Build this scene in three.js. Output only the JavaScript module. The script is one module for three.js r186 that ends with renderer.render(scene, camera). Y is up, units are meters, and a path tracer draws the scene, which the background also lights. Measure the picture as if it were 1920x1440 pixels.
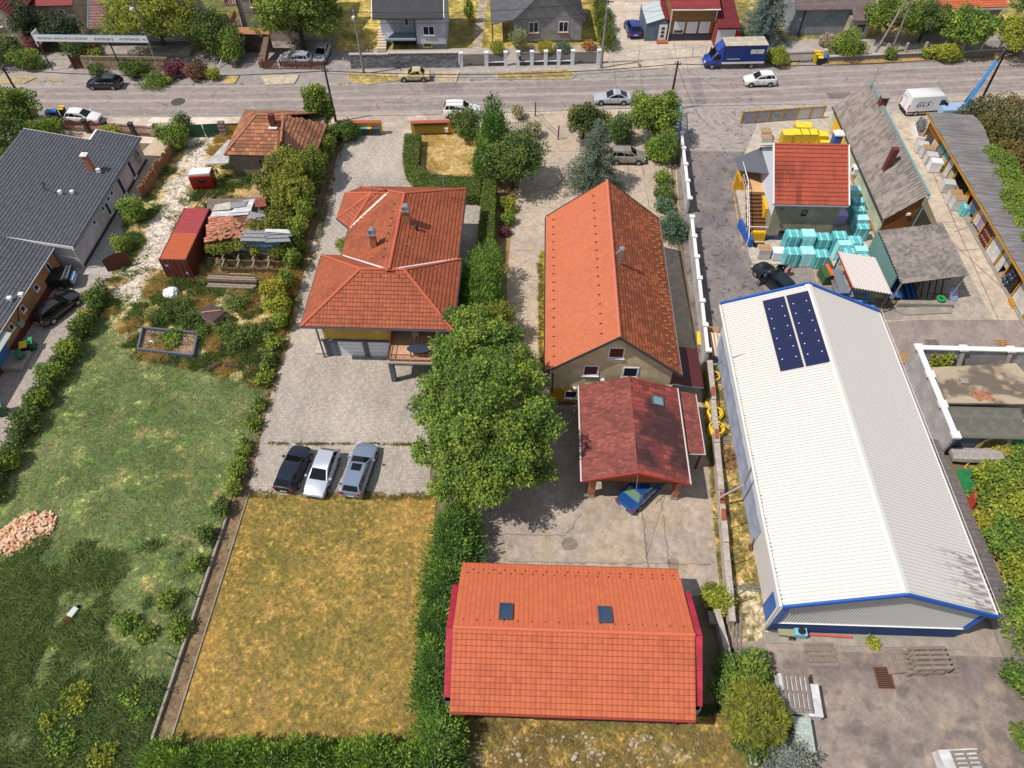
import*as THREE from 'three';
import{mergeGeometries,mergeVertices,toCreasedNormals}from 'three/addons/utils/BufferGeometryUtils.js';
import{MarchingCubes}from 'three/addons/objects/MarchingCubes.js';

const{PI,sin,cos,tan,atan,atan2,abs,min,max,floor,sqrt,hypot,round}=Math,DEG=PI/180;
// ---------- camera, sky, sun ----------
const scene=new THREE.Scene();
const CAM={h: 48,pitch: 52*DEG,yaw: 1.9*DEG,f: 1340};
const camera=new THREE.PerspectiveCamera(2*atan(720/CAM.f)/DEG,4/3,.5,3000);
camera.position.set(0,CAM.h,0);camera.rotation.order='YXZ';camera.rotation.set(-CAM.pitch,CAM.yaw,0);
scene.add(camera);
const renderer=new THREE.WebGLRenderer({antialias: true});
renderer.toneMapping=THREE.LinearToneMapping;renderer.toneMappingExposure=1.07;
renderer.shadowMap.enabled=true;
const SUN=new THREE.Vector3(-4.5,7.3,1.55).normalize();
const SKYK=.84;
{// a bright summer sky with thin high cloud, the same all round
const W=256,H=128,d=new Float32Array(W*H*4);
for (let y=0,o=0;y<H;y++) for (let x=0;x<W;x++,o += 4){const el=((y+.5)/H-.5)*PI,t=Math.pow(max(0,sin(el)),.6),a=2*PI*x/W,c=.5+.25*sin(3*a+7*t)+.25*sin(5*a-9*t+1),k=el>0?.35*c:0;const z=[.3,.37,.5],h=[.5,.53,.57],g=[.2,.19,.17];for (let e=0;e<3;e++){const v=el>0?h[e]+(z[e]-h[e])*t:g[e];d[o+e]=SKYK*(v+(.62-v)*k);}d[o+3]=1;}
const t=new THREE.DataTexture(d,W,H,THREE.RGBAFormat,THREE.FloatType);t.mapping=THREE.EquirectangularReflectionMapping;t.magFilter=THREE.LinearFilter;t.needsUpdate=true;scene.background=t;scene.environment=t;}
const sun=new THREE.DirectionalLight(0xfff5ea,4.1);sun.name='sun';sun.position.copy(SUN).multiplyScalar(200);sun.castShadow=true;
Object.assign(sun.shadow.camera,{left: -110,right: 110,top: 110,bottom: -110,near: 1,far: 500});sun.shadow.mapSize.set(4096,4096);
scene.add(sun,sun.target);

// ---------- helpers ----------
const V=(x,y,z)=>new THREE.Vector3(x,y,z);
function rng(s){s=s*7919+17 | 0;return ()=>{s=(s+0x6d2b79f5) | 0;let t=Math.imul(s ^ (s >>> 15),1 | s);t=(t+Math.imul(t ^ (t >>> 7),61 | t)) ^ t;return ((t ^ (t >>> 14)) >>> 0)/4294967296;};}
// survey: the point at height h above the ground that stands at a photograph's pixel
const SP=sin(CAM.pitch),CP=cos(CAM.pitch),CY=cos(CAM.yaw),SY=sin(CAM.yaw);
function G(u,v,h=0){
const a=(u-960)/CAM.f,b=(v-720)/CAM.f,dy=-SP-b*CP,dz=-CP+b*SP,t=(h-CAM.h)/dy;
return [(a*CY+dz*SY)*t,(-a*SY+dz*CY)*t];
}
const Gs=(s,h=0)=>s.trim().split(/\s+/).map((p)=>G(...p.split(',').map(Number),h));
const lin=(c)=>{c /= 255;return c<=.04045?c/12.92:Math.pow((c+.055)/1.055,2.4);};
const C=(r,g,b)=>[lin(r),lin(g),lin(b)];
const mix=(a,b,t)=>a.map((x,i)=>x+(b[i]-x)*t);
const clamp=(x,a=0,b=1)=>(x<a?a:x>b?b:x),sstep=(a,b,x)=>{const t=clamp((x-a)/(b-a));return t*t*(3-2*t);};
// value noise in metres, without a period
function hsh(x,y){let h=Math.imul(x,374761393)+Math.imul(y,668265263) | 0;h=Math.imul(h ^ (h >>> 13),1274126177);return ((h ^ (h >>> 16)) >>> 0)/4294967296;}
function nz(x,y){const i=floor(x),j=floor(y),f=x-i,g=y-j,u=f*f*(3-2*f),w=g*g*(3-2*g),a=hsh(i,j),b=hsh(i+1,j),c=hsh(i,j+1),d=hsh(i+1,j+1);return a+(b-a)*u+(c-a)*w+(a-b-c+d)*u*w;}
function fbm(x,y,o=4){let s=0,a=.5,n=0;for (let k=0;k<o;k++){s += a*nz(x+k*17.3,y-k*9.1);n += a;x *= 2.03;y *= 2.03;a *= .5;}return s/n;}
// periodic noise for tiled textures
function pnz(x,y,p){const i=floor(x),j=floor(y),f=x-i,g=y-j,u=f*f*(3-2*f),w=g*g*(3-2*g),m=(k)=>((k % p)+p) % p,a=hsh(m(i),m(j)),b=hsh(m(i+1),m(j)),c=hsh(m(i),m(j+1)),d=hsh(m(i+1),m(j+1));return a+(b-a)*u+(c-a)*w+(a-b-c+d)*u*w;}
function pfbm(u,v,p,o=4){let s=0,a=.5,n=0;for (let k=0;k<o;k++){s += a*pnz(u*p+k*3,v*p,p);n += a;p *= 2;a *= .5;}return s/n;}
// textures: fn(u, v) -> sRGB 0..255
function tex(w,h,fn,srgb=true){
const d=new Uint8Array(w*h*4);
for (let y=0,o=0;y<h;y++) for (let x=0;x<w;x++,o += 4){const c=fn((x+.5)/w,(y+.5)/h);d[o]=clamp(c[0],0,255);d[o+1]=clamp(c[1],0,255);d[o+2]=clamp(c[2],0,255);d[o+3]=255;}
const t=new THREE.DataTexture(d,w,h);t.wrapS=t.wrapT=THREE.RepeatWrapping;t.magFilter=THREE.LinearFilter;t.minFilter=THREE.LinearMipmapLinearFilter;t.generateMipmaps=true;
if (srgb) t.colorSpace=THREE.SRGBColorSpace;t.needsUpdate=true;return t;
}
function rep(t,x,y=x){const c=t.clone();c.repeat.set(1/x,1/y);c.needsUpdate=true;return c;}
const BUMP=tex(256,256,(u,v)=>{const c=255*(.6*pfbm(u,v,16,4)+.4*pfbm(u+.3,v,64,2));return [c,c,c];},false);
const MOTTLE=tex(512,512,(u,v)=>{const c=255*(.74+.26*pfbm(u,v,6,5)+.1*(pfbm(u,v,90,2)-.5));return [c,c,c];});
const STREAK=tex(512,512,(u,v)=>{const c=255*(.62+.38*(.55*pfbm(u,v*.0+.3,90,2)+.45*pfbm(u,v,10,4)));return [c,c*.99,c*.98];});
const mats={};
function M(name,rgb,o={}){
if (mats[name]) return mats[name];
const{mottle,bump,...rest}=o,m=new THREE.MeshStandardMaterial({roughness: .85,...rest});m.name=name;
if (rgb) m.color.setRGB(...C(...rgb));
if (mottle) m.map=rep(MOTTLE,mottle);
if (bump){m.bumpMap=rep(BUMP,bump[0]);m.bumpScale=bump[1];}
return mats[name]=m;
}
function P(name,rgb,o={}){if (mats[name]) return mats[name];const m=new THREE.MeshPhysicalMaterial({roughness: .35,...o});m.name=name;m.color.setRGB(...C(...rgb));return mats[name]=m;}

// mesh builder: flat faces, uv in metres
class B{
constructor(){this.p=[];this.col=[];this.c=null;this.uv=[];}
tri(a,b,c){this.p.push(...a,...b,...c);if (this.c) for (let i=0;i<3;i++) this.col.push(...this.c);return this;}
quad(a,b,c,d){return this.tri(a,b,c).tri(a,c,d);}
poly(pts){// planar or nearly planar polygon in 3D, fan by ear clipping in its own plane
const n=V(0,0,0);for (let i=0;i<pts.length;i++){const a=pts[i],b=pts[(i+1) % pts.length];n.x += (a[1]-b[1])*(a[2]+b[2]);n.y += (a[2]-b[2])*(a[0]+b[0]);n.z += (a[0]-b[0])*(a[1]+b[1]);}
n.normalize();const t=abs(n.y)<.9?V(0,1,0):V(1,0,0),e1=t.clone().cross(n).normalize(),e2=n.clone().cross(e1);
const q=pts.map((p)=>new THREE.Vector2(p[0]*e1.x+p[1]*e1.y+p[2]*e1.z,p[0]*e2.x+p[1]*e2.y+p[2]*e2.z));
for (const f of THREE.ShapeUtils.triangulateShape(q,[])) this.tri(pts[f[0]],pts[f[1]],pts[f[2]]);
return this;
}
box(x0,y0,z0,x1,y1,z1){
if (x0>x1) [x0,x1]=[x1,x0];if (y0>y1) [y0,y1]=[y1,y0];if (z0>z1) [z0,z1]=[z1,z0];
const a=[x0,y0,z1],b=[x1,y0,z1],c=[x1,y1,z1],d=[x0,y1,z1],e=[x0,y0,z0],f=[x1,y0,z0],g=[x1,y1,z0],h=[x0,y1,z0];
return this.quad(a,b,c,d).quad(f,e,h,g).quad(e,a,d,h).quad(b,f,g,c).quad(d,c,g,h).quad(e,f,b,a);
}
cbox(x,y,z,w,h,d){return this.box(x-w/2,y,z-d/2,x+w/2,y+h,z+d/2);}
// bar of section w x h between two points
bar(a,b,w,h=w){
const A=V(...a),d=V(...b).sub(A),L=d.length();d.normalize();
const up=abs(d.y)>.95?V(1,0,0):V(0,1,0),s=d.clone().cross(up).normalize().multiplyScalar(w/2),t=s.clone().cross(d).normalize().multiplyScalar(h/2),E=A.clone().addScaledVector(d,L);
const k=(o,i,j)=>{const q=o.clone().addScaledVector(s,i).addScaledVector(t,j);return [q.x,q.y,q.z];};
const p=[[-1,-1],[1,-1],[1,1],[-1,1]].map(([i,j])=>k(A,i,j)),q=[[-1,-1],[1,-1],[1,1],[-1,1]].map(([i,j])=>k(E,i,j));
for (let i=0;i<4;i++){const j=(i+1) % 4;this.quad(p[j],p[i],q[i],q[j]);}
return this.quad(p[0],p[1],p[2],p[3]).quad(q[3],q[2],q[1],q[0]);
}
cyl(a,b,r0,r1=r0,n=8){
const A=V(...a),E=V(...b),d=E.clone().sub(A).normalize(),up=abs(d.y)>.95?V(1,0,0):V(0,1,0),s=d.clone().cross(up).normalize(),t=s.clone().cross(d);
const ring=(o,r)=>Array.from({length: n},(_,i)=>{const q=o.clone().addScaledVector(s,r*cos(2*PI*i/n)).addScaledVector(t,r*sin(2*PI*i/n));return [q.x,q.y,q.z];});
const p=ring(A,r0),q=ring(E,r1);
for (let i=0;i<n;i++){const j=(i+1) % n;this.quad(p[i],q[i],q[j],p[j]);}
for (let i=1;i<n-1;i++){this.tri(p[0],p[i],p[i+1]);this.tri(q[0],q[i+1],q[i]);}
return this;
}
// vertical prism over a ground polygon [[x,z]...]
prism(pts,y0,y1){
let A=0;for (let i=0;i<pts.length;i++){const a=pts[i],b=pts[(i+1) % pts.length];A += a[0]*b[1]-b[0]*a[1];}
const q=A>0?[...pts].reverse():pts,n=q.length;
this.poly(q.map(([x,z])=>[x,y1,z]));
for (let i=0;i<n;i++){const a=q[i],b=q[(i+1) % n];this.quad([a[0],y0,a[1]],[b[0],y0,b[1]],[b[0],y1,b[1]],[a[0],y1,a[1]]);}
return this;
}
// plate of thickness t under a 3D polygon
slab(pts,t){
const lo=pts.map(([x,y,z])=>[x,y-t,z]);this.poly(pts);this.poly([...lo].reverse());
for (let i=0;i<pts.length;i++){const j=(i+1) % pts.length;this.quad(lo[i],lo[j],pts[j],pts[i]);}
return this;
}
geo(){
const g=new THREE.BufferGeometry(),p=new Float32Array(this.p),uv=new Float32Array(p.length/3*2);
for (let i=0;i<p.length;i += 9){
const ax=p[i+3]-p[i],ay=p[i+4]-p[i+1],az=p[i+5]-p[i+2],bx=p[i+6]-p[i],by=p[i+7]-p[i+1],bz=p[i+8]-p[i+2];
const nx=abs(ay*bz-az*by),ny=abs(az*bx-ax*bz),nn=abs(ax*by-ay*bx);
for (let k=0;k<3;k++){const o=i+k*3,u=(i/3+k)*2;if (ny>=nx*.7&&ny>=nn*.7){uv[u]=p[o];uv[u+1]=-p[o+2];}else if (nx>nn){uv[u]=p[o+2];uv[u+1]=p[o+1];}else{uv[u]=p[o];uv[u+1]=p[o+1];}}
}
g.setAttribute('position',new THREE.BufferAttribute(p,3));g.setAttribute('uv',new THREE.BufferAttribute(uv,2));
if (this.col.length) g.setAttribute('color',new THREE.BufferAttribute(new Float32Array(this.col),3));
g.computeVertexNormals();return g;
}
}
const bb=()=>new B();
const used={};
function numbered(n){const k=used[n]=(used[n] ?? -1)+1;return k?n + '_' + String(k).padStart(3,'0'):n;}
function thing(name,label,category,[x,y,z]=[0,0,0],turn=0,group){
const o=new THREE.Group();o.name=numbered(name);o.position.set(x,y,z);o.rotation.y=turn;o.userData={label,category};if (group) o.userData.group=group;scene.add(o);return o;
}
// a thing whose shapes are written in the coordinates of the whole site: its group stands at its base, and what is put in it is shifted to suit
const OFF=new Map(),off=(p)=>OFF.get(p) ?? [0,0,0];
function site(name,label,category,[x,z],group){const o=thing(name,label,category,[x,0,z],0,group);OFF.set(o,[x,0,z]);return o;}
function part(parent,name,g,m,label){const k=off(parent),o=new THREE.Mesh(g instanceof B?(k[0]||k[2]?g.geo().translate(-k[0],0,-k[2]):g.geo()):g,m);o.name=name;if (label) o.userData.label=label;parent.add(o);return o;}
function struct(name,g,m){const o=new THREE.Mesh(g instanceof B?g.geo():g,m);o.name=numbered(name);o.userData.kind='structure';scene.add(o);return o;}
function single(name,label,category,g,m,pos=[0,0,0],turn=0,group){const o=new THREE.Mesh(g instanceof B?g.geo():g,m);o.name=numbered(name);o.position.set(...pos);o.rotation.y=turn;o.userData={label,category};if (group) o.userData.group=group;scene.add(o);return o;}
function copyOf(o,name,label,[x,y,z],turn=0,s=1){const c=o.clone();c.name=numbered(name);c.userData={...o.userData,label: label ?? o.userData.label};c.position.set(x,y,z);c.rotation.y=turn;if (s!==1) c.scale.setScalar(s);scene.add(c);return c;}
const at=(u,v,h=0,y=0)=>{const [x,z]=G(u,v,h);return [x,y,z];};
// heading of a thing's local +x from one surveyed ground point to another
const head=(u0,v0,u1,v1)=>{const a=G(u0,v0),b=G(u1,v1);return atan2(-(b[1]-a[1]),b[0]-a[0]);};

// window on a wall: d = outward direction 'x+','x-','z+','z-'; frame with a pane as its sub-part
const GLASS=P('window_glass',[38,46,58],{roughness: .06,specularIntensity: 1});
function win(par,d,x,y,z,w,h,fm,o={}){
const s=d[1]==='+'?1:-1,ax=d[0],f=bb(),q=bb(),t=o.t ?? .09,k=.05;
const bx=(B_,a0,y0,a1,y1,d0,d1)=>ax==='z'?B_.box(a0,y0,d0*s,a1,y1,d1*s):B_.box(d0*s,y0,a0,d1*s,y1,a1);
bx(f,-w/2,h/2-t,w/2,h/2,0,k);bx(f,-w/2,-h/2,w/2,-h/2+t,0,k);bx(f,-w/2,-h/2+t,-w/2+t,h/2-t,0,k);bx(f,w/2-t,-h/2+t,w/2,h/2-t,0,k);
for (let i=1;i<(o.n ?? 1);i++){const c=-w/2+w*i/o.n;bx(f,c-t/2,-h/2+t,c+t/2,h/2-t,0,k-.008);}
const K=off(par),m=part(par,o.name ?? 'window',f.geo(),fm);m.position.set(x-K[0],y,z-K[2]);
bx(q,-w/2+t*.8,-h/2+t*.8,w/2-t*.8,h/2-t*.8,.004,.018);part(m,'pane',q,o.glass ?? GLASS);
if (o.sill!==false){const b=bb();bx(b,-w/2-.06,-h/2-.06,w/2+.06,-h/2-.003,0,.14);part(m,'sill',b,o.sillMat ?? fm);}
return m;
}
// tiled roof: faces are polygons whose first edge is the eave, counter-clockwise seen from above
const EDGETONE=[.42,.4,.36];// darker colour on the lower edge of a tile, drawing the course lines
const tileMats=new Map(),edgeToned=(m)=>{if (!tileMats.has(m)){const c=m.clone();c.vertexColors=true;tileMats.set(m,c);}return tileMats.get(m);};
const TILE=(()=>{const b=bb(),w=.3,l=.36,n=6;const X=(i)=>-w/2+w*i/n,H=(i)=>.022*(1-cos(2*PI*i/n))*.5;for (let i=0;i<n;i++){const a=X(i),c=X(i+1),h=H(i),k=H(i+1);b.c=[1,1,1];b.quad([a,h+.042,-.035],[c,k+.042,-.035],[c,k+.006,-l],[a,h+.006,-l]);b.c=EDGETONE;b.quad([a,h+.045,0],[c,k+.045,0],[c,k+.042,-.035],[a,h+.042,-.035]);b.quad([a,h+.01,.001],[c,k+.01,.001],[c,k+.045,0],[a,h+.045,0]);}return b.geo();})();
const FLATTILE=(()=>{const b=bb(),w=.3,l=.36;b.c=EDGETONE;b.quad([-w/2+.006,.05,0],[w/2-.006,.05,0],[w/2-.006,.046,-.03],[-w/2+.006,.046,-.03]);b.c=[1,1,1];b.quad([-w/2+.006,.046,-.03],[w/2-.006,.046,-.03],[w/2-.006,.004,-l],[-w/2+.006,.004,-l]);b.c=EDGETONE;b.quad([-w/2+.006,.018,.001],[w/2-.006,.018,.001],[w/2-.006,.05,0],[-w/2+.006,.05,0]);return b.geo();})();
function inside(px,py,poly){let c=false;for (let i=0,j=poly.length-1;i<poly.length;j=i++){const [xi,yi]=poly[i],[xj,yj]=poly[j];if ((yi>py)!==(yj>py)&&px<(xj-xi)*(py-yi)/(yj-yi)+xi) c=!c;}return c;}
function roof(par,faces,base,tileMat,o={}){
const b=bb(),mt=[],cl=[],r=rng(o.seed ?? 3),tw=o.tw ?? .3,th=o.th ?? .34;
for (const f of faces){
b.slab(f,o.slab ?? .12);
const p0=V(...f[0]),e=V(...f[1]).sub(p0).normalize();let n=V(0,0,0);
for (let i=0;i<f.length;i++){const a=f[i],c=f[(i+1) % f.length];n.x += (a[1]-c[1])*(a[2]+c[2]);n.y += (a[2]-c[2])*(a[0]+c[0]);n.z += (a[0]-c[0])*(a[1]+c[1]);}
n.normalize();if (n.y<0) n.negate();
const up=n.clone().cross(e).normalize();if (up.y<0){up.negate();}
const q=f.map((p)=>{const d=V(...p).sub(p0);return [d.dot(e),d.dot(up)];});
const x0=min(...q.map((p)=>p[0])),x1=max(...q.map((p)=>p[0])),y1=max(...q.map((p)=>p[1]));
const basis=new THREE.Matrix4().makeBasis(up.clone().negate().cross(n).negate(),n,up.clone().negate());
const nx=max(1,round((x1-x0)/tw)),sx=(x1-x0)/nx,ny=max(1,round(y1/th)),sy=y1/ny;
for (let j=0;j<ny;j++) for (let i=0;i<nx;i++){
const X=x0+(i+.5)*sx,Y=(j+.4)*sy;
if (!inside(X,Y,q)) continue;
const c=p0.clone().addScaledVector(e,X).addScaledVector(up,j*sy-.02).addScaledVector(n,.004+.006*r());
mt.push(basis.clone().scale(V(sx/.3,1,sy/.34*1.0)).setPosition(c));cl.push(o.color?o.color(c,r):.86+.28*r());
}
}
const R=part(par,'roof',b,base),im=new THREE.InstancedMesh(o.flat?FLATTILE:TILE,o.plain?tileMat:edgeToned(tileMat),mt.length),k=new THREE.Color();
mt.forEach((m,i)=>{im.setMatrixAt(i,m);const c=cl[i];im.setColorAt(i,Array.isArray(c)?k.setRGB(...c):k.setRGB(c,c,c));});
const K=off(par);im.position.set(-K[0],0,-K[2]);im.name='roof_tiles';im.userData.kind='stuff';R.add(im);return R;
}
// row of ridge or hip caps along a line, each cap a piece of its own
const CAP=(()=>{const b=bb(),n=6,r=.13;for (let i=0;i<n;i++){const a=PI*i/n,c=PI*(i+1)/n;for (const [s,z0,z1] of [[1,0,-.4]]) b.quad([r*cos(a),r*.75*sin(a),z0],[r*.9*cos(a),r*.68*sin(a),z1],[r*.9*cos(c),r*.68*sin(c),z1],[r*cos(c),r*.75*sin(c),z0]);b.tri([0,0,0],[r*cos(a),r*.75*sin(a),0],[r*cos(c),r*.75*sin(c),0]);}return b.geo();})();
function caps(par,a,b,m,step=.4){
const A=V(...a),d=V(...b).sub(A),L=d.length(),n=max(1,round(L/step)),q=new THREE.Quaternion();d.normalize();
const x=V(0,1,0).cross(d).normalize(),y=d.clone().cross(x);const mm=new THREE.Matrix4().makeBasis(x.clone().negate(),y,d.clone().negate());q.setFromRotationMatrix(mm);
for (let i=0;i<n;i++){const c=part(par,'ridge_tile',CAP,m);c.position.copy(A).addScaledVector(d,L*i/n).y += .03;c.position.x -= off(par)[0];c.position.z -= off(par)[2];c.quaternion.copy(q);c.scale.set(1,1,L/n/.4*1.04);}
}
// corrugated sheet: o origin, u vector across the waves, w vector along the waves
function corr(o,u,w,pitch,amp,t=0){
const O=V(...o),U=V(...u),W=V(...w),L=U.length(),n=max(2,round(L/pitch)),N=U.clone().cross(W).normalize();if (N.y<0) N.negate();
const b=bb(),st=4*n,pt=(i,k)=>{const q=O.clone().addScaledVector(U,i/st).addScaledVector(W,k).addScaledVector(N,amp*sin(i/4*2*PI));return [q.x,q.y,q.z];};
for (let i=0;i<st;i++){b.quad(pt(i,0),pt(i+1,0),pt(i+1,1),pt(i,1));}
return b;
}
// ---------- the ground: one wide sheet and the surfaces laid on it ----------
const GB=(r,g,b,k)=>[r*k,g*k,b*k];
struct('ground',bb().quad([-400,-.06,300],[400,-.06,300],[400,-.06,-600],[-400,-.06,-600]),M('dry earth',[134,122,92],{mottle: 9,bump: [3,.05]}));
// a surface with its own texture across its whole extent: fn(x, z) -> sRGB
function region(name,pts,y,W,H,fn,o={}){
const xs=pts.map((p)=>p[0]),zs=pts.map((p)=>p[1]),x0=min(...xs),x1=max(...xs),z0=min(...zs),z1=max(...zs);
const t=tex(W,H,(u,v)=>fn(x0+u*(x1-x0),z1-v*(z1-z0)));
const m=new THREE.MeshStandardMaterial({map: t,roughness: o.rough ?? .92});m.name=name + ' surface';
const b=bb();b.poly([...orient(pts)].map(([x,z])=>[x,y,z]));
const g=b.geo(),p=g.attributes.position,uv=g.attributes.uv;
for (let i=0;i<p.count;i++) uv.setXY(i,(p.getX(i)-x0)/(x1-x0),(z1-p.getZ(i))/(z1-z0));
if (o.bump){m.bumpMap=rep(BUMP,o.bump[0]/(x1-x0),o.bump[0]/(z1-z0));m.bumpScale=o.bump[1];}
return struct(name,g,m);
}
function orient(pts){let A=0;for (let i=0;i<pts.length;i++){const a=pts[i],b=pts[(i+1) % pts.length];A += a[0]*b[1]-b[0]*a[1];}return A>0?[...pts].reverse():pts;}
// distance to a polyline, for cracks and joints
function dline(x,z,l){let d=1e9;for (let i=0;i+1<l.length;i++){const [ax,az]=l[i],[bx,bz]=l[i+1],ux=bx-ax,uz=bz-az,t=clamp(((x-ax)*ux+(z-az)*uz)/(ux*ux+uz*uz));d=min(d,hypot(x-ax-ux*t,z-az-uz*t));}return d;}
const grain=(x,z,s=12)=>nz(x*s,z*s)-.5;
const sat=(c,k)=>c.map((v)=>v*k);

// road
const RC=[[-90,-78.6],[-66,-79.6],[-37,-80.75],[4.6,-83.7],[27,-85.4],[45,-87.6],[60.6,-89.3],[95,-93]];
const lerpTab=(T,x)=>{for (let i=0;i+1<T.length;i++) if (x<=T[i+1][0]){const k=clamp((x-T[i][0])/(T[i+1][0]-T[i][0]));return T[i][1]+(T[i+1][1]-T[i][1])*k;}return T[T.length-1][1];};
const rc=(x)=>lerpTab(RC,x);
const NE=(x)=>rc(x)-3.45,SE=(x)=>rc(x)+3.6;
const xsR=Array.from({length: 24},(_,i)=>-90+i*8);
region('main_road',[...xsR.map((x)=>[x,SE(x)]),...[...xsR].reverse().map((x)=>[x,NE(x)])],.008,2048,256,(x,z)=>{
const t=z-rc(x),w=abs(abs(t)-1.7),tr=sstep(1.0,.35,abs(w-.75)),n=fbm(x*.25,z*1.3,4),n2=fbm(x*2,z*2,3);
let c=mix([168,158,152],[134,124,122],tr*(.5+.5*n));c=sat(c,.93+.16*n2-.05*n+.10*grain(x,z,9));
if (abs(t)<.05||abs(t-.4)<.02) c=sat(c,.93);
if (x>36.5&&x<39.5&&t>1.6&&t<3.1) c=sat(c,.8);if ((x>-14&&x<-9&&t>-3&&t<-1.2)||(x>20&&x<21.2)) c=sat(c,.9);const ck=abs(fbm(x*.22+5,z*.5,3)-.5);if (ck<.006) c=sat(c,.78);
return c;
},{bump: [2,.01]});
{const m=M('road paint',[206,202,196],{mottle: 1.4});
for (let i=0,x=-74;x<76;x += 5.65,i++){const w=1.9,a=atan2(-(rc(x+1)-rc(x-1)),2),o=struct('lane_dash',bb().box(-w/2,0,-.055,w/2,.003,.055),m);o.position.set(x,.0125,rc(x));o.rotation.y=a;}
for (const [n,off] of [['road_edge_strip',3.35],['road_edge_strip',-3.3]]){const b=bb();for (let i=0;i+1<xsR.length;i++){const xa=xsR[i],xb=xsR[i+1];b.quad([xa,.0125,rc(xa)+off+.16],[xb,.0125,rc(xb)+off+.16],[xb,.0125,rc(xb)+off-.16],[xa,.0125,rc(xa)+off-.16]);}struct(n,b,M('worn edge concrete',[186,180,172],{mottle: 1.1}));}
}
// strip between the road and the southern plots: gravel and old concrete
region('verge',[...xsR.map((x)=>[x,-71.4]),...[...xsR].reverse().map((x)=>[x,SE(x)-.1])],-.01,2048,256,(x,z)=>{
const n=fbm(x*.35,z*.5,4),n2=fbm(x*1.6,z*1.6,3);
let c=mix([170,156,144],[190,178,164],sstep(.35,.65,n));if (x>-46&&x<-36.5&&z>-77+.6*grain(x,z,1)) c=mix(c,[214,203,188],.8);
if (x>-62&&x<-48&&n2>.5) c=mix(c,[174,152,118],.5);
if (x>15&&x<52) c=mix([156,149,144],[170,162,155],n);
if (x>44) c=mix(c,[178,164,146],.3);
return sat(c,.9+.2*n2+.14*grain(x,z,6));
},{bump: [1.5,.02]});
// northern pavement
region('pavement',[...xsR.map((x)=>[x,NE(x)+.1]),...[...xsR].reverse().map((x)=>[x,NE(x)-8.5])],-.012,2048,256,(x,z)=>{
const t=NE(x)-z,n=fbm(x*.3+9,z*.6,4),n2=fbm(x*1.7,z*1.7+5,3);
let c=[150,143,140];
if (x>-23&&x<60&&t>1.9) c=[166,158,152];
if (x>9&&x<26&&t>2.3) c=mix([196,183,168],[180,168,154],n);
if (x<-60) c=t>1&&t<2?mix(c,[168,150,112],sstep(.4,.6,n2)):[160,152,146];
if (abs(t-2.0)<.06&&x>-24&&x<40) c=sat(c,.75);
return sat(c,.92+.18*n2+.12*grain(x,z,7)-.06*n);
},{bump: [2,.012]});
// raised verge beds with kerbs on the north side
{const dry=(nm,pix,cols)=>{const p=Gs(pix);struct('kerb',bb().prism(p,-.03,.1),M('pale kerb',[196,186,172],{mottle: 1}));const cx=p.reduce((s,q)=>s+q[0],0)/p.length,cz=p.reduce((s,q)=>s+q[1],0)/p.length;const q=p.map(([x,z])=>[cx+(x-cx)*.95,cz+(z-cz)*.88]);
region(nm,q,.106,256,64,(x,z)=>{const n=fbm(x*1.4,z*1.4,4);return sat(mix(cols[0],cols[1],sstep(.35,.62,n)),.85+.35*fbm(x*5,z*5,2));},{bump: [.8,.08]});};
const G1=[[158,138,84],[196,172,104]],G2=[[194,178,158],[206,192,172]];
dry('grass_verge','650,138 752,140 748,152 690,160 655,156',G1);dry('gravel_bed','488,143 562,141 552,158 498,161',G2);
dry('gravel_bed','815,136 862,136 855,156 822,157',[[178,160,132],[196,178,150]]);dry('grass_verge','928,138 1068,130 1080,142 1070,150 930,150',[[150,128,88],[172,160,96]]);
dry('grass_verge','424,145 450,142 440,158 418,158',G1);dry('grass_verge','0,146 70,146 45,158 0,158',[[168,150,108],[188,168,120]]);
dry('grass_verge','1528,112 1920,98 1920,108 1700,118 1545,125',[[162,132,86],[190,152,100]]);dry('grass_verge','1480,118 1500,112 1492,125 1462,130',[[190,164,112],[176,148,90]]);
}
// northern gardens and yards
region('garden_ground',[[-90,-90],[-24,-89.5],[-9.7,-89.9],[9,-91.5],[9,-125],[-90,-125]],-.02,1024,512,(x,z)=>{
const n=fbm(x*.4,z*.4,4),n2=fbm(x*2.2,z*2.2,3);let c=mix([148,134,66],[206,182,96],sstep(.3,.7,n));if (x<-36) c=mix([92,98,50],[150,142,80],n);
if (x>-36&&x<-27&&z>-97) c=[150,140,134];if (x>-8.5&&x<-7.2) c=[186,170,150];
return sat(c,.7+.6*n2);},{bump: [.8,.1]});
region('concrete_yard',[[9,-91.6],[27,-92.6],[27,-96],[30,-125],[9,-125]],-.018,512,512,(x,z)=>sat([196,182,166],.86+.22*fbm(x*1.2,z*1.2,4)+.1*grain(x,z,5)));
region('garden_ground',[[27,-92.6],[90,-98],[90,-125],[30,-125]],-.02,512,256,(x,z)=>{const n=fbm(x*.6,z*.6,4);return sat(mix([120,112,58],[196,172,104],sstep(.35,.7,n)),.75+.5*fbm(x*3,z*3,2));});

// left plot: gravel drive
region('gravel_drive',Gs('300,252 350,258 330,268 322,290 262,395 232,425 205,530 165,600 100,730 0,890 -260,1230 -500,900 0,540 160,450 250,300'),.0,1024,1024,(x,z)=>{
const n=fbm(x*.6,z*.6,4),n2=fbm(x*5,z*5,2),g=grain(x,z,14);let c=mix([178,166,158],[160,150,144],n);
if (z<-63.5) c=mix([196,176,152],[206,188,166],n);else if (z<-49.6) c=mix([170,164,160],[184,177,172],n);
return sat(c,.88+.16*n2+.2*g);},{bump: [.5,.02]});
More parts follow.
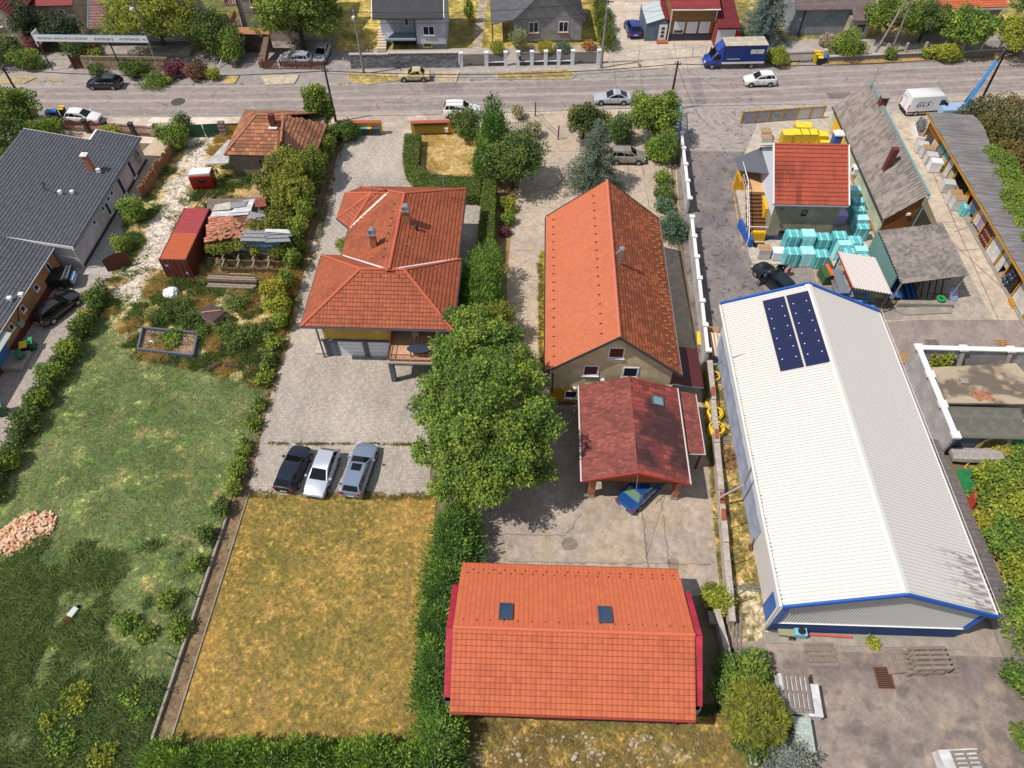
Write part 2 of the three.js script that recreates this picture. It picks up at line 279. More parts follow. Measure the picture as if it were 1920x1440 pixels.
// white gravel track and rough yard
region('rough_yard',Gs('345,255 630,248 600,350 540,600 497,728 380,700 250,668 180,570 205,530 232,425 262,395 322,290'),.004,1024,1024,(x,z)=>{
const n=fbm(x*.5,z*.5,4),n2=fbm(x*2.4,z*2.4,3),n3=fbm(x*.9+50,z*.9,4),trackx=lerpTab([[-74,-38.3],[-70,-38.6],[-64,-37.7],[-55,-37.4],[-50,-37.6],[-45,-38]],z),d=abs(x-trackx)+(n-.5)*2.2;
let c=mix([120,122,70],[190,168,112],sstep(.35,.62,n));c=mix(c,[204,172,108],.7*sstep(.55,.66,n3));c=mix(c,[206,190,164],sstep(.56,.7,n2)*.6);
if (z<-46) c=mix(c,mix([216,206,192],[196,184,170],n2),sstep(2.4,1.2,d));else if (z>-43) c=mix(c,[196,176,142],.6*sstep(.45,.6,fbm(x*.7+9,z*.7,4)));
return sat(c,.56+.5*n2+.5*nz(x*7,z*7));},{bump: [.6,.08]});
const MEADOW=Gs('180,560 250,662 380,694 500,722 480,830 440,920 400,1020 285,1388 285,1600 -260,1600 -260,1230 0,890 100,730 165,600');
region('meadow',MEADOW,.0,1024,1024,(x,z)=>{
const n=fbm(x*.45,z*.45,4),n2=fbm(x*2.6,z*2.6,3),s=fbm(x*1.2+z*.7,z*3.5-x*1.3,3);
let c=mix([104,132,62],[146,164,92],sstep(.3,.7,n));c=mix(c,[226,208,146],sstep(.58,.68,.5*n2+.5*fbm(x*5+9,z*5,2))*sstep(.38,.56,n)*.85);c=mix(c,[206,176,120],.6*sstep(.6,.7,fbm(x*.8+61,z*.8,4)));if (z>-12) c=mix(c,[176,152,104],.45*sstep(.48,.6,n));
const cr=nz(x*5+2*s,z*5)*.55+nz(x*11,z*11+3*s)*.45;return sat(c,.36+.62*s+.72*cr);},{bump: [.5,.12]});
// planting strip between two low kerbs
region('earth_strip',Gs('628,250 645,250 545,600 503,760 468,925 322,1382 318,1600 280,1600 290,1382 430,960 478,800 520,620 600,350'),.008,512,1024,(x,z)=>{const n=fbm(x*1.5,z*1.5,4);return sat(mix([112,92,70],[150,128,98],n),.75+.5*fbm(x*5,z*5,2));},{bump: [.6,.06]});
// paved court of the yellow house: herringbone blocks
{const q=.135,t=tex(1024,1024,(u,v)=>{
const X=u*32,Y=v*32,i=floor(X),j=floor(Y),fx=X-i,fy=Y-j,k=(((i-j) % 4)+4) % 4;let id=0,e=1;
if (k===0){id=hsh(i,j);e=min(fx,fy,1-fy);}else if (k===1){id=hsh((i+31) % 32,j);e=min(1-fx,fy,1-fy);}else if (k===3){id=hsh(i,j);e=min(fy,fx,1-fx);}else{id=hsh(i,(j+31) % 32);e=min(1-fy,fx,1-fx);}
const n=pfbm(u,v,8,4),g=pnz(u*400,v*400,400);let c=mix([186,178,168],[168,161,153],n);c=mix(c,[188,168,154],.25*(id>.7));const s=(e<.1?.7:.91+.18*id)*(.93+.14*g);return GB(...c,s);});
const m=new THREE.MeshStandardMaterial({map: t,roughness: .9,vertexColors: true});m.name='herringbone paving';t.repeat.set(1/(32*q),1/(32*q));
const pts=orient(Gs('645,250 772,252 772,330 850,352 905,356 905,480 880,520 870,700 812,700 806,931 465,927 503,760 545,600')),b=bb();
const X0=-24,Z0=-78,N=1.0;// cut into metre squares that carry the wear of the blocks
for (let i=0;i<22;i++) for (let j=0;j<54;j++){const cell=clip(pts,X0+i*N,Z0+j*N,X0+(i+1)*N,Z0+(j+1)*N);if (cell.length>2) for (let k=1;k<cell.length-1;k++) for (const p of [cell[0],cell[k],cell[k+1]]){b.p.push(p[0],.012,p[1]);const n=fbm(p[0]*.28,p[1]*.28,4),s=.74+.5*n,d=fbm(p[0]*.9+40,p[1]*.9,3);const k2=p[1]>-40&&p[1]<-34?.86+.2*d:1;b.col.push(s*k2,s*k2,s*k2*(.97+.05*d));}}
const g=b.geo(),P_=g.attributes.position;for (let i=0;i<P_.count;i++) g.attributes.uv.setXY(i,P_.getX(i),-P_.getZ(i));
struct('paved_court',g,m);
}
function clip(poly,x0,z0,x1,z1){// Sutherland-Hodgman against a square
let p=poly;const E=[[0,x0,1],[0,x1,-1],[1,z0,1],[1,z1,-1]];
for (const [a,v,s] of E){const q=[];for (let i=0;i<p.length;i++){const A=p[i],B_=p[(i+1) % p.length],ia=(A[a]-v)*s>=0,ib=(B_[a]-v)*s>=0;if (ia) q.push(A);if (ia!==ib){const t=(v-A[a])/(B_[a]-A[a]);q.push([A[0]+(B_[0]-A[0])*t,A[1]+(B_[1]-A[1])*t]);}}p=q;if (!p.length) break;}
return p;
}
struct('joint_weeds',(()=>{const b=bb(),[x0,z0]=G(480,831),[x1,z1]=G(770,834),r=rng(5);for (let i=0;i<500;i++){const t=r(),k=fbm(t*14,3,3);if (k<.42) continue;const x=x0+(x1-x0)*t,z=z0+(z1-z0)*t+(r()-.5)*.35*k,h=.05+.14*r()*k,a=r()*PI;b.tri([x-.06*cos(a),.01,z-.06*sin(a)],[x+.06*cos(a),.01,z+.06*sin(a)],[x+(r()-.5)*.2,h,z+(r()-.5)*.2]);}return b;})(),M('weed green',[96,112,40])).userData.kind='stuff';
// lawns
const LAWN=Gs('466,927 818,931 784,1386 322,1384');
region('lawn',LAWN,.012,1024,1024,(x,z)=>{
const n=fbm(x*.33+3,z*.33,4),n2=fbm(x*1.5,z*1.5,3),n3=fbm(x*4,z*4,3),dx=min(x+21.3,-6.6-x),edge=sstep(3.2,.5,dx+2*(n-.5));
let c=mix([122,116,48],[180,146,74],sstep(.34,.64,n*.4+n2*.3+n3*.3));c=mix(c,[194,150,74],edge*.4);c=mix(c,[150,122,84],.5*sstep(.62,.74,fbm(x*1.1+33,z*1.1,3)));c=mix(c,[206,174,106],sstep(.56,.72,.5*n2+.5*n3)*.5);c=mix(c,[146,132,60],.5*sstep(.6,.72,fbm(x*.8+70,z*.8,3)));
const cr=nz(x*6,z*6)*.5+nz(x*13,z*13)*.5;return sat(c,.5+.4*n3+.66*cr);},{bump: [.35,.06]});
region('lawn',Gs('783,240 895,250 900,345 850,338 790,312'),.016,512,512,(x,z)=>{const n=fbm(x*.8,z*.8,4),n2=fbm(x*3,z*3,3);return sat(mix([176,144,76],[214,182,122],sstep(.3,.65,n)),.75+.35*n2+.25*grain(x,z,9));},{bump: [.4,.05]});
// concrete drive and yard of the long house
const J=(s)=>Gs(s);
const jointsC=[J('980,284 1085,284'),J('900,1001 1060,1004 1090,965'),J('1205,960 1216,1066'),J('1240,935 1256,1066'),J('955,1053 1330,1058'),J('1035,610 1020,760'),J('960,470 1000,470'),J('1070,240 1240,240'),J('990,360 1040,350 1075,320'),J('1200,290 1245,540'),J('1000,300 1100,330'),J('975,520 1020,530'),J('960,620 1030,640')];
region('concrete_drive',Gs('985,212 1262,212 1258,300 1262,420 1312,690 1350,1112 1280,1120 860,1075 880,960 940,900 960,640 950,540 962,390 985,300'),.004,1024,2048,(x,z)=>{
const n=fbm(x*.45,z*.45,4),n2=fbm(x*2.5,z*2.5,3);let c=mix([178,164,150],[160,148,138],sstep(.3,.7,n));c=mix(c,[174,156,130],.5*sstep(.5,.7,fbm(x*.6+20,z*.6,3)));
if (z<-35) c=mix(c,[194,176,156],.45);for (const l of jointsC){const d=dline(x+.25*(n2-.5),z+.25*(n2-.5),l);if (d<.05) c=sat(c,.72+4*d);}
const st=hypot(x-3.4,(z+22.9)*1.2);if (st<.5+.3*n2) c=sat(c,.78);const s2=hypot(x-10.8,z+21.6);if (s2<.35+.2*n2) c=sat(c,.82);
return sat(c,.86+.22*n2+.12*grain(x,z,7));},{bump: [1,.01]});
region('weed_strip',Gs('1012,470 1024,470 1027,690 1016,700 1008,640'),.009,128,512,(x,z)=>{const n=fbm(x*3,z*2,3);return sat(mix([120,112,34],[170,150,60],n),.7+.6*fbm(x*7,z*7,2));});
// asphalt yard with patches, chalk and yellow lines
const yl=[J('1376,366 1393,465'),J('1408,498 1450,500 1525,500'),J('1525,500 1532,530'),J('1660,602 1770,597'),J('1262,250 1275,420')];
region('asphalt_yard',Gs('1262,200 1434,200 1445,300 1420,400 1440,560 1360,600 1352,690 1312,690 1258,300'),.002,512,1024,(x,z)=>{
const n=fbm(x*.5,z*.35,4),n2=fbm(x*2.2,z*2.2,3);let c=mix([132,124,122],[112,106,108],sstep(.3,.7,n));c=mix(c,[150,138,132],.4*sstep(.5,.66,fbm(x*.9,z*.5+30,4)));
if (z<-72) c=mix(c,[164,156,150],.8);for (const l of yl) if (dline(x,z,l)<.07) c=mix(c,[206,176,96],.75);
if (fbm(x*3+90,z*3,2)>.72) c=sat(c,.78);
return sat(c,.88+.2*n2+.12*grain(x,z,8));},{bump: [1,.012]});

region('shop_apron',Gs('1420,232 1580,205 1640,330 1700,560 1560,560 1440,560 1405,480 1380,360 1395,290'),.006,512,1024,(x,z)=>{
const n=fbm(x*.7,z*.7,4),n2=fbm(x*2.6,z*2.6,3);let c=mix([176,166,154],[192,182,170],n);if (z>-53.3) c=mix([148,138,132],[134,126,122],n);for (const l of yl) if (dline(x,z,l)<.07) c=mix(c,[206,176,96],.7);
if (x>30.5&&x<33.5&&z>-56&&z<-49) c=mix([150,136,96],[190,170,130],n2);
return sat(c,.86+.24*n2+.1*grain(x,z,8));},{bump: [1,.012]});
const jl=[J('1712,240 1800,440 1890,640'),J('1700,262 1740,258'),J('1745,290 1790,288'),J('1755,330 1790,325'),J('1790,435 1830,420'),J('1780,450 1900,560'),J('1800,470 1860,465'),J('1740,420 1790,415')];
region('concrete_lane',Gs('1672,215 1760,205 1800,300 1960,600 1690,600 1770,450 1720,330'),.008,512,1024,(x,z)=>{
const n=fbm(x*.6,z*.6,4),n2=fbm(x*2.2,z*2.2,3);let c=mix([182,168,152],[198,184,166],n);if (z>-57&&x<42.6) c=mix(c,[154,146,138],.7);for (const l of jl){const d=dline(x,z,l);if (d<.09) c=sat(c,.68+3.4*d);}
return sat(c,.86+.24*n2+.1*grain(x,z,7));},{bump: [1,.012]});
// writing in chalk and paint on the asphalt
function canvasTex(w,h,draw){const c=document.createElement('canvas');c.width=w;c.height=h;draw(c.getContext('2d'),w,h);const t=new THREE.CanvasTexture(c);t.colorSpace=THREE.SRGBColorSpace;return t;}
region('cross_yard',Gs('1655,585 1700,560 1960,560 2000,668 1715,655 1690,690 1640,690'),.0,1024,512,(x,z)=>{const n=fbm(x*.45,z*.45,4),n2=fbm(x*2.2,z*2.2,3);let c=mix([152,140,134],[136,126,122],sstep(.3,.7,n));for (const l of yl) if (dline(x,z,l)<.06) c=mix(c,[206,186,140],.6);return sat(c,.88+.2*n2+.12*grain(x,z,8));},{bump: [1,.012]});
// strip of dry grass beside the hall
region('side_grass',Gs('1312,685 1385,685 1400,800 1462,1130 1440,1200 1372,1205 1350,1112'),.006,512,1024,(x,z)=>{
const n=fbm(x*.8,z*.6,4),n2=fbm(x*2.6,z*2.6,3);let c=mix([150,134,74],[194,166,104],sstep(.3,.68,n));c=mix(c,[200,160,110],.6*sstep(.56,.7,n2));if (z>-20.5) c=mix(c,[206,190,166],.8*sstep(.35,.55,n2+(z+20)*.05));c=mix(c,[98,108,46],.6*sstep(.6,.72,fbm(x*1.4+31,z*1.4,3)));
return sat(c,.56+.46*n2+.5*nz(x*7,z*7));},{bump: [.4,.06]});
region('rear_yard',Gs('1362,1200 1440,1183 1470,1100 1900,1100 1930,1200 2000,1340 2000,1650 1480,1650 1440,1400'),.002,1024,1024,(x,z)=>{
const n=fbm(x*.4,z*.4,4),n2=fbm(x*2,z*2,3),o=fbm(x*.9+11,z*1.2+5,4);let c=mix([146,134,126],[122,112,108],sstep(.3,.7,n));c=mix(c,[98,91,90],.5*sstep(.52,.74,o+.1*(n2-.5)));c=mix(c,[168,148,130],.5*sstep(.6,.75,fbm(x+7,z*.7+60,3)));
if (z<-15.8) c=mix(c,[164,152,140],.6);return sat(c,.86+.24*n2+.12*grain(x,z,8));},{bump: [1,.015]});

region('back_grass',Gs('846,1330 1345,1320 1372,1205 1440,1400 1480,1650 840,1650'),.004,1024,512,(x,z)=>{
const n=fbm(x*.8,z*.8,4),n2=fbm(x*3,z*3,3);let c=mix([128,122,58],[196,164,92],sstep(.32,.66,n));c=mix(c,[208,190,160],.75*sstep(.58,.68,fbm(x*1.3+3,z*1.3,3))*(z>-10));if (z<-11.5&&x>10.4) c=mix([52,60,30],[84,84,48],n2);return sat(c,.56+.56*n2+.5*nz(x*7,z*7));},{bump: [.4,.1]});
region('garden_ground',Gs('1790,800 1960,660 2100,700 2100,1500 1960,1340 1890,1200 1840,1000'),-.004,512,512,(x,z)=>{const n=fbm(x*.7,z*.7,4);return sat(mix([108,104,56],[176,152,104],n),.75+.5*fbm(x*3,z*3,2));});
region('hedge_bed',Gs('905,250 990,250 962,390 950,540 962,640 900,900 880,1075 850,1075 860,560 905,400'),-.002,256,512,(x,z)=>{const n=fbm(x*1.5,z*1.5,4);return sat(mix([104,86,60],[168,138,88],n),.8+.4*fbm(x*5,z*5,2));});
// ---------- foliage: thousands of leaf faces, coloured leaf by leaf ----------
const LEAFM=new THREE.MeshPhysicalMaterial({vertexColors: true,roughness: .9,side: THREE.DoubleSide,transmission: .25,thickness: 0});LEAFM.name='leaves';
const BARK=M('bark',[92,76,60],{mottle: .6,bump: [.3,.02]});
// blobs: [x, y, z, rx, ry, rz]; leaves lie in the outer part of every blob, denser outside
function leaves(blobs,n,size,cols,seed,o={}){
const r=rng(seed),area=blobs.map((b)=>b[3]*b[4]+b[4]*b[5]+b[3]*b[5]),tot=area.reduce((a,b)=>a+b,0);
const p=new Float32Array(n*12),c=new Float32Array(n*12),idx=new Uint32Array(n*6),long=o.long ?? 1.7,lin_=cols.map((k)=>C(...k)),a=V(0,0,0),b=V(0,0,0),d=V(0,0,0),q=V(0,0,0),tw=blobs.map(()=>r());
let m=0;
blobs.forEach((B_,bi)=>{
const k=round(n*area[bi]/tot);
for (let i=0;i<k&&m<n;i++,m++){
const y=o.low!==undefined?o.low+(1-o.low)*r():2*r()-1,t=2*PI*r(),s=sqrt(1-y*y);d.set(s*cos(t),y,s*sin(t));
const lump=.6+.8*nz(d.x*(o.lf ?? 3)+bi*7,d.z*(o.lf ?? 3)+d.y*4+seed),rad=lump*(1-(o.depth ?? .35)*r()*r());
const x=B_[0]+d.x*B_[3]*rad,yy=max(o.floor ?? .05,B_[1]+d.y*B_[4]*rad),z=B_[2]+d.z*B_[5]*rad;
// leaf axis and width
a.set(r()-.5,r()-.5,r()-.5).multiplyScalar(o.rnd ?? 1.6).addScaledVector(d,o.out ?? .5);a.y += o.up ?? -.1;a.normalize();
q.set(r()-.5,r()-.5,r()-.5).multiplyScalar(1.1).add(d);q.y += .35;b.crossVectors(a,q).normalize();
const S=size*(.6+.75*r()),L=S*long;const o12=m*12;
p.set([x-b.x*.0,yy,z,x+a.x*L*.5+b.x*S*.5,yy+a.y*L*.5+b.y*S*.5,z+a.z*L*.5+b.z*S*.5,x+a.x*L,yy+a.y*L,z+a.z*L,x+a.x*L*.5-b.x*S*.5,yy+a.y*L*.5-b.y*S*.5,z+a.z*L*.5-b.z*S*.5],o12);
const w=clamp(tw[bi]*.5+r()*.75+(nz(x*1.7,z*1.7+yy)-.5)*.5-.12),f=w*(lin_.length-1),i0=min(floor(f),lin_.length-2),col=lin_.length>1?mix(lin_[i0],lin_[i0+1],f-i0):lin_[0],v=.8+.4*r();
for (let e=0;e<4;e++) c.set([col[0]*v,col[1]*v,col[2]*v],o12+e*3);
idx.set([m*4,m*4+1,m*4+2,m*4,m*4+2,m*4+3],m*6);
}
});
const g=new THREE.BufferGeometry();g.setAttribute('position',new THREE.BufferAttribute(p.subarray(0,m*12),3));g.setAttribute('color',new THREE.BufferAttribute(c.subarray(0,m*12),3));g.setIndex(new THREE.BufferAttribute(idx.subarray(0,m*6),1));g.computeVertexNormals();return g;
}
const blob=(rad,n,cols,seed)=>leaves([[0,0,0,rad,rad*.8,rad]],n,.09,cols,seed);
const GR={mid: [[74,104,28],[114,140,40],[156,168,58]],dark: [[54,82,28],[84,112,38],[122,142,50]],lime: [[92,112,28],[142,154,38],[182,184,58]],yellow: [[120,124,30],[170,164,42],[196,182,58]],walnut: [[58,94,26],[104,138,40],[160,178,66]],thuja: [[60,104,32],[100,144,46],[146,176,66]],blue: [[70,94,92],[104,130,124],[142,162,150]],juniper: [[62,90,70],[88,120,90],[122,148,110]],ivy: [[76,98,24],[114,132,34],[152,162,48]],purple: [[84,44,52],[120,60,70],[150,70,90]],box: [[70,94,26],[104,128,36],[140,156,48]]};
// trunk with a few limbs reaching into the crown
function trunk(par,h,r,seed,spread=1.2,x=0,z=0){const q=rng(seed),b=bb().cyl([x,-.05,z],[x+.1,h*.55,z],r,r*.7,7);for (let i=0;i<5;i++){const a=2*PI*(i+q())/5,L=spread*(.7+.5*q());b.cyl([x+.1,h*(.4+.12*q()),z],[x+cos(a)*L,h*(.75+.2*q()),z+sin(a)*L],r*.5,r*.18,5);}return part(par,'trunk',b,BARK);}
// every blob broken into clumps that stand proud of it and shade one another
function clumps(bl,n,seed,k=.42){const q=rng(seed+5),out=[];for (const b of bl){out.push([b[0],b[1],b[2],b[3]*.7,b[4]*.7,b[5]*.7]);for (let i=0;i<n;i++){const u=.95-1.3*(i+q())/n,t=7*q(),s=sqrt(max(0,1-u*u)),f=.7+.3*q(),e=k*(.7+.6*q());out.push([b[0]+s*cos(t)*b[3]*f,b[1]+u*b[4]*f,b[2]+s*sin(t)*b[5]*f,b[3]*e,b[4]*e*.8,b[5]*e]);}}return out;}
// broadleaf tree: crown of nb blobs
function crownBlobs(y,rx,ry,rz,nb,seed,k=.52){const q=rng(seed),out=[[0,y,0,rx*.62,ry*.7,rz*.62]];for (let i=0;i<nb;i++){const u=1-1.5*(i+.5)/nb,t=i*2.4+q(),s=sqrt(max(0,1-u*u)),f=.62+.1*q(),kk=k*(.8+.4*q());out.push([s*cos(t)*rx*f,y+u*ry*f,s*sin(t)*rz*f,rx*kk,ry*kk*.95,rz*kk]);}return out;}
function tree(name,label,cat,x,z,h,r,cols,o={}){const t=thing(name,label,cat,[x,0,z],0,o.group),ry=o.ry ?? (h-(o.base ?? h*.25))/2,y=h-ry,seed=o.seed ?? round(abs(x*31+z*17));trunk(t,y,o.tr ?? .05*h ** .9,seed,r*.5);part(t,o.crown ?? 'crown',leaves(clumps(crownBlobs(y,r,ry,o.rz ?? r,o.nb ?? 11,seed,o.k),5,seed,.45),o.n ?? round(900*r*r+800),o.leaf ?? .15,cols,seed,o),LEAFM);return t;}
function shrub(label,x,z,h,r,cols,o={}){const t=thing(o.name ?? 'shrub',label,o.cat ?? 'shrub',[x,0,z],0,o.group),seed=o.seed ?? round(abs(x*13+z*37)),ry=h*.55;const st=bb();for (let i=0;i<4;i++){const a=i*1.6+seed;st.cyl([0,0,0],[cos(a)*r*.5,h*.6,sin(a)*r*.5],.04,.02,5);}part(t,'stem',st,BARK);part(t,'foliage',leaves(crownBlobs(h*.5,r,ry,o.rz ?? r,o.nb ?? 6,seed,.58),o.n ?? round(1100*r*(h*.5+r*.5)+350),o.leaf ?? .12,cols,seed,o),LEAFM);return t;}
// hedge of feathery conifers along a path of [x, z, height, radius]
function conehedge(name,label,path,cols,seed,o={}){
const q=rng(seed),[x0,z0]=path[0],t=thing(name,label,o.cat ?? 'hedge',[x0,0,z0]);const bl=[],st=bb(),core=bb();
for (let i=0;i+1<path.length;i++){const [ax,az,ah,ar]=path[i],[bx,bz,bh,br]=path[i+1],L=hypot(bx-ax,bz-az),n=max(1,round(L/(o.step ?? .9)));for (let j=0;j<n;j++){const k=(j+.3+.4*q())/n,h=(ah+(bh-ah)*k)*(.82+.3*q()),r=(ar+(br-ar)*k)*(.85+.25*q()),x=ax+(bx-ax)*k-x0+(q()-.5)*r*.5,z=az+(bz-az)*k-z0+(q()-.5)*r*.5;bl.push([x,h*.36,z,r,h*.46,r],[x+(q()-.5)*.3,h*.66,z+(q()-.5)*.3,r*.62,h*.4,r*.62]);st.cyl([x,0,z],[x,h*.7,z],.08,.03,5);}}
part(t,'stem',st,BARK);part(t,'foliage',leaves(bl,o.n ?? bl.length*420,o.leaf ?? .1,cols,seed,{long: 3.6,out: .75,up: .55,rnd: .9,depth: .4,lf: 5,floor: .08,...o}),LEAFM);return t;
}
function clippedHedge(name,label,poly,h,cols,seed,o={}){const cx=poly.reduce((s,p)=>s+p[0],0)/poly.length,cz=poly.reduce((s,p)=>s+p[1],0)/poly.length,P0=poly.map(([x,z])=>[x-cx,z-cz]),t=thing(name,label,'hedge',[cx,0,cz]);const g=bb(),ins=P0.map(([x,z])=>[x*.97,z*.97]);part(t,'hedge_core',g.prism(ins,0,h-.08),M('dense twigs',[44,58,22]));
const q=rng(seed),xs=P0.map((p)=>p[0]),zs=P0.map((p)=>p[1]),mnx=min(...xs),mxx=max(...xs),mnz=min(...zs),mxz=max(...zs),bl=[],per=P0.map((p,i)=>[p,P0[(i+1) % P0.length]]);const N=o.n ?? 9000;const pts=[];while (pts.length<N*.55){const x=mnx+q()*(mxx-mnx),z=mnz+q()*(mxz-mnz);if (inside(x,z,P0)) pts.push([x,h-.1+.08*q(),z]);}while (pts.length<N){const [a,b]=per[floor(q()*per.length)],L=hypot(b[0]-a[0],b[1]-a[1]);if (q()>L/9) continue;const k=q();pts.push([a[0]+(b[0]-a[0])*k+(q()-.5)*.12,q()*h,a[1]+(b[1]-a[1])*k+(q()-.5)*.12]);}
part(t,'foliage',leaves(pts.map((p)=>[...p,.03,.03,.03]),N,.085,cols,seed,{depth: 0,up: .3}),LEAFM);return t;}
// spruce with drooping boughs
function spruce(name,label,x,z,h,R,cols,seed,o={}){const t=thing(name,label,o.cat ?? 'conifer',[x,0,z]),q=rng(seed),bl=[],lean=[],tk=bb().cyl([0,0,0],[0,h,0],.2,.02,7);const wh=o.wh ?? round(h*1.7);for (let i=0;i<wh;i++){const k=(i+.5)/wh,y=h*(.08+.9*k),r=R*Math.pow(1-k,.8)+.15,nb=max(4,round(5+6*(1-k)));for (let j=0;j<nb;j++){const a=2*PI*(j+.5*(i % 2))/nb+.5*q(),L=r*(.7+.45*q());const m=max(2,round(L/.28));tk.cyl([0,y,0],[cos(a)*L,y-.2*L,sin(a)*L],.04,.015,4);for (let s=1;s<=m;s++){const f=s/m,w=.12+.22*(1-f)*L/R+.1;bl.push([cos(a)*L*f,y-(o.droop ?? .28)*L*f*f+(o.tip ?? .12)*L*f ** 4,sin(a)*L*f,w*(.8+.4*q()),.13+.05*q(),w*(.8+.4*q())]);}}}
part(t,'trunk',tk,BARK);part(t,'crown',leaves(bl,o.n ?? bl.length*26,o.leaf ?? .075,cols,seed,{long: 2.6,out: .9,up: -.1,rnd: 1.1,depth: .5,floor: .1}),LEAFM);return t;}
// ---------- the buildings of the site ----------
const WHITE=M('white trim',[226,226,224],{roughness: .5}),GREYTRIM=M('grey metal trim',[120,124,132],{roughness: .4,metalness: .6}),DARK=M('dark trim',[44,44,48],{roughness: .6});
const TILEB=M('roof underlay',[84,44,32]),ZINC=M('zinc',[176,180,186],{roughness: .35,metalness: .7}),CONC=M('concrete',[176,168,158],{mottle: 3,bump: [1,.01]}),WOODB=M('brown wood',[112,66,40],{mottle: 1.3});
const TILER=M('red clay tile',[168,87,57],{roughness: .78,bump: [.5,.004]}),TILEM=M('matt red tile',[196,112,92],{roughness: .8,bump: [.5,.004]}),TILEO=M('orange tile',[190,100,66],{roughness: .8,bump: [.5,.004]});
// gable roof walls: box plus triangle, ridge along z or x
function gableWalls(par,x0,z0,x1,z1,he,hr,ax,m,name='wall'){const b=bb();if (ax==='z'){const c=(x0+x1)/2;for (const z of [z0,z1]){const s=z===z1;const p=[[x0,0,z],[x1,0,z],[x1,he,z],[c,hr,z],[x0,he,z]];b.poly(s?p:p.reverse());}b.quad([x0,0,z0],[x0,0,z1],[x0,he,z1],[x0,he,z0]).quad([x1,0,z1],[x1,0,z0],[x1,he,z0],[x1,he,z1]);}else{const c=(z0+z1)/2;for (const x of [x0,x1]){const p=[[x,0,z1],[x,0,z0],[x,he,z0],[x,hr,c],[x,he,z1]];b.poly(x===x1?p:p.reverse());}b.quad([x0,0,z1],[x1,0,z1],[x1,he,z1],[x0,he,z1]).quad([x1,0,z0],[x0,0,z0],[x0,he,z0],[x1,he,z0]);}return part(par,name,b,m);}
const SNOW=bb().box(-.025,0,-.06,.025,.09,.0).box(-.03,0,-.2,.03,.03,-.06).geo();
function snowRow(par,a,b,n,m,up,name='snow_guard'){const K=off(par);for (let i=0;i<n;i++){const t=(i+.5)/n,o=part(par,name,SNOW,m);o.position.set(a[0]+(b[0]-a[0])*t-K[0],a[1]+(b[1]-a[1])*t,a[2]+(b[2]-a[2])*t-K[2]);o.rotation.order='YXZ';o.rotation.y=up;}}
function chimney(par,x,y,z,w,h,bodyM,capM,o={}){const c=part(par,'chimney',bb().box(x-w/2,y-.7,z-w/2,x+w/2,y+h,z+w/2),bodyM);const b=bb().box(x-w/2-.08,y+h,z-w/2-.08,x+w/2+.08,y+h+.12,z+w/2+.08);if (o.hood){for (const i of [-1,1]) b.box(x+i*w*.42-.04,y+h+.12,z-w/2,x+i*w*.42+.04,y+h+.4,z+w/2);const n=6;for (let i=0;i<n;i++){const a=PI*i/n,e=PI*(i+1)/n;b.quad([x+.5*w*cos(a),y+h+.36+.2*sin(a),z+w/2],[x+.5*w*cos(a),y+h+.36+.2*sin(a),z-w/2],[x+.5*w*cos(e),y+h+.36+.2*sin(e),z-w/2],[x+.5*w*cos(e),y+h+.36+.2*sin(e),z+w/2]);}}else b.box(x-w/4,y+h+.12,z-w/4,x+w/4,y+h+.2,z+w/4);const K=off(par);const cg=b.geo().translate(-K[0],0,-K[2]);part(c,'chimney_cap',cg,capM);return c;}
const BRICKT=(a,b,mort)=>tex(256,256,(u,v)=>{const y=v*16,j=floor(y),x=u*8+(j % 2)*.5,i=floor(x),fx=x-i,fy=y-j,id=hsh(i % 8,j);return fx<.05||fy<.12?mort:sat(mix(a,b,id),.9+.2*pnz(u*64,v*64,64));});
function texMat(name,t,w,h,o={}){const m=new THREE.MeshStandardMaterial({map: rep(t,w,h),roughness: .88,...o});m.name=name;return m;}
const BRICKORANGE=texMat('orange brick',BRICKT([176,112,72],[150,88,56],[160,140,120]),1.9,1.2),BRICKRED=texMat('dark red brick',BRICKT([112,52,44],[92,40,36],[96,62,56]),1.9,1.2),BRICKTAN=texMat('tan split brick',BRICKT([150,120,76],[120,92,58],[104,84,60]),2.2,1.3);

const GCLIP=bb().box(-.03,0,-.04,.03,.06,.04).geo(),SFR=bb().box(-.835,-.01,.5,.835,.046,.514).box(-.835,-.01,-.514,.835,.046,-.5).box(-.835,-.01,-.5,-.82,.046,.5).box(.82,-.01,-.5,.835,.046,.5).geo(),SCL=bb().box(-.04,0,-.04,.04,.03,.04).geo();
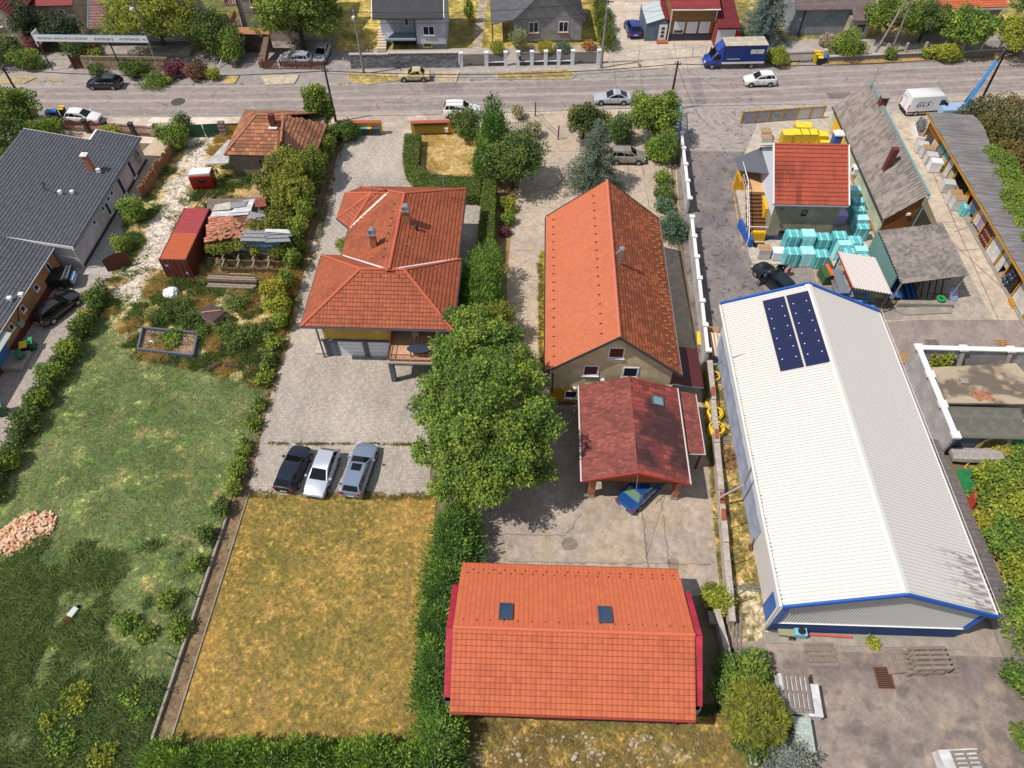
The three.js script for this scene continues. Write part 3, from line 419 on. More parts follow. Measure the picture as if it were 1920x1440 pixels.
// --- long house with the gabled red roof
{const h=site('long_house','long cream house with steep red gable roof, metal flue and three gable windows','house',[6.7,-44.5]),CR=M('cream render',[222,210,170],{mottle: 5,bump: [.6,.01]});
gableWalls(h,1.95,-53.3,11.4,-35.5,5.05,8.62,'z',CR);
part(h,'plinth',bb().box(1.93,0,-35.6,4.35,2.2,-35.47),M('yellow render',[214,166,40],{mottle: 4}));
part(h,'plinth',bb().box(1.9,0,-53.3,1.947,.5,-35.4).box(1.9,0,-35.46,4.35,.4,-35.42),M('grey plinth',[96,96,98]));
const z0=-35.05,z1=-53.8,L=1.45,R=11.95,X=6.7,e=4.75,r=8.95;
roof(h,[[[L,e,z1],[L,e,z0],[X,r,z0],[X,r,z1]]],TILEB,TILER,{flat: true,seed: 5,plain: true,color: (p,q)=>{const n=fbm(p.x*.5,p.z*.3,3);const k=1.02+.16*q()+.12*n;return [k*1.08,k*1.28,k*1.38];}});
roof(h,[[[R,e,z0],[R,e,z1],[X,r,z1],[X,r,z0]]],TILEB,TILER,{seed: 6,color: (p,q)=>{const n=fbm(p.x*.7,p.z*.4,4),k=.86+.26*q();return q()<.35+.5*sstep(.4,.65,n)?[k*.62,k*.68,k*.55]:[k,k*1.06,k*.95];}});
caps(h,[X,r+.02,z1],[X,r+.02,z0],TILEM,.42);
part(h,'verge_trim',bb().bar([L-.05,e-.03,z0+.04],[X,r+.02,z0+.04],.06,.22).bar([X,r+.02,z0+.04],[R+.05,e-.03,z0+.04],.06,.22),M('dark verge',[72,66,70]));
part(h,'verge_trim',bb().bar([L,e,z1-.04],[X,r,z1-.04],.06,.2).bar([X,r,z1-.04],[R,e,z1-.04],.06,.2),M('dark verge'));
part(h,'gutter',bb().cyl([R+.07,e-.06,z0],[R+.07,e-.06,z1],.08),ZINC);part(h,'gutter',bb().cyl([L-.07,e-.06,z0],[L-.07,e-.06,z1],.08),DARK);
part(h,'downpipe',bb().cyl([L-.05,e-.1,z0-.1],[L+.6,e-.6,z0-.35],.05).cyl([L+.6,e-.6,z0-.35],[L+.66,.2,z0-.32],.05),DARK);
part(h,'soffit',bb().slab([[L,e-.13,z0],[X,r-.13,z0],[X,r-.13,z0-.5],[L,e-.13,z0-.5]],.02),M('white soffit',[210,208,204]));
const fr=M('white window frame',[222,224,230],{roughness: .4}),cur=(n)=>P('dark window with curtain',[52,40,38],{roughness: .1});
win(h,'z+',6.75,6.75,-35.5,1.25,1.25,fr,{t: .12,glass: P('red blind behind glass',[70,34,30],{roughness: .12})});
win(h,'z+',5.0,4.55,-35.5,1.25,1.25,fr,{t: .12});win(h,'z+',8.1,4.45,-35.5,1.25,1.25,fr,{t: .12});
win(h,'z+',3.65,1.45,-35.46,1.05,.95,fr,{t: .1});
part(h,'wall_lamp',bb().cbox(6.0,3.3,-35.4,.3,.25,.2),WHITE);part(h,'wall_lamp',bb().cbox(3.9,2.35,-35.35,.25,.16,.25),WHITE);
const fx=7.25,fz=-43.4,fy=8.4;const fl=part(h,'flue',bb().cyl([fx,fy-.3,fz],[fx,fy+1.75,fz],.13,.13,12).cyl([fx,fy+1.75,fz],[fx,fy+1.85,fz],.24,.2,12),ZINC);part(fl,'side_pipe',bb().bar([fx-.2,fy+.9,fz],[fx-.2,fy+1.5,fz],.16).bar([fx-.45,fy+1.25,fz],[fx-.12,fy+1.25,fz],.14).geo().translate(-6.7,0,44.5),ZINC);
part(h,'aerial',bb().cyl([8.6,7.5,-53.0],[8.75,9.6,-53.1],.03).bar([8.6,9.4,-53.1],[9.0,9.4,-53.1],.03),GREYTRIM);
for (const [x,k] of [[L+.7,.7],[X-1.1,4.15]]) snowRow(h,[x,e+k*.8+.03,z0-.6],[x,e+k*.8+.03,z1+.6],17,TILEB,PI/2);
for (const k of [.5,1.0]) snowRow(h,[R-k,e+k*.8+.03,z0-.5],[R-k,e+k*.8+.03,z1+.5],22,M('tan guard',[196,150,92]),-PI/2);
}
// shingle texture for the carport roofs
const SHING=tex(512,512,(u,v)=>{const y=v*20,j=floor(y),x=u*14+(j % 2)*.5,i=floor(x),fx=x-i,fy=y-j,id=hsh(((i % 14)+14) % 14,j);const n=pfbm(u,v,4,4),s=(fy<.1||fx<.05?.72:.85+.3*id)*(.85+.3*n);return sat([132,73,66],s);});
const SHINGM=texMat('red bitumen shingle',SHING,4,4,{bumpMap: rep(BUMP,.7),bumpScale: .01}),SHDARK=texMat('blotched red shingle',tex(512,512,(u,v)=>{const y=v*20,j=floor(y),x=u*14+(j % 2)*.5,i=floor(x),fx=x-i,fy=y-j,id=hsh(((i % 14)+14) % 14,j);const n=pfbm(u,v,3,5),s=(fy<.12||fx<.06?.68:.82+.36*id);return sat(mix([138,66,60],[74,44,44],sstep(.42,.66,n)),s);}),7.6,8.6,{bumpMap: rep(BUMP,.7),bumpScale: .01});
{const h=site('carport','open carport with two-pitched dark red shingle roof and skylight against the long house','carport',[8,-30.5]),X=8.0,L=4.2,R=11.9,z0=-26.3,z1=-35.02,e=3.2,r=4.55;
part(h,'roof',bb().slab([[L,e,z1],[L,e,z0],[X,r,z0],[X,r,z1]],.14),SHINGM,'brighter red slope');part(h,'roof',bb().slab([[X+.002,r,z1],[X+.002,r,z0],[R,e,z0],[R,e,z1]],.14),SHDARK,'darker blotched slope with skylight');  // each slope has its own shingle colour, the right one with dark blotches
part(h,'gutter',bb().cyl([L-.08,e-.08,z0],[L-.08,e-.08,z1],.07),M('pale gutter',[206,196,190]));part(h,'gutter',bb().cyl([R+.08,e-.08,z0],[R+.08,e-.08,z1],.07),M('pale gutter'));
part(h,'verge_trim',bb().bar([L,e-.02,z0+.03],[X,r-.02,z0+.03],.05,.2).bar([X,r-.02,z0+.03],[R,e-.02,z0+.03],.05,.2),M('red fascia',[168,60,52]));
for (let i=0;i<30;i++){const x=4.75+i*.217,y1=r-.2-abs(x+.1-X)*(r-e)/(X-L),b=bb().box(x,2.72,z0-.42,x+.2,y1,z0-.38);part(h,'gable_board',b,M('orange boarding',[176,92,44],{mottle: .8}));}
part(h,'beam',bb().box(4.7,2.5,z0-.6,11.5,2.72,z0-.4),WOODB);part(h,'rear_wall',bb().box(4.6,0,-35.4,11.6,3.1,-35.25),CONC);
for (const [x,z] of [[5.1,-27.0],[11.35,-27.0],[5.1,-31],[11.35,-31]]){const p=part(h,'post',bb().box(x-.22,0,z-.22,x+.22,2.5,z+.22),BRICKORANGE);part(p,'post_foot',bb().box(x-.26,0,z-.26,x+.26,.25,z+.26).geo().translate(-8,0,30.5),CONC);}
const sl=Math.atan2(r-e,R-X),sk=part(h,'skylight',bb().box(-.5,0,-.45,.5,.12,-.37).box(-.5,0,.37,.5,.12,.45).box(-.5,0,-.37,-.42,.12,.37).box(.42,0,-.37,.5,.12,.37).geo(),GREYTRIM);sk.position.set(10.1-8,r-(10.1-X)*(r-e)/(R-X),-33.2+30.5);sk.rotation.z=-sl;part(sk,'pane',bb().box(-.42,.03,-.37,.42,.07,.37),P('skylight glass',[120,150,160],{roughness: .05}));
part(h,'aerial_mast',bb().cyl([8.0,4.4,z0+.05],[8.02,3.1,z0+.6],.025),ZINC);
}
{const h=site('lean_to_roof','narrow red shingle lean-to beside the carport, against the boundary wall','lean-to',[12.8,-32]);part(h,'roof',bb().slab([[12.05,2.85,-35.0],[12.05,2.85,-29.3],[13.5,2.5,-29.3],[13.5,2.5,-35.0]],.1),SHINGM);part(h,'gutter',bb().cyl([13.55,2.42,-29.3],[13.55,2.42,-35],.06),M('pale gutter'));part(h,'fascia',bb().box(12.05,2.5,-29.28,13.5,2.6,-29.24),M('pale gutter'));for (const z of [-29.6,-34.6]) part(h,'post',bb().box(13.25,0,z-.07,13.4,2.42,z+.07),WOODB);}
{const h=site('dark_lean_to','dark maroon sheet roof in the gap between long house and boundary wall','lean-to',[13,-38]);part(h,'roof',bb().slab([[11.6,3.1,-39.6],[11.6,3.1,-35.6],[14.2,2.7,-35.6],[14.2,2.7,-39.6]],.1),M('maroon sheet',[82,34,38],{roughness: .6}));part(h,'gutter',bb().cyl([11.6,2.95,-35.55],[14.2,2.6,-35.55],.07),GREYTRIM);part(h,'end_wall',bb().box(11.6,0,-39.4,14.1,2.6,-39.2),CONC);}

// --- yellow house with the hipped red roof
{const h=site('hipped_house','yellow house with many-hipped red tile roof, two chimneys and twin garage doors','house',[-12,-47]),YEL=M('warm yellow render',[226,182,84],{mottle: 4,bump: [.6,.008]}),BL=M('blue grey render',[104,112,130],{mottle: 3});
const e=5.2,F=[
[[-18.4,e,-38.8],[-6.05,e,-38.8],[-10.2,7.8,-42.9],[-13.8,7.8,-42.9]],[[-18.4,e,-47.3],[-18.4,e,-38.8],[-13.8,7.8,-42.9]],[[-6.05,e,-38.8],[-6.05,e,-47.2],[-10.2,7.8,-42.9]],
[[-16.6,e,-47.3],[-18.4,e,-47.3],[-13.8,7.8,-42.9],[-11.8,7.8,-42.9]],[[-6.05,e,-47.2],[-6.35,e,-47.2],[-11,7.8,-42.9],[-10.2,7.8,-42.9]],
[[-16.6,e,-57.2],[-16.6,e,-47.3],[-11.8,7.8,-42.9],[-11.4,8,-42.6],[-11.4,8,-52.6]],[[-6.35,e,-47.2],[-6.35,e,-57.2],[-11.4,8,-52.6],[-11.4,8,-42.6],[-11,7.8,-42.9]],
[[-6.35,e,-57.2],[-16.6,e,-57.2],[-11.4,8,-52.6]],
[[-16.6,e,-57.0],[-17.9,e,-56.1],[-14.7,7,-53.9],[-13.2,7,-53.9]],[[-17.9,e,-56.1],[-18.0,e,-52.4],[-14.7,7,-53.9]],[[-18.0,e,-52.4],[-16.6,e,-51.0],[-14.7,7,-53.9]],[[-16.6,e,-51.0],[-13.2,7,-53.9],[-14.7,7,-53.9]]];
roof(h,F,TILEB,TILER,{seed: 11,color: (p,q)=>{const n=fbm(p.x*.6,p.z*.6,3);const k=.72+.26*q()-.14*sstep(.5,.75,n);return [k,k*(1.0+.12*q()),k*1.04];}});
for (const [a,b] of [[[-18.4,e,-38.8],[-13.8,7.8,-42.9]],[[-6.05,e,-38.8],[-10.2,7.8,-42.9]],[[-18.4,e,-47.3],[-13.8,7.8,-42.9]],[[-6.05,e,-47.2],[-10.2,7.8,-42.9]],[[-13.8,7.8,-42.9],[-11.6,7.85,-42.9]],[[-11.2,7.85,-42.9],[-10.2,7.8,-42.9]],[[-11.4,8.02,-42.7],[-11.4,8.02,-52.6]],[[-6.35,e,-57.2],[-11.4,8,-52.6]],[[-16.6,e,-57.2],[-11.4,8,-52.6]],[[-17.9,e,-56.1],[-14.7,7,-53.9]],[[-18,e,-52.4],[-14.7,7,-53.9]],[[-16.6,e,-51],[-14.7,7,-53.9]],[[-14.7,7,-53.9],[-13.3,7,-53.9]]]) caps(h,a,b,M('red ridge tile',[186,92,68],{roughness: .75}),.4);
part(h,'valley_flashing',bb().bar([-16.5,e+.09,-47.25],[-11.8,7.86,-42.95],.15,.06),WHITE);part(h,'valley_flashing',bb().bar([-6.4,e+.09,-47.15],[-11,7.86,-42.95],.14,.06),WHITE);part(h,'valley_flashing',bb().bar([-16.5,e+.09,-51.0],[-13.2,7.08,-53.9],.2,.06),WHITE);
const gut=(a,b)=>part(h,'gutter',bb().cyl(a,b,.08,.08,6),M('anthracite gutter',[74,78,92],{roughness: .4}));gut([-18.45,e-.08,-38.72],[-6.0,e-.08,-38.72]);gut([-18.47,e-.08,-38.8],[-18.47,e-.08,-47.3]);gut([-5.98,e-.08,-38.8],[-5.98,e-.08,-47.2]);gut([-6.28,e-.08,-47.3],[-6.28,e-.08,-57.2]);gut([-16.67,e-.08,-47.4],[-16.67,e-.08,-51]);gut([-18.07,e-.08,-52.4],[-16.67,e-.08,-51]);
part(h,'wall',bb().prism([[-17.4,-40.2],[-11.5,-40.2],[-11.5,-41.4],[-7.0,-41.4],[-7.0,-56.4],[-16,-56.4],[-17.2,-55.4],[-17.2,-53],[-16,-51.8],[-16,-46.4],[-17.4,-46.4]],0,5.05),YEL);
part(h,'garage_front',bb().box(-17.7,1.97,-40.25,-11.4,2.15,-40.05).box(-17.6,0,-40.3,-16.4,1.97,-40.1).box(-14.15,0,-40.3,-13.75,1.97,-40.1).box(-11.7,0,-40.3,-11.3,1.97,-40.1).bar([-17.75,.0,-39.9],[-17.75,4.9,-39.95],.12),BL);
for (const x of [-15.3,-12.72]){const d=part(h,'garage_door',bb().box(x-1.07,0,-40.24,x+1.05,1.95,-40.16),M('white sectional door',[214,220,230],{roughness: .4}));for (let k=1;k<4;k++) part(d,'door_section',bb().box(x-1.07,k*.49-.012,-40.162,x+1.05,k*.49+.012,-40.152).geo().translate(12,0,47),M('door groove',[150,156,166]));}
win(h,'z+',-14.7,4.6,-40.2,1.3,.9,M('white window frame'),{t: .1});
const dk=part(h,'balcony',bb().box(-11.5,2.5,-41.4,-6.6,2.72,-37.3),M('pale concrete',[214,204,192],{mottle: 2}));const K=(b)=>b.geo().translate(12,0,47);
part(dk,'balcony_floor',K(bb().box(-11.4,2.72,-41.38,-6.7,2.74,-37.4)),texMat('terracotta floor tile',tex(128,128,(u,v)=>{const x=(u*4) % 1,y=(v*4) % 1;return x<.05||y<.05?[168,140,116]:sat([198,160,128],.92+.16*hsh(floor(u*4),floor(v*4)));}),1.3,1.3));
const rail=bb();for (const y of [2.95,3.6]) rail.bar([-11.4,y,-41.3],[-11.4,y,-37.4],.05).bar([-11.4,y,-37.4],[-6.7,y,-37.4],.05).bar([-6.7,y,-37.4],[-6.7,y,-41.3],.05);for (let i=0;i<=40;i++) rail.box(-11.4+i*.1175-.012,2.72,-37.41,-11.4+i*.1175+.012,3.6,-37.39);for (let i=0;i<=32;i++) for (const x of [-11.4,-6.7]) rail.box(x-.012,2.72,-41.3+i*.12,x+.012,3.6,-41.28+i*.12);part(dk,'railing',K(rail),M('rust brown railing',[122,62,44]));
part(h,'pillar',bb().box(-11.5,0,-37.75,-11.1,2.5,-37.35),BL);part(h,'pillar',bb().box(-7.0,0,-37.75,-6.6,2.5,-37.35),BL);part(h,'beam',bb().box(-11.1,2.2,-37.7,-7.0,2.5,-37.4),BL);part(h,'recess_wall',bb().box(-11.3,0,-40.9,-7.1,2.5,-40.6),M('pale cream render',[226,208,160]));win(h,'z+',-8.8,1.35,-40.6,1.6,1.2,DARK,{});
win(h,'z+',-10.2,3.8,-41.4,.9,2.1,M('white window frame'),{name: 'balcony_door',sill: false});part(h,'entrance_step',bb().box(-18.6,0,-41.6,-17.62,.25,-40.2),M('pale concrete'));
chimney(h,-13.35,6.95,-46.6,.5,1.4,BRICKORANGE,ZINC,{hood: 1});chimney(h,-10.75,7.65,-49.1,.55,1.25,BRICKORANGE,ZINC,{hood: 1});
part(h,'vent_cowl',bb().cyl([-9.9,7.0,-48.6],[-9.9,7.75,-48.6],.14,.12).cyl([-9.9,7.75,-48.6],[-9.9,7.95,-48.6],.2,.02),DARK);part(h,'flue_pipe',bb().cyl([-14.7,6.9,-54.2],[-14.7,7.5,-54.2],.07),ZINC);part(h,'aerial',bb().cyl([-8.1,6.1,-54.6],[-8.15,8.6,-54.7],.035).bar([-8.6,8.3,-54.7],[-7.7,8.3,-54.7],.03),ZINC);
snowRow(h,[-14.0,7.55,-42.35],[-10.2,7.55,-42.35],5,TILEB,0);snowRow(h,[-12.1,7.68,-44],[-12.1,7.68,-52],8,TILEB,PI/2);snowRow(h,[-10.5,7.55,-44.3],[-10.5,7.55,-51.5],6,TILEB,-PI/2);
}
// --- barn with the pink capped gables
{const h=site('tiled_barn','low barn with orange tile roof, two skylights and pink metal gable caps','barn',[3.2,-15]),X0=-4.0,X1=10.35,zf=-10.55,zb=-19.75,zr=-14.72,e=3.15,r=5.45,WB=M('pale blue grey render',[176,180,190],{mottle: 4,bump: [.8,.01]});
roof(h,[[[X0,e,zf],[X1,e,zf],[X1,r,zr],[X0,r,zr]]],TILEB,TILEO,{seed: 21,flat: false,tw: .3,th: .34,color: (p,q)=>{const n=fbm(p.x*.6,p.z*1.2,4),s=fbm(p.x*3.2,p.z*.35,3);const k=.92+.1*q();return mix([k,k,k],[.72*k,.66*k,.62*k],.5*sstep(.48,.72,.5*n+.3*s+.25*q()));}});
roof(h,[[[X1,e,zb],[X0,e,zb],[X0,r,zr],[X1,r,zr]]],TILEB,TILEO,{seed: 22,flat: true,plain: true,color: (p,q)=>.92+.14*q()+.1*fbm(p.x,p.z,2)});
caps(h,[X0,r,zr],[X1,r,zr],M('orange ridge tile',[200,106,72],{roughness: .8}),.42);
part(h,'wall',bb().box(X0+.3,0,zf-.75,X1+.1,2.95,zf-.5).box(X0+.3,0,zb+.5,X1-.2,2.95,zb+.75),WB);
for (const [xa,xb] of [[X0-.42,X0+.02],[X1+.02,X1+.48]]){const f=part(h,'gable_wall',bb().poly([[xa+.06,0,zf-.6],[xa+.06,3.0,zf-.6],[xa+.06,r-.3,zr],[xa+.06,3.4,zb+1.4],[xa+.06,0,zb+1.4]]).poly([[xb-.06,0,zb+1.4],[xb-.06,3.4,zb+1.4],[xb-.06,r-.3,zr],[xb-.06,3.0,zf-.6],[xb-.06,0,zf-.6]]).quad([xa+.06,0,zf-.6],[xb-.06,0,zf-.6],[xb-.06,3.0,zf-.6],[xa+.06,3.0,zf-.6]),WB);
const seg=[[-.0,zf-.75,3.22],[1,zr,r-.1],[2,zb+1.7,3.75]];for (let k=0;k<2;k++){const [,za,ya]=seg[k],[,zc,yc]=seg[k+1];for (let i=0;i<2;i++){const t0=i/2+.003,t1=(i+1)/2-.003,L=(a,b,t)=>a+(b-a)*t,p=(x,t,d)=>[x,L(ya,yc,t)+d,L(za,zc,t)];part(h,'gable_cap',bb().slab([p(xa,t0,0),p(xb,t0,0),p(xb,t1,0),p(xa,t1,0)],.12),M('pink red sheet',[196,52,74],{roughness: .5,mottle: 2}));}}}
for (const x of [-.9,5.15]){const a=Math.atan2(r-e,zr-zb),k=part(h,'skylight',bb().box(-.42,0,-.65,.42,.14,-.52).box(-.42,0,.55,.42,.14,.65).box(-.42,0,-.52,-.32,.14,.55).box(.32,0,-.52,.42,.14,.55).geo(),M('blue grey skylight frame',[86,98,116],{roughness: .4,metalness: .5}));const z=-15.9;k.position.set(x-3.2,r-(zr-z)*(r-e)/(zr-zb)+.04,z+15);k.rotation.x=-a;part(k,'pane',bb().box(-.32,.03,-.52,.32,.09,.55),P('skylight glass blue',[52,74,104],{roughness: .04}));}
part(h,'door',bb().box(1.0,0,zf-.5,3.6,2.5,zf-.42),WOODB);part(h,'gutter',bb().cyl([X0,e-.08,zf+.06],[X1,e-.08,zf+.06],.08),M('red brown gutter',[150,60,48]));part(h,'gutter',bb().cyl([X0,e-.06,zb-.06],[X1,e-.06,zb-.06],.07),M('red brown gutter'));part(h,'downpipe',bb().cyl([9.7,2.9,zf-.2],[9.7,.1,zf-.42],.06),M('red brown gutter'));part(h,'plinth',bb().box(X0+.3,0,zf-.5,.95,.3,zf-.46).box(3.65,0,zf-.5,X1+.1,.3,zf-.46),DARK);
const sy=(z)=>(z>zr?r-(z-zr)*(r-e)/(zf-zr):r-(zr-z)*(r-e)/(zr-zb))+.04,tn=M('pale guard',[210,150,110]);
for (const [z,n,o,m] of [[-14.2,17,0,TILEO],[-11.25,17,.4,tn],[-10.95,17,0,tn]]) snowRow(h,[X0+.1+o,sy(z),z],[X1-.1,sy(z),z],n,m,0);for (const [z,n,o] of [[-15.3,17,0],[-19.0,20,0],[-19.3,20,.35]]) snowRow(h,[X0+.1+o,sy(z),z],[X1-.1,sy(z),z],n,TILEB,PI);
}
// --- white metal hall
{const h=site('metal_hall','large white ribbed metal hall with blue gable trim and roof solar panels','industrial hall',[23,-30]),X0=16.05,X1=29.25,XR=22.45,z0=-16.75,z1=-42.5,e=5.1,eR=4.6,r=7.6,BLU=M('bright blue trim',[22,92,178],{roughness: .45}),WM=M('white coated sheet',[211,209,205],{roughness: .5,bump: [2.2,.004]});
const sx=[XR-X0,X1-XR],n=26,dz=(z0-z1)/n;
const panel=(s)=>{const b=bb(),R=4,w=s?X1-XR:XR-X0,p=dz/R;const y=(x)=>r-e-(r-(s?eR:e))*x/w;const prof=[[0,.05],[.72*p,.05],[.78*p,-.02],[.92*p,-.02],[1.0*p,.05]];for (let k=0;k<R;k++) for (let i=0;i<4;i++){const [za,ha]=prof[i],[zb,hb]=prof[i+1],A=-k*p-za,Bz=-k*p-zb,sg=s?1:-1;const q=[[0,y(0)+ha,A],[sg*w,y(w)+ha,A],[sg*w,y(w)+hb,Bz],[0,y(0)+hb,Bz]];s?b.quad(...q):b.quad(...q.reverse());}const sg=s?1:-1;b.quad([sg*w,-.08,0],[sg*w,-.08,-dz],[sg*w,0,-dz],[sg*w,0,0]);return b.geo();};
const gl=panel(0),gr=panel(1),WD=texMat('dusty sheet with algae streaks',tex(512,256,(u,v)=>{const n=.5*pfbm(u*.4,v,40,2)+.5*pfbm(u,v,7,4);return mix([214,210,205],[96,84,74],.6*sstep(.45,.62,n)*sstep(.52,.92,u+.4*(pfbm(u,v,5,3)-.5)));}),6.8,4.1,{roughness: .6});
const WR=M('white sheet, dusty',[214,210,205],{roughness: .55});
for (let i=0;i<n;i++) for (const s of [0,1]){const o=part(h,'roof_panel',s?gr:gl,s?(i<4?WD:WR):WM);o.position.set(XR-23,e,z0-i*dz+30);}
part(h,'ridge_cap',bb().slab([[XR-.28,r+.02,z0+.03],[XR,r+.1,z0+.03],[XR,r+.1,z1],[XR-.28,r+.02,z1]],.03).slab([[XR,r+.1,z0+.03],[XR+.28,r+.02,z0+.03],[XR+.28,r+.02,z1],[XR,r+.1,z1]],.03),WM);
const verge=(z)=>part(h,'gable_trim',bb().bar([X0-.05,e+.02,z],[XR,r+.04,z],.14,.34).bar([XR,r+.04,z],[X1+.05,eR+.02,z],.14,.34),BLU);verge(z0+.05);verge(z1-.05);
const wz=-17.15,wx0=16.65,wx1=28.85;part(h,'wall',bb().prism([[wx0,wz],[wx1,wz],[wx1,z1+.3],[wx0,z1+.3]],0,eR-.1),M('pale grey sheet wall',[206,206,206],{roughness: .5}));
{// ribbed gable sheet, set back under the roof edge
const G_=(nm,ya,top,m)=>{const b=bb(),N=60,w=(wx1-wx0)/N;for (let i=0;i<N;i++){const x=wx0+i*w,d=[[0,0],[.5,0],[.66,.09],[.84,.09],[1,0]];for (let k=0;k<4;k++){const xa=x+d[k][0]*w,xb=x+d[k+1][0]*w,t=(q)=>top(q);b.quad([xa,ya,wz+.03+d[k][1]],[xb,ya,wz+.03+d[k+1][1]],[xb,t(xb),wz+.03+d[k+1][1]],[xa,t(xa),wz+.03+d[k][1]]);}}return part(h,nm,b,m);};
G_('gable_sheet',1.64,(x)=>r-.1-(x<XR?(r-e)*(XR-x)/(XR-X0):(r-eR)*(x-XR)/(X1-XR)),M('pale grey sheet wall'));
part(h,'plinth',bb().box(wx0-.06,.0,wz,wx1+.06,1.56,wz+.14),M('blue painted plinth',[30,74,134],{mottle: 4}));part(h,'drip_ledge',bb().slab([[wx0-.1,1.6,wz+.17],[wx1+.1,1.6,wz+.17],[wx1+.1,1.66,wz],[wx0-.1,1.66,wz]],.04),WHITE);
for (const [a,b] of [[wx0-.02,e],[wx1+.02,eR]]) part(h,'corner_trim',bb().bar([a,1.6,wz+.1],[a,b,wz+.12],.22),BLU);}
part(h,'side_wall_band',bb().box(wx0-.05,0,wz-6,wx0+.01,2.4,wz-24.5),M('pale blue paint',[176,188,214],{mottle: 3}));part(h,'side_door',bb().box(wx0-.07,0,-18.8,wx0-.02,2.4,-17.6),BLU);part(h,'corner_gutter',bb().bar([wx0-.35,.2,wz+.05],[X0-.02,e-.15,wz+.15],.16),WHITE);
part(h,'gutter',bb().box(X0-.16,e-.17,z0,X0-.02,e-.03,z1),WHITE);part(h,'gutter',bb().box(X1+.02,eR-.17,z0,X1+.16,eR-.03,z1),WHITE);
for (let i=0;i<90;i++) part(h,'gutter_clip',GCLIP,DARK).position.set(X0+.03-23,e,z0-.15-i*.29+30);
// solar array: two columns of seven panels
const sl=Math.atan2(r-e,XR-X0),pg=bb().box(-.82,0,-.5,.82,.04,.5).geo(),cell=P('solar cell',[22,30,78],{roughness: .12,clearcoat: 1,clearcoatRoughness: .05});
cell.map=rep(tex(256,128,(u,v)=>{const x=(u*10) % 1,y=(v*6) % 1;return x<.04||y<.05?[34,42,86]:sat([22,28,72],.9+.2*hsh(floor(u*10),floor(v*6)));}),1.96,1.06);cell.color.setRGB(1,1,1);
for (let c=0;c<2;c++) for (let k=0;k<7;k++){const x=19.77+c*1.7,z=-34.9-k*1.05,o=part(h,'solar_panel',pg,cell);o.position.set(x-23,e+(x-X0)*(r-e)/(XR-X0)+.12,z+30);o.rotation.z=sl;part(o,'panel_frame',SFR,DARK);if (k<6) for (const sx_ of [-.5,.5]) part(o,'clamp',SCL,WHITE).position.set(sx_,.04,-.525);}
part(h,'cable',bb().bar([X0+.02,e+.08,-36.6],[19.0,e+1.02,-37.3],.05),DARK);part(h,'concrete_base',bb().box(16.2,0,-16.95,29.3,.06,-16.2),CONC);part(h,'downpipe',bb().cyl([X0-.1,e-.1,-26.8],[15.9,2.9,-26.6],.08).cyl([15.9,2.9,-26.6],[14.3,1.5,-26.2],.08),ZINC);
}
const LOOSE=bb().box(-.2,0,-.14,.2,.03,.14).geo(),STEPM=M('brown stair',[122,84,52],{mottle: 1});
// ---------- the other buildings south of the road ----------
const SLATE=M('dark concrete tile',[78,80,90],{roughness: .55,bump: [.5,.004]}),SLATEB=M('dark underlay',[48,48,54]);
const slateCol=(p,q)=>.82+.36*q();
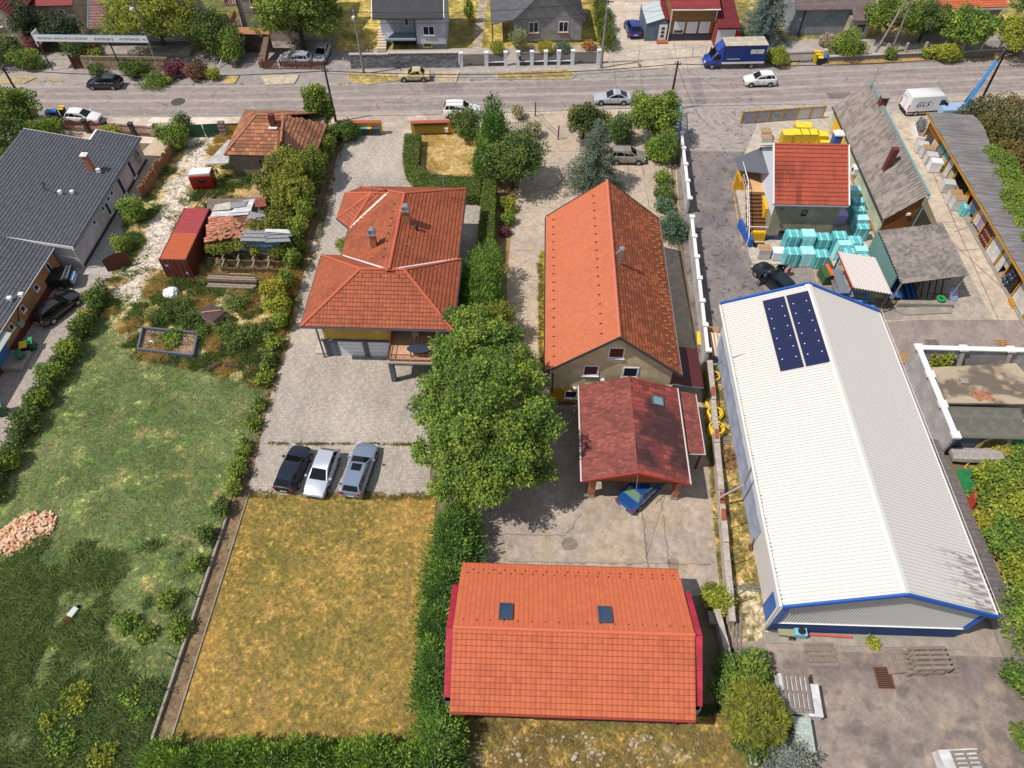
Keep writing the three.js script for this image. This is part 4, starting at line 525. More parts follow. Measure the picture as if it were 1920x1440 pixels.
// mono-pitched house on the left with its neighbour
{const h=site('slate_roof_house','long white house with dark grey tile roof and brick chimney beside the gravel drive','house',[-48,-59]),WW=M('lilac white render',[222,216,220],{mottle: 5,bump: [.6,.008]}),xe=-43.1,y=(x)=>2.8+(xe-x)*.185;
const f=(z0,z1,xa)=>[[xe,y(xe),z0],[xe,y(xe),z1],[xa,y(xa),z1],[xa,y(xa),z0]];
roof(h,[f(-50.3,-66.4,-54.2),f(-66.4,-68.3,-47.6)],SLATEB,SLATE,{seed: 31,color: slateCol,tw: .3,th: .34});
part(h,'wall',bb().box(-54,0,-66.2,xe-.3,2.62,-50.6).box(-47.4,0,-68,xe-.3,2.62,-66.2),WW);part(h,'plinth',bb().box(xe-.32,0,-68.0,xe-.27,.35,-50.55),M('dark plinth',[70,58,60]));
part(h,'end_wall',bb().poly([[-54,0,-50.55],[xe-.3,0,-50.55],[xe-.3,2.62,-50.55],[-54,4.5,-50.55]]),WW);
part(h,'fascia',bb().bar([-54.2,y(-54.2)-.1,-50.25],[xe,y(xe)-.1,-50.25],.06,.3),WHITE);part(h,'fascia',bb().bar([-54.2,y(-54.2)-.1,-66.45],[-47.6,y(-47.6)-.1,-66.45],.06,.24).bar([-47.6,y(-47.6)+.02,-66.4],[-47.6,y(-47.6)+.02,-68.35],.2,.1).bar([-47.6,y(-47.6)-.1,-68.35],[xe,y(xe)-.1,-68.35],.06,.24),WHITE);
part(h,'gutter',bb().cyl([xe+.08,2.72,-50.3],[xe+.08,2.72,-68.3],.07),GREYTRIM);part(h,'downpipe',bb().cyl([xe-.1,2.6,-50.2],[xe-.25,.2,-50.4],.06),M('beige pipe',[210,196,176]));
part(h,'annex_roof',bb().slab([[-52,2.6,-66.5],[-47.7,2.6,-66.5],[-47.7,2.6,-68.0],[-51,2.6,-68.0]],.1),SLATE);
for (const [z,w,hh,yy] of [[-64.6,.75,2.0,1.3],[-61.6,.75,2.0,1.3],[-59.6,.55,.5,1.95],[-58.7,.55,.5,1.95],[-57.2,.5,.55,1.9],[-55.0,.55,.5,1.9],[-57.9,.6,1.5,1.3]]) win(h,'x+',xe-.3,yy,z,w,hh,M('white window frame',[222,224,230]),{t: .07});
win(h,'z+',-46.6,1.5,-50.53,1.1,1.2,M('white window frame'),{});
chimney(h,-45.6,3.5,-61.6,.5,1.55,BRICKORANGE,WHITE,{});part(h,'vent',bb().cbox(-46.9,3.55,-57.3,.35,.35,.3).cbox(-45.9,3.4,-57.6,.35,.3,.3).cbox(-44.8,3.2,-61.4,.4,.4,.3),WHITE);part(h,'cable',bb().bar([-47.2,3.6,-57.2],[-48.6,3.9,-57.6],.1).bar([-48.6,3.9,-57.6],[-49.1,4.0,-58.6],.1),DARK);
part(h,'wall_ivy',(()=>{const b=bb(),q=rng(8);for (let i=0;i<160;i++){const z=-66.6+(q()-.5)*1.2,yy=1.4+(q()-.5)*1.5,s=.12;b.tri([xe-.25,yy,z],[xe-.15,yy+s,z+s*(q()-.5)],[xe-.2,yy+s*q(),z+s]);}return b;})(),M('weed green')).userData.kind='stuff';
}
{const h=site('ochre_house','ochre rendered house with dark tile roof, maroon plinth and small windows, at the left edge','house',[-49,-41]),xe=-45.0,y=(x)=>2.8+(xe-x)*.3,OC=M('ochre render',[196,142,92],{mottle: 4,bump: [.6,.008]});
roof(h,[[[xe,2.8,-30],[xe,2.8,-50.2],[-54,y(-54),-50.2],[-54,y(-54),-30]]],SLATEB,SLATE,{seed: 32,color: slateCol});part(h,'wall',bb().box(-54,0,-50.0,xe-.25,2.7,-30),OC);part(h,'plinth',bb().box(xe-.27,0,-50,xe-.2,.75,-30),M('maroon plinth',[104,46,42]));part(h,'gutter',bb().cyl([xe+.06,2.72,-30],[xe+.06,2.72,-50.2],.07),WHITE);
for (const [z,w,hh] of [[-48.6,.5,1.0],[-45.9,.6,.6],[-43.2,.55,.6],[-41.0,.55,.6],[-40.0,.55,.6]]) win(h,'x+',xe-.25,1.75,z,w,hh,M('white window frame'),{t: .06});
part(h,'meter_box',bb().box(xe-.25,.9,-42.2,xe+.0,1.5,-41.6),M('grey green box',[140,158,150]));part(h,'wall_pipe',bb().bar([xe-.2,2.6,-43.1],[xe-.1,1.5,-41.9],.05),DARK);
for (const z of [-43.6,-43.1]) part(h,'roof_vent',bb().cbox(-45.6-(z+43.1)*1.6,3.0,z,.4,.3,.35),WHITE);part(h,'door_step',bb().box(xe-.2,0,-39.4,xe+1.5,.5,-37.4),CONC);part(h,'door',bb().box(xe-.24,.5,-39.3,xe-.17,2.5,-37.6),M('blue door',[70,120,170]));part(h,'door_canopy',bb().slab([[xe-.2,2.55,-37.2],[xe+.7,2.35,-37.2],[xe+.7,2.35,-39.8],[xe-.2,2.55,-39.8]],.05),M('clear grey sheet',[170,180,180],{roughness: .3}));}
// old house with brown clay tiles
const OLDT=M('old clay tile',[166,114,86],{roughness: .9,bump: [.4,.008]});
const oldCol=(p,q)=>{const n=fbm(p.x*.8,p.z*.8,4),k=.62+.6*q();return mix([k,k*(.86+.2*q()),k*.95],[.5,.5,.52],sstep(.5,.72,n)*.8);};
{const h=site('old_tiled_house','old small house with patchy brown clay tile roof, half swallowed by ivy','house',[-31.5,-67]),e=2.9,r=5.3;const [a0,a1]=G(420,290,e),[b0,b1]=G(502,292,e),[c0,c1]=G(481,215,r),[d0,d1]=G(531,217,r),[f0,f1]=G(612,229,e+.3),[g0,g1]=G(592,290,e),[k0,k1]=G(432,236,e),[v0,v1]=G(546,243,e+1.6),[w0,w1]=G(523,272,4.7);
const zf=(a1+b1)/2,zk=zf-8.6;h.position.set(-31.5,0,-67);
const [p0,p1]=G(515,291,e),D=[d0,r,c1],W=[w0+.3,r-.25,w1];roof(h,[[[a0,e,zf],[p0,e,zf],D,[c0,r,c1]],[[a0,e,zk],[a0,e,zf],[c0,r,c1]],[[f0,e,zk],[a0,e,zk],[c0,r,c1],D],[[g0,e,g1],[f0,e,f1],D,W],[[p0,e,zf],W,D]],M('brown underlay',[92,62,48]),OLDT,{flat: true,seed: 41,color: oldCol,tw: .38,th: .4});
const L=bb().slab([[b0-1.3,1.6,w1+5.2],[b0+.2,1.7,w1+5.4],[w0+.3,4.6,w1],[w0-.6,4.4,w1-.1]],.1);part(h,'lean_to_roof',L,M('sandy old tile',[196,158,122],{mottle: 1.2,bump: [.4,.02]}));
part(h,'lean_to_roof',bb().slab([[w0+.3,4.6,w1],[b0+.2,1.7,w1+5.4],[g0-.5,1.9,g1+4.2],[g0,3.1,g1+.2]],.1),M('sandy old tile'));
for (const [p,q] of [[[a0,e,zf],[c0,r,c1]],[[c0,r,c1],[d0,r,c1]],[D,W]]) caps(h,p,q,OLDT,.4);
part(h,'wall',bb().box(a0+.4,0,zk+.4,g0-.4,e-.1,zf-.4),M('stained grey plaster',[168,154,142],{mottle: 2,bump: [.8,.02]}));win(h,'z+',b0-.9,1.6,zf-.4,1.0,1.3,M('grey old frame',[140,140,140]),{n: 2});
const ch=part(h,'chimney',bb().cbox(d0-1.0,r-1.2,c1+1.0,.55,1.9,.55),BRICKRED);part(ch,'flashing',bb().cbox(d0-1.0,r-.75,c1+1.2,.9,.12,.7).geo().translate(31.5,0,67),WHITE);part(h,'flue',bb().cyl([g0-2.1,2.8,g1+.8],[g0-2.3,4.6,g1+.8],.13),ZINC);
part(h,'canopy',bb().slab([[a0-2.0,2.3,zf+.9],[a0+.4,2.3,zf+.6],[a0+.3,2.5,zf-3.2],[a0-.6,2.5,zf-3.4]],.08),M('grey white board',[206,204,204],{mottle: 1.5}));
}
{const h=site('ruined_shed','collapsing shed roofed with loose tiles, white boards and grey corrugated strips','shed',[-29,-57]),P_=(u,v,y)=>{const [x,z]=G(u,v,y);return [x,y,z];};
part(h,'wall',bb().prism(Gs('388,372 490,368 500,440 385,452',2.2),0,2.1),M('grey block',[132,120,112],{mottle: 1.5}));
roof(h,[[P_(383,455,2.3),P_(470,440,2.2),P_(478,405,2.5),P_(392,408,2.5)]],M('brown underlay',[92,62,48]),M('pinkish loose tile',[200,136,110],{roughness: .9}),{flat: true,seed: 44,color: (p,q)=>{const k=.6+.55*q();return [k,k*(.85+.2*q()),k];}});
const q=rng(91);for (let i=0;i<110;i++){const u=390+95*q(),v=410+38*q(),[x,z]=G(u,v,2.45),o=part(h,'loose_tile',LOOSE,OLDT);o.position.set(x+29,2.42+.05*q(),z+57);o.rotation.set((q()-.5)*.4,q()*3,(q()-.5)*.4);}
const sheet=(s,y,m,nm)=>{const p=s.split(' ').map((k)=>k.split(',').map(Number));part(h,nm,bb().slab(p.map(([u,v],i)=>P_(u,v,y+(i % 2)*.07)),.05),m);};
const WB=M('white board',[226,226,228],{mottle: 1.3}),GB2=M('grey board',[158,160,166],{mottle: .8});
sheet('398,395 433,392 432,378 403,384',2.62,M('cream board',[214,208,190],{mottle: 1}),'board');sheet('393,407 465,402 470,392 398,397',2.55,WB,'board');sheet('430,399 470,396 478,372 455,376',2.66,WB,'board');sheet('431,391 460,386 466,375 433,380',2.72,GB2,'board');sheet('462,410 500,414 498,403 470,396',2.6,GB2,'board');sheet('478,388 500,386 496,372 480,372',2.6,M('rust red sheet',[156,84,62],{mottle: 1}),'board');
const strip=(u0,v0,u1,v1,y)=>{const A=P_(u0,v0,y),Bp=P_(u1,v1,y);for (let i=0;i<6;i++) part(h,'corrugated_strip',bb().bar([A[0]+.1*i % .3,A[1]+.05*(i % 2),A[2]+i*.28],[Bp[0]+.15*(i % 3),Bp[1]+.05*(i % 2),Bp[2]+i*.28],.22,.06),GB2);};strip(455,433,500,434,2.5);strip(500,436,545,434,2.45);sheet('495,434 545,438 540,430 498,429',2.6,WB,'board');
part(h,'blue_tarpaulin',bb().slab([P_(440,470,1),P_(520,472,1),P_(525,455,2.0),P_(440,452,2.0)],.04),M('blue tarpaulin',[110,160,200],{mottle: 1,roughness: .5}));}
// builders' merchant: shop with red roof
const PALEG=M('pale green render',[206,216,188],{mottle: 4,bump: [.6,.008]});
{const h=site('red_roof_shop','two storey shop with red tile roof, blue white chimney and outside stairs','shop',[27,-61]),L=23.2,R=30.3,zf=-56.5,zr=-61.4,zb=-66.3,e=4.7,r=8.0;
roof(h,[[[L,e,zf],[R,e,zf],[R,r,zr],[L,r,zr]],[[R,e,zb],[L,e,zb],[L,r,zr],[R,r,zr]]],TILEB,M('red shop tile',[178,82,62],{roughness: .8}),{seed: 51,flat: true,tw: .3,th: .42,color: (p,q)=>{const n=fbm(p.x*1.1,p.z*.25,3),d=sstep(-60.5,-58.6,p.z)*sstep(.45,.68,n),k=.78+.16*q();return mix([k,k*1.05,k],[.42,.4,.38],d*.8);}});
caps(h,[L,r,zr],[R,r,zr],M('red shop tile'),.42);gableWalls(h,L+.4,zb+.4,R-.4,zf-.4,e-.05,r-.25,'x',M('grey green render',[176,170,148],{mottle: 4,bump: [.6,.01]}));
part(h,'gable_panel',bb().poly([[L+.36,2.9,zf-.45],[L+.36,2.9,zb+.45],[L+.36,e-.1,zb+.45],[L+.36,r-.4,zr],[L+.36,e-.1,zf-.45]].reverse()),M('blue white panel',[206,214,230]));
part(h,'verge_trim',bb().bar([L-.04,e,zf],[L-.04,r+.03,zr],.12,.24).bar([L-.04,r+.03,zr],[L-.04,e,zb],.12,.24).bar([R+.04,e,zf],[R+.04,r+.03,zr],.12,.24),WHITE);part(h,'gutter',bb().cyl([L,e-.08,zf+.08],[R,e-.08,zf+.08],.08),ZINC);
part(h,'plinth',bb().box(L+.35,0,zf-.42,R-.35,.55,zf-.34),M('navy plinth',[62,78,108]));win(h,'z+',26.6,3.4,zf-.4,.55,.7,DARK,{t: .06,sill: false});part(h,'wall_vent',bb().cbox(24.4,3.7,zf-.34,.3,.2,.1).cbox(24.7,1.9,zf-.34,.18,.25,.1).cbox(26.9,4.3,zf-.32,.2,.3,.25),GREYTRIM);win(h,'z+',25.3,.9,zf-.4,.9,.6,DARK,{sill: false});
chimney(h,29.2,7.4,-61.9,.75,1.5,M('blue chimney',[60,96,160]),WHITE,{});part(h,'canopy',bb().slab([[L+.4,4.9,-61],[L+.4,4.9,-65.5],[21.2,3.7,-65.3],[21.2,3.7,-63.2]],.1),GREYTRIM);part(h,'porch_wall',bb().box(21.7,0,-65.2,23.6,3.6,-64.9).box(21.7,2.2,-64.9,21.9,2.8,-63.0),M('yellow shop panel',[222,172,40]));
const YEL=M('yellow shop panel'),st=part(h,'staircase',bb().box(22.2,0,-58.2,23.55,1.0,-56.6).box(23.3,0,-60.7,23.59,2.8,-58.2),YEL),K=(b)=>b.geo().translate(-27,0,61);const N=10;for (let i=0;i<N;i++) part(st,'step',K(bb().box(21.7,.85+i*.2,-57.1-i*.36,23.55,1.05+i*.2,-57.55-i*.36).box(21.68,1.05+i*.2,-57.07-i*.36,23.55,1.075+i*.2,-57.18-i*.36)),STEPM);
part(h,'landing',bb().box(21.7,2.75,-64.4,23.6,2.95,-60.7),M('tan deck',[206,164,118]));const rl=bb();for (const y of [3.3,3.95]) rl.bar([21.75,y,-60.8],[21.75,y,-64.3],.07);for (let i=0;i<5;i++) rl.bar([21.75,2.95,-60.8-i*.87],[21.75,3.95,-60.8-i*.87],.07);for (const y of [.5,1.1]) rl.bar([21.65,1.0+y,-57.0],[21.65,2.9+y,-60.6],.07);for (let i=0;i<5;i++) rl.bar([21.65,1+i*.45,-57.0-i*.85],[21.65,2.1+i*.45,-57.0-i*.85],.07);rl.bar([21.65,2.1,-57],[21.65,1.1,-55.8],.07).bar([21.65,1.1,-55.8],[21.65,0,-55.8],.07).bar([23.5,1.9,-56.5],[21.65,1.9,-56.5],.07);part(h,'railing',rl,WHITE);
const rail2=bb();for (let i=0;i<7;i++) rail2.box(21.72,2.95,-61-i*.5,21.78,3.9,-61.3-i*.5);part(h,'railing_panel',rail2,M('dark brown panel',[92,58,40]));part(h,'blue_bench_wall',bb().bar([21.35,.5,-58.8],[22.0,.5,-55.6],.3,1.0),M('signal blue',[36,88,170]));part(h,'entrance_roof',bb().box(22.4,0,-56.4,23.6,.02,-55.6),DARK);}
{const h=site('corrugated_shed','long pale green shed with weathered grey corrugated roof, teal ridge trim and red chimneys','shed',[36.4,-68]),x0=34.9,x1=37.75,zs=-57.4,zn=-77.9,l=2.35,hi=5.45;
const asb=M('weathered asbestos sheet',[168,156,148],{roughness: .95});asb.map=rep(tex(512,512,(u,v)=>{const n=pfbm(u,v,5,5),m=pfbm(u,v,24,3);return mix([156,148,143],[118,111,108],sstep(.3,.7,.4*n+.6*m));}),6,6);asb.color.setRGB(1,1,1);
part(h,'roof',corr([x0-.1,l,zs],[0,0,zn-zs],[x1-x0+.1,hi-l,0],.42,.1),asb);part(h,'roof_deck',bb().slab([[x0,l-.09,zn+.1],[x0,l-.09,zs-.1],[x1,hi-.09,zs-.1],[x1,hi-.09,zn+.1]],.05),DARK);
part(h,'ridge_trim',bb().box(x1,hi-.2,zn,x1+.24,hi+.06,zs),M('teal grey trim',[104,142,140]));part(h,'downpipe',bb().cyl([x1+.12,hi-.2,zs+.1],[x1+.12,.1,zs+.1],.07),M('teal grey trim'));part(h,'gutter',bb().cyl([x0-.2,l-.05,zs],[x0-.2,l-.05,zn],.07),DARK);
part(h,'wall',bb().poly([[x0+.1,0,zn+.3],[x0+.1,0,zs-.2],[x0+.1,l-.1,zs-.2],[x0+.1,l-.1,zn+.3]]),PALEG);part(h,'wall',bb().poly([[x1,0,zs-.2],[x1,0,zn+.3],[x1,hi-.1,zn+.3],[x1,hi-.1,zs-.2]]),PALEG);part(h,'end_wall',bb().poly([[x0+.1,0,zs-.2],[x1,0,zs-.2],[x1,hi-.1,zs-.2],[x0+.1,l-.1,zs-.2]]),M('ochre brown render',[150,92,40],{mottle: 3}));part(h,'end_wall',bb().poly([[x0+.1,0,zn+.3],[x0+.1,l-.1,zn+.3],[x1,hi-.1,zn+.3],[x1,0,zn+.3]]),PALEG);
part(h,'yellow_panel',bb().box(x0+.02,.3,-76.4,x0+.09,2.2,-72.0),M('yellow shop panel'));part(h,'plinth',bb().box(x0+.04,0,-76,x0+.09,.4,zs-.2),M('terracotta plinth',[188,130,92]));
for (const z of [-73.4,-66.8]){const a=part(h,'air_conditioner',bb().box(x0-.4,1.2,z-.5,x0+.05,1.9,z+.5),WHITE);part(a,'fan_grille',bb().cyl([x0-.41,1.55,z],[x0-.42,1.55,z],.25,.25,10).geo().translate(-36.4,0,68),DARK);}
part(h,'chimney',bb().cbox(36.3,3.3,-63.8,.6,2.9,.6),BRICKRED);part(h,'chimney',bb().cbox(37.9,5.0,-73.3,.7,1.3,.8),BRICKRED);part(h,'chimney_cap',bb().cbox(37.9,6.3,-73.3,.9,.12,1.0),CONC);part(h,'roof_mast',bb().cyl([37.6,5.3,-76.6],[37.7,7.6,-76.8],.05),ZINC);part(h,'wall_lamp',bb().cbox(37.0,2.9,zs-.12,.35,.25,.18),WHITE);
const s=site('open_shelter','open timber shelter with weathered grey corrugated roof over blue plastic pipes','shelter',[36.5,-51.5]),y=3.1;
part(s,'roof',corr([33.3,y,-47.6],[.15,-.1,-7.4],[6.3,.2,-1.1],.42,.1),asb);part(s,'roof_deck',bb().slab([[33.4,y-.24,-54.9],[33.35,y-.12,-47.8],[39.5,y+.05,-48.8],[39.6,y-.05,-55.9]],.06),DARK);
for (const [x,z] of [[33.5,-47.9],[39.3,-48.8],[33.5,-55.2],[39.4,-56]]) part(s,'post',bb().box(x-.06,0,z-.06,x+.06,y,z+.06),ZINC);part(s,'low_wall',bb().box(34.2,0,-48.2,39.3,.5,-47.75),CONC);part(s,'side_wall',bb().box(33.45,0,-55.2,33.6,2.9,-49),M('teal grey trim'));part(s,'kerb_slab',bb().prism(Gs('1665,580 1785,574 1783,588 1700,592'),0,.13),CONC);
const wsM=M('white corrugated sheet',[196,190,188],{roughness: .6}),w=site('white_shelter','small lean-to shelter with white corrugated roof beside the turquoise insulation stacks','shelter',[30.5,-49.4]);part(w,'roof',corr([28.75,3.0,-51.9],[3.25,0,.75],[.45,-.4,4.4],.26,.06),wsM);part(w,'edge_trim',bb().bar([28.7,2.95,-51.9],[29.18,2.55,-47.5],.08,.12),M('red fascia',[168,60,52]));for (const [x,z] of [[29,-51.6],[31.8,-50.9],[29.3,-47.7],[32.3,-46.9]]) part(w,'post',bb().box(x-.06,0,z-.06,x+.06,2.6,z+.06),M('purple brown steel',[84,60,84]));part(w,'rack',bb().box(28.6,.6,-51.2,29.4,.7,-48).box(28.6,1.3,-51.2,29.4,1.4,-48),M('blue grey rack',[110,122,136]));}
// display shed along the right side
{const h=site('display_shed','long display shed with wavy dark felt roof and yellow framed show bays','shed',[47,-60]),zn=-75.4,zs=-44.5,xl=44.4;const felt=M('grey roof felt',[138,134,136],{roughness: .95});felt.map=rep(tex(512,512,(u,v)=>{const n=pfbm(u,v,4,5),l=pnz(u*3,v*60,60);return mix([142,138,138],[92,89,92],.5*n+.7*l-.1);}),5,5);felt.color.setRGB(1,1,1);
const b=bb(),N=60,Mx=8,p=(i,k)=>{const z=zn+(zs-zn)*i/N,w=5.2+.6*sin(i*.35)*fbm(i*.3,2,2),x=xl+w*k/Mx;return [x,3.25-.25*(k/Mx)+.12*fbm(x*.8,z*.7,3)+.05*sin(i*.8),z];};for (let i=0;i<N;i++) for (let k=0;k<Mx;k++) b.quad(p(i,k),p(i+1,k),p(i+1,k+1),p(i,k+1));part(h,'roof',b,felt);
part(h,'rear_wall',bb().box(49.1,0,zn+.3,49.3,3,zs),M('grey block',[132,120,112]));part(h,'end_wall',bb().poly([[45.2,0,zn+.3],[45.2,3.1,zn+.3],[49.2,2.9,zn+.3],[49.2,0,zn+.3]]),M('grey block'));part(h,'floor_slab',bb().box(45.0,0,zn+.4,49.1,.12,zs),CONC);part(h,'eave_beam',bb().box(xl+.05,2.95,zn,xl+.2,3.15,zs),M('ochre timber',[190,140,44]));
const bays=[-75.2,-71.6,-68.7,-66.2,-62.9,-60.0,-57.9,-55.9,-53.6,-51.8,-49.4,-46.6];for (const z of bays) part(h,'bay_post',bb().box(45.2,.1,z-.06,45.32,3.0,z+.06),M('ochre timber'));
const bd=(z0,z1,y0,y1,c,nm='display_panel')=>part(h,nm,bb().box(45.24,y0,z0,45.3,y1,z1),M('panel ' + c.join(),c,{roughness: .6,mottle: 1.7}));const O=[232,146,40],CY=[96,170,190],W=[222,220,214];
bd(-75,-71.8,1.6,2.9,O);bd(-74.6,-73.2,.2,1.5,[92,84,76]);bd(-73,-71.8,.2,1.5,W);bd(-71.4,-70.1,1.5,2.9,CY);bd(-69.9,-68.9,1.5,2.9,CY);bd(-71.4,-70.2,.2,1.4,[150,156,150]);bd(-70,-68.9,.2,1.4,[222,206,170]);bd(-68.4,-67.4,1.5,2.9,W);bd(-67.3,-66.4,1.5,2.8,[70,64,58]);bd(-68.4,-67.5,.2,1.4,W);bd(-67.3,-66.4,.3,1.4,[206,196,160]);
bd(-62.7,-61.4,.9,2.9,[236,166,70]);bd(-61.3,-60.2,.9,2.9,[84,118,164]);bd(-62.2,-61.6,1.1,2.0,W,'poster');bd(-59.8,-58.9,.6,2.9,[222,210,206]);bd(-58.8,-58,.6,2.9,[176,160,190]);bd(-57.6,-56.0,.2,2.9,[92,26,24],'tile_display');bd(-55.7,-53.8,.2,2.9,[226,228,230]);bd(-53.4,-52.6,.2,2.9,W);bd(-52.5,-51.9,1.2,2.9,[206,206,204]);bd(-51.5,-49.7,.2,2.8,[44,36,36]);bd(-49.2,-46.8,.2,2.9,[220,220,218],'roller_shutter');bd(-46.4,-44.6,.2,2.9,[226,226,222]);bd(-46.2,-45.5,.5,1.8,[200,96,70],'brick_sample');bd(-55.5,-54.0,2.4,2.75,[58,96,170],'sign_header');
for (let i=0;i<5;i++){for (let j=0;j<3;j++) part(h,'sample_disc',bb().cyl([45.2,.7+j*.7,-57.4+i*.32],[45.23,.7+j*.7,-57.4+i*.32],.09,.09,8),M('pink disc',[206,150,140]));}for (let i=0;i<6;i++) part(h,'sample_ball',new THREE.SphereGeometry(.28,8,6).translate(45.2-47,.6+.7*(i % 3),-51.2+60+.5*floor(i/3)+.2*(i % 3)),P('blue black gloss',[50,60,84],{roughness: .2}));}
// walled yard with flat concrete roof and arched shed
{const PW=M('pale concrete wall',[204,200,200],{mottle: 3,bump: [.8,.01]}),CAPM=M('white wall cap',[228,226,230]);const w=site('yard_wall','tall concrete panel wall with white caps and posts around the small yard','wall',[36,-36]);
const zs=[-40.2,-37.3,-34.3,-31.4],X=32.6;for (let i=0;i<3;i++){part(w,'wall_panel',bb().box(X-.1,0,zs[i]+.13,X+.1,2.85,zs[i+1]-.13),PW);part(w,'wall_cap',bb().box(X-.22,2.85,zs[i]+.25,X+.22,2.97,zs[i+1]-.25),CAPM);}for (const z of zs){part(w,'wall_post',bb().box(X-.12,0,z-.125,X+.12,2.85,z+.125),PW);part(w,'post_cap',bb().box(X-.32,2.85,z-.32,X+.32,3.05,z+.32),CAPM);}
const xs=[32.6,36.3,40.2,44.2,48];for (let i=0;i<4;i++){part(w,'wall_panel',bb().box(xs[i]+.13,0,-40.3,xs[i+1]-.13,2.85,-40.1),PW);part(w,'wall_cap',bb().box(xs[i]+.25,2.852,-40.42,xs[i+1]-.25,2.97,-39.98),CAPM);if (i){part(w,'wall_post',bb().box(xs[i]-.125,0,-40.32,xs[i]+.125,2.85,-40.08),PW);part(w,'post_cap',bb().box(xs[i]-.32,2.85,-40.52,xs[i]+.32,3.05,-39.88),CAPM);part(w,'buttress',bb().slab([[xs[i]-.3,.05,-38.6],[xs[i]+.1,.05,-38.6],[xs[i]+.16,2.7,-39.95],[xs[i]-.16,2.7,-39.95]],.15),CONC);}}
const b=site('concrete_bunker','flat roofed concrete outbuilding with stained slab roof inside the walled yard','outbuilding',[36.5,-36.8]);const st=M('stained concrete roof',[150,138,122],{roughness: .95});st.map=rep(tex(512,512,(u,v)=>{const n=pfbm(u,v,4,5),m=pfbm(u,v,10,3);return mix(mix([168,154,134],[104,94,84],sstep(.35,.65,n)),[186,164,136],.5*sstep(.55,.7,m));}),7,5);st.color.setRGB(1,1,1);
part(b,'roof',bb().prism([[33.2,-38.4],[40.4,-39.1],[41.6,-34.9],[33.3,-34.8]],2.3,2.5),st);part(b,'wall',bb().prism([[33.5,-38.1],[40.2,-38.7],[41.2,-35.2],[33.6,-35.1]],0,2.3),CONC);part(b,'roof_block',bb().cbox(35.3,2.5,-36.9,.6,.25,.5),CONC);const q=rng(77);for (let i=0;i<26;i++){const o=part(b,'rubble',LOOSE,OLDT);o.position.set(35.7+q()*1.3-36.5,2.52,-35.9+q()*.8+36.8);o.rotation.set(q(),q()*3,q()*.4);}
const a=site('arched_shed','low shed with greenish felt roof and arched openings below the concrete slab','shed',[36.5,-33.3]),gf=M('green grey felt',[118,118,108],{mottle: 1.6,bump: [.5,.02]});part(a,'roof',bb().slab([[33.3,2.1,-34.75],[33.4,1.9,-31.9],[38.6,1.9,-31.9],[39.3,2.1,-34.75]],.08),gf);part(a,'wall',bb().box(33.5,0,-34.6,38.4,1.85,-34.5).box(33.5,0,-34.5,33.65,1.8,-32),CONC);part(a,'front_panel',bb().box(33.6,0,-32.2,35.5,1.75,-32.1),M('slate blue panel',[92,104,120]));const ar=bb();for (let i=0;i<8;i++){const t0=PI*i/8,t1=PI*(i+1)/8;ar.quad([36.9-.9*cos(t0),.9+.7*sin(t0),-32.1],[36.9-.9*cos(t1),.9+.7*sin(t1),-32.1],[36.9-1.2*cos(t1),.9+1.0*sin(t1),-32.1],[36.9-1.2*cos(t0),.9+1.0*sin(t0),-32.1]);}part(a,'arch',ar.box(35.7,0,-32.2,36,.95,-32.08).box(37.8,0,-32.2,38.1,.95,-32.08),M('tan plaster',[196,176,130]));
struct('green_carpet',bb().prism(Gs('1792,880 1850,878 1862,905 1858,925 1808,925'),0,.02),M('green carpet',[36,138,84],{mottle: 1}));struct('green_carpet',bb().prism(Gs('1885,800 1925,790 1940,850 1888,845'),0,.02),M('green carpet'));struct('garden_path',bb().prism(Gs('1845,878 1862,878 1882,925 1866,930'),0,.03),M('pink paving',[214,178,164],{mottle: 1}));for (const [s,l] of [['1870,845 1884,840 1888,848 1874,853','left one beside the boat bow'],['1885,842 1895,838 1900,845 1890,849','upper right one beside the boat bow'],['1885,890 1898,888 1902,896 1890,898','left one below the potted yellow shrub'],['1898,888 1908,886 1914,894 1903,896','right one below the potted yellow shrub']]) single('stepping_stone','pale flat stepping stone in the garden, ' + l,'stone',bb().prism(Gs(s),0,.05),CONC);
const l=site('lean_to_strip','narrow grey wavy lean-to roof along the right side of the hall','lean-to',[31.5,-25]);part(l,'roof',corr([30.5,2.2,-31.6],[.9,0,17.0],[1.3,-.25,0],.35,.05),M('grey lean-to sheet',[128,120,120],{mottle: 2}));part(l,'wall',bb().box(31.7,0,-31.4,31.8,1.9,-14.8),CONC);}
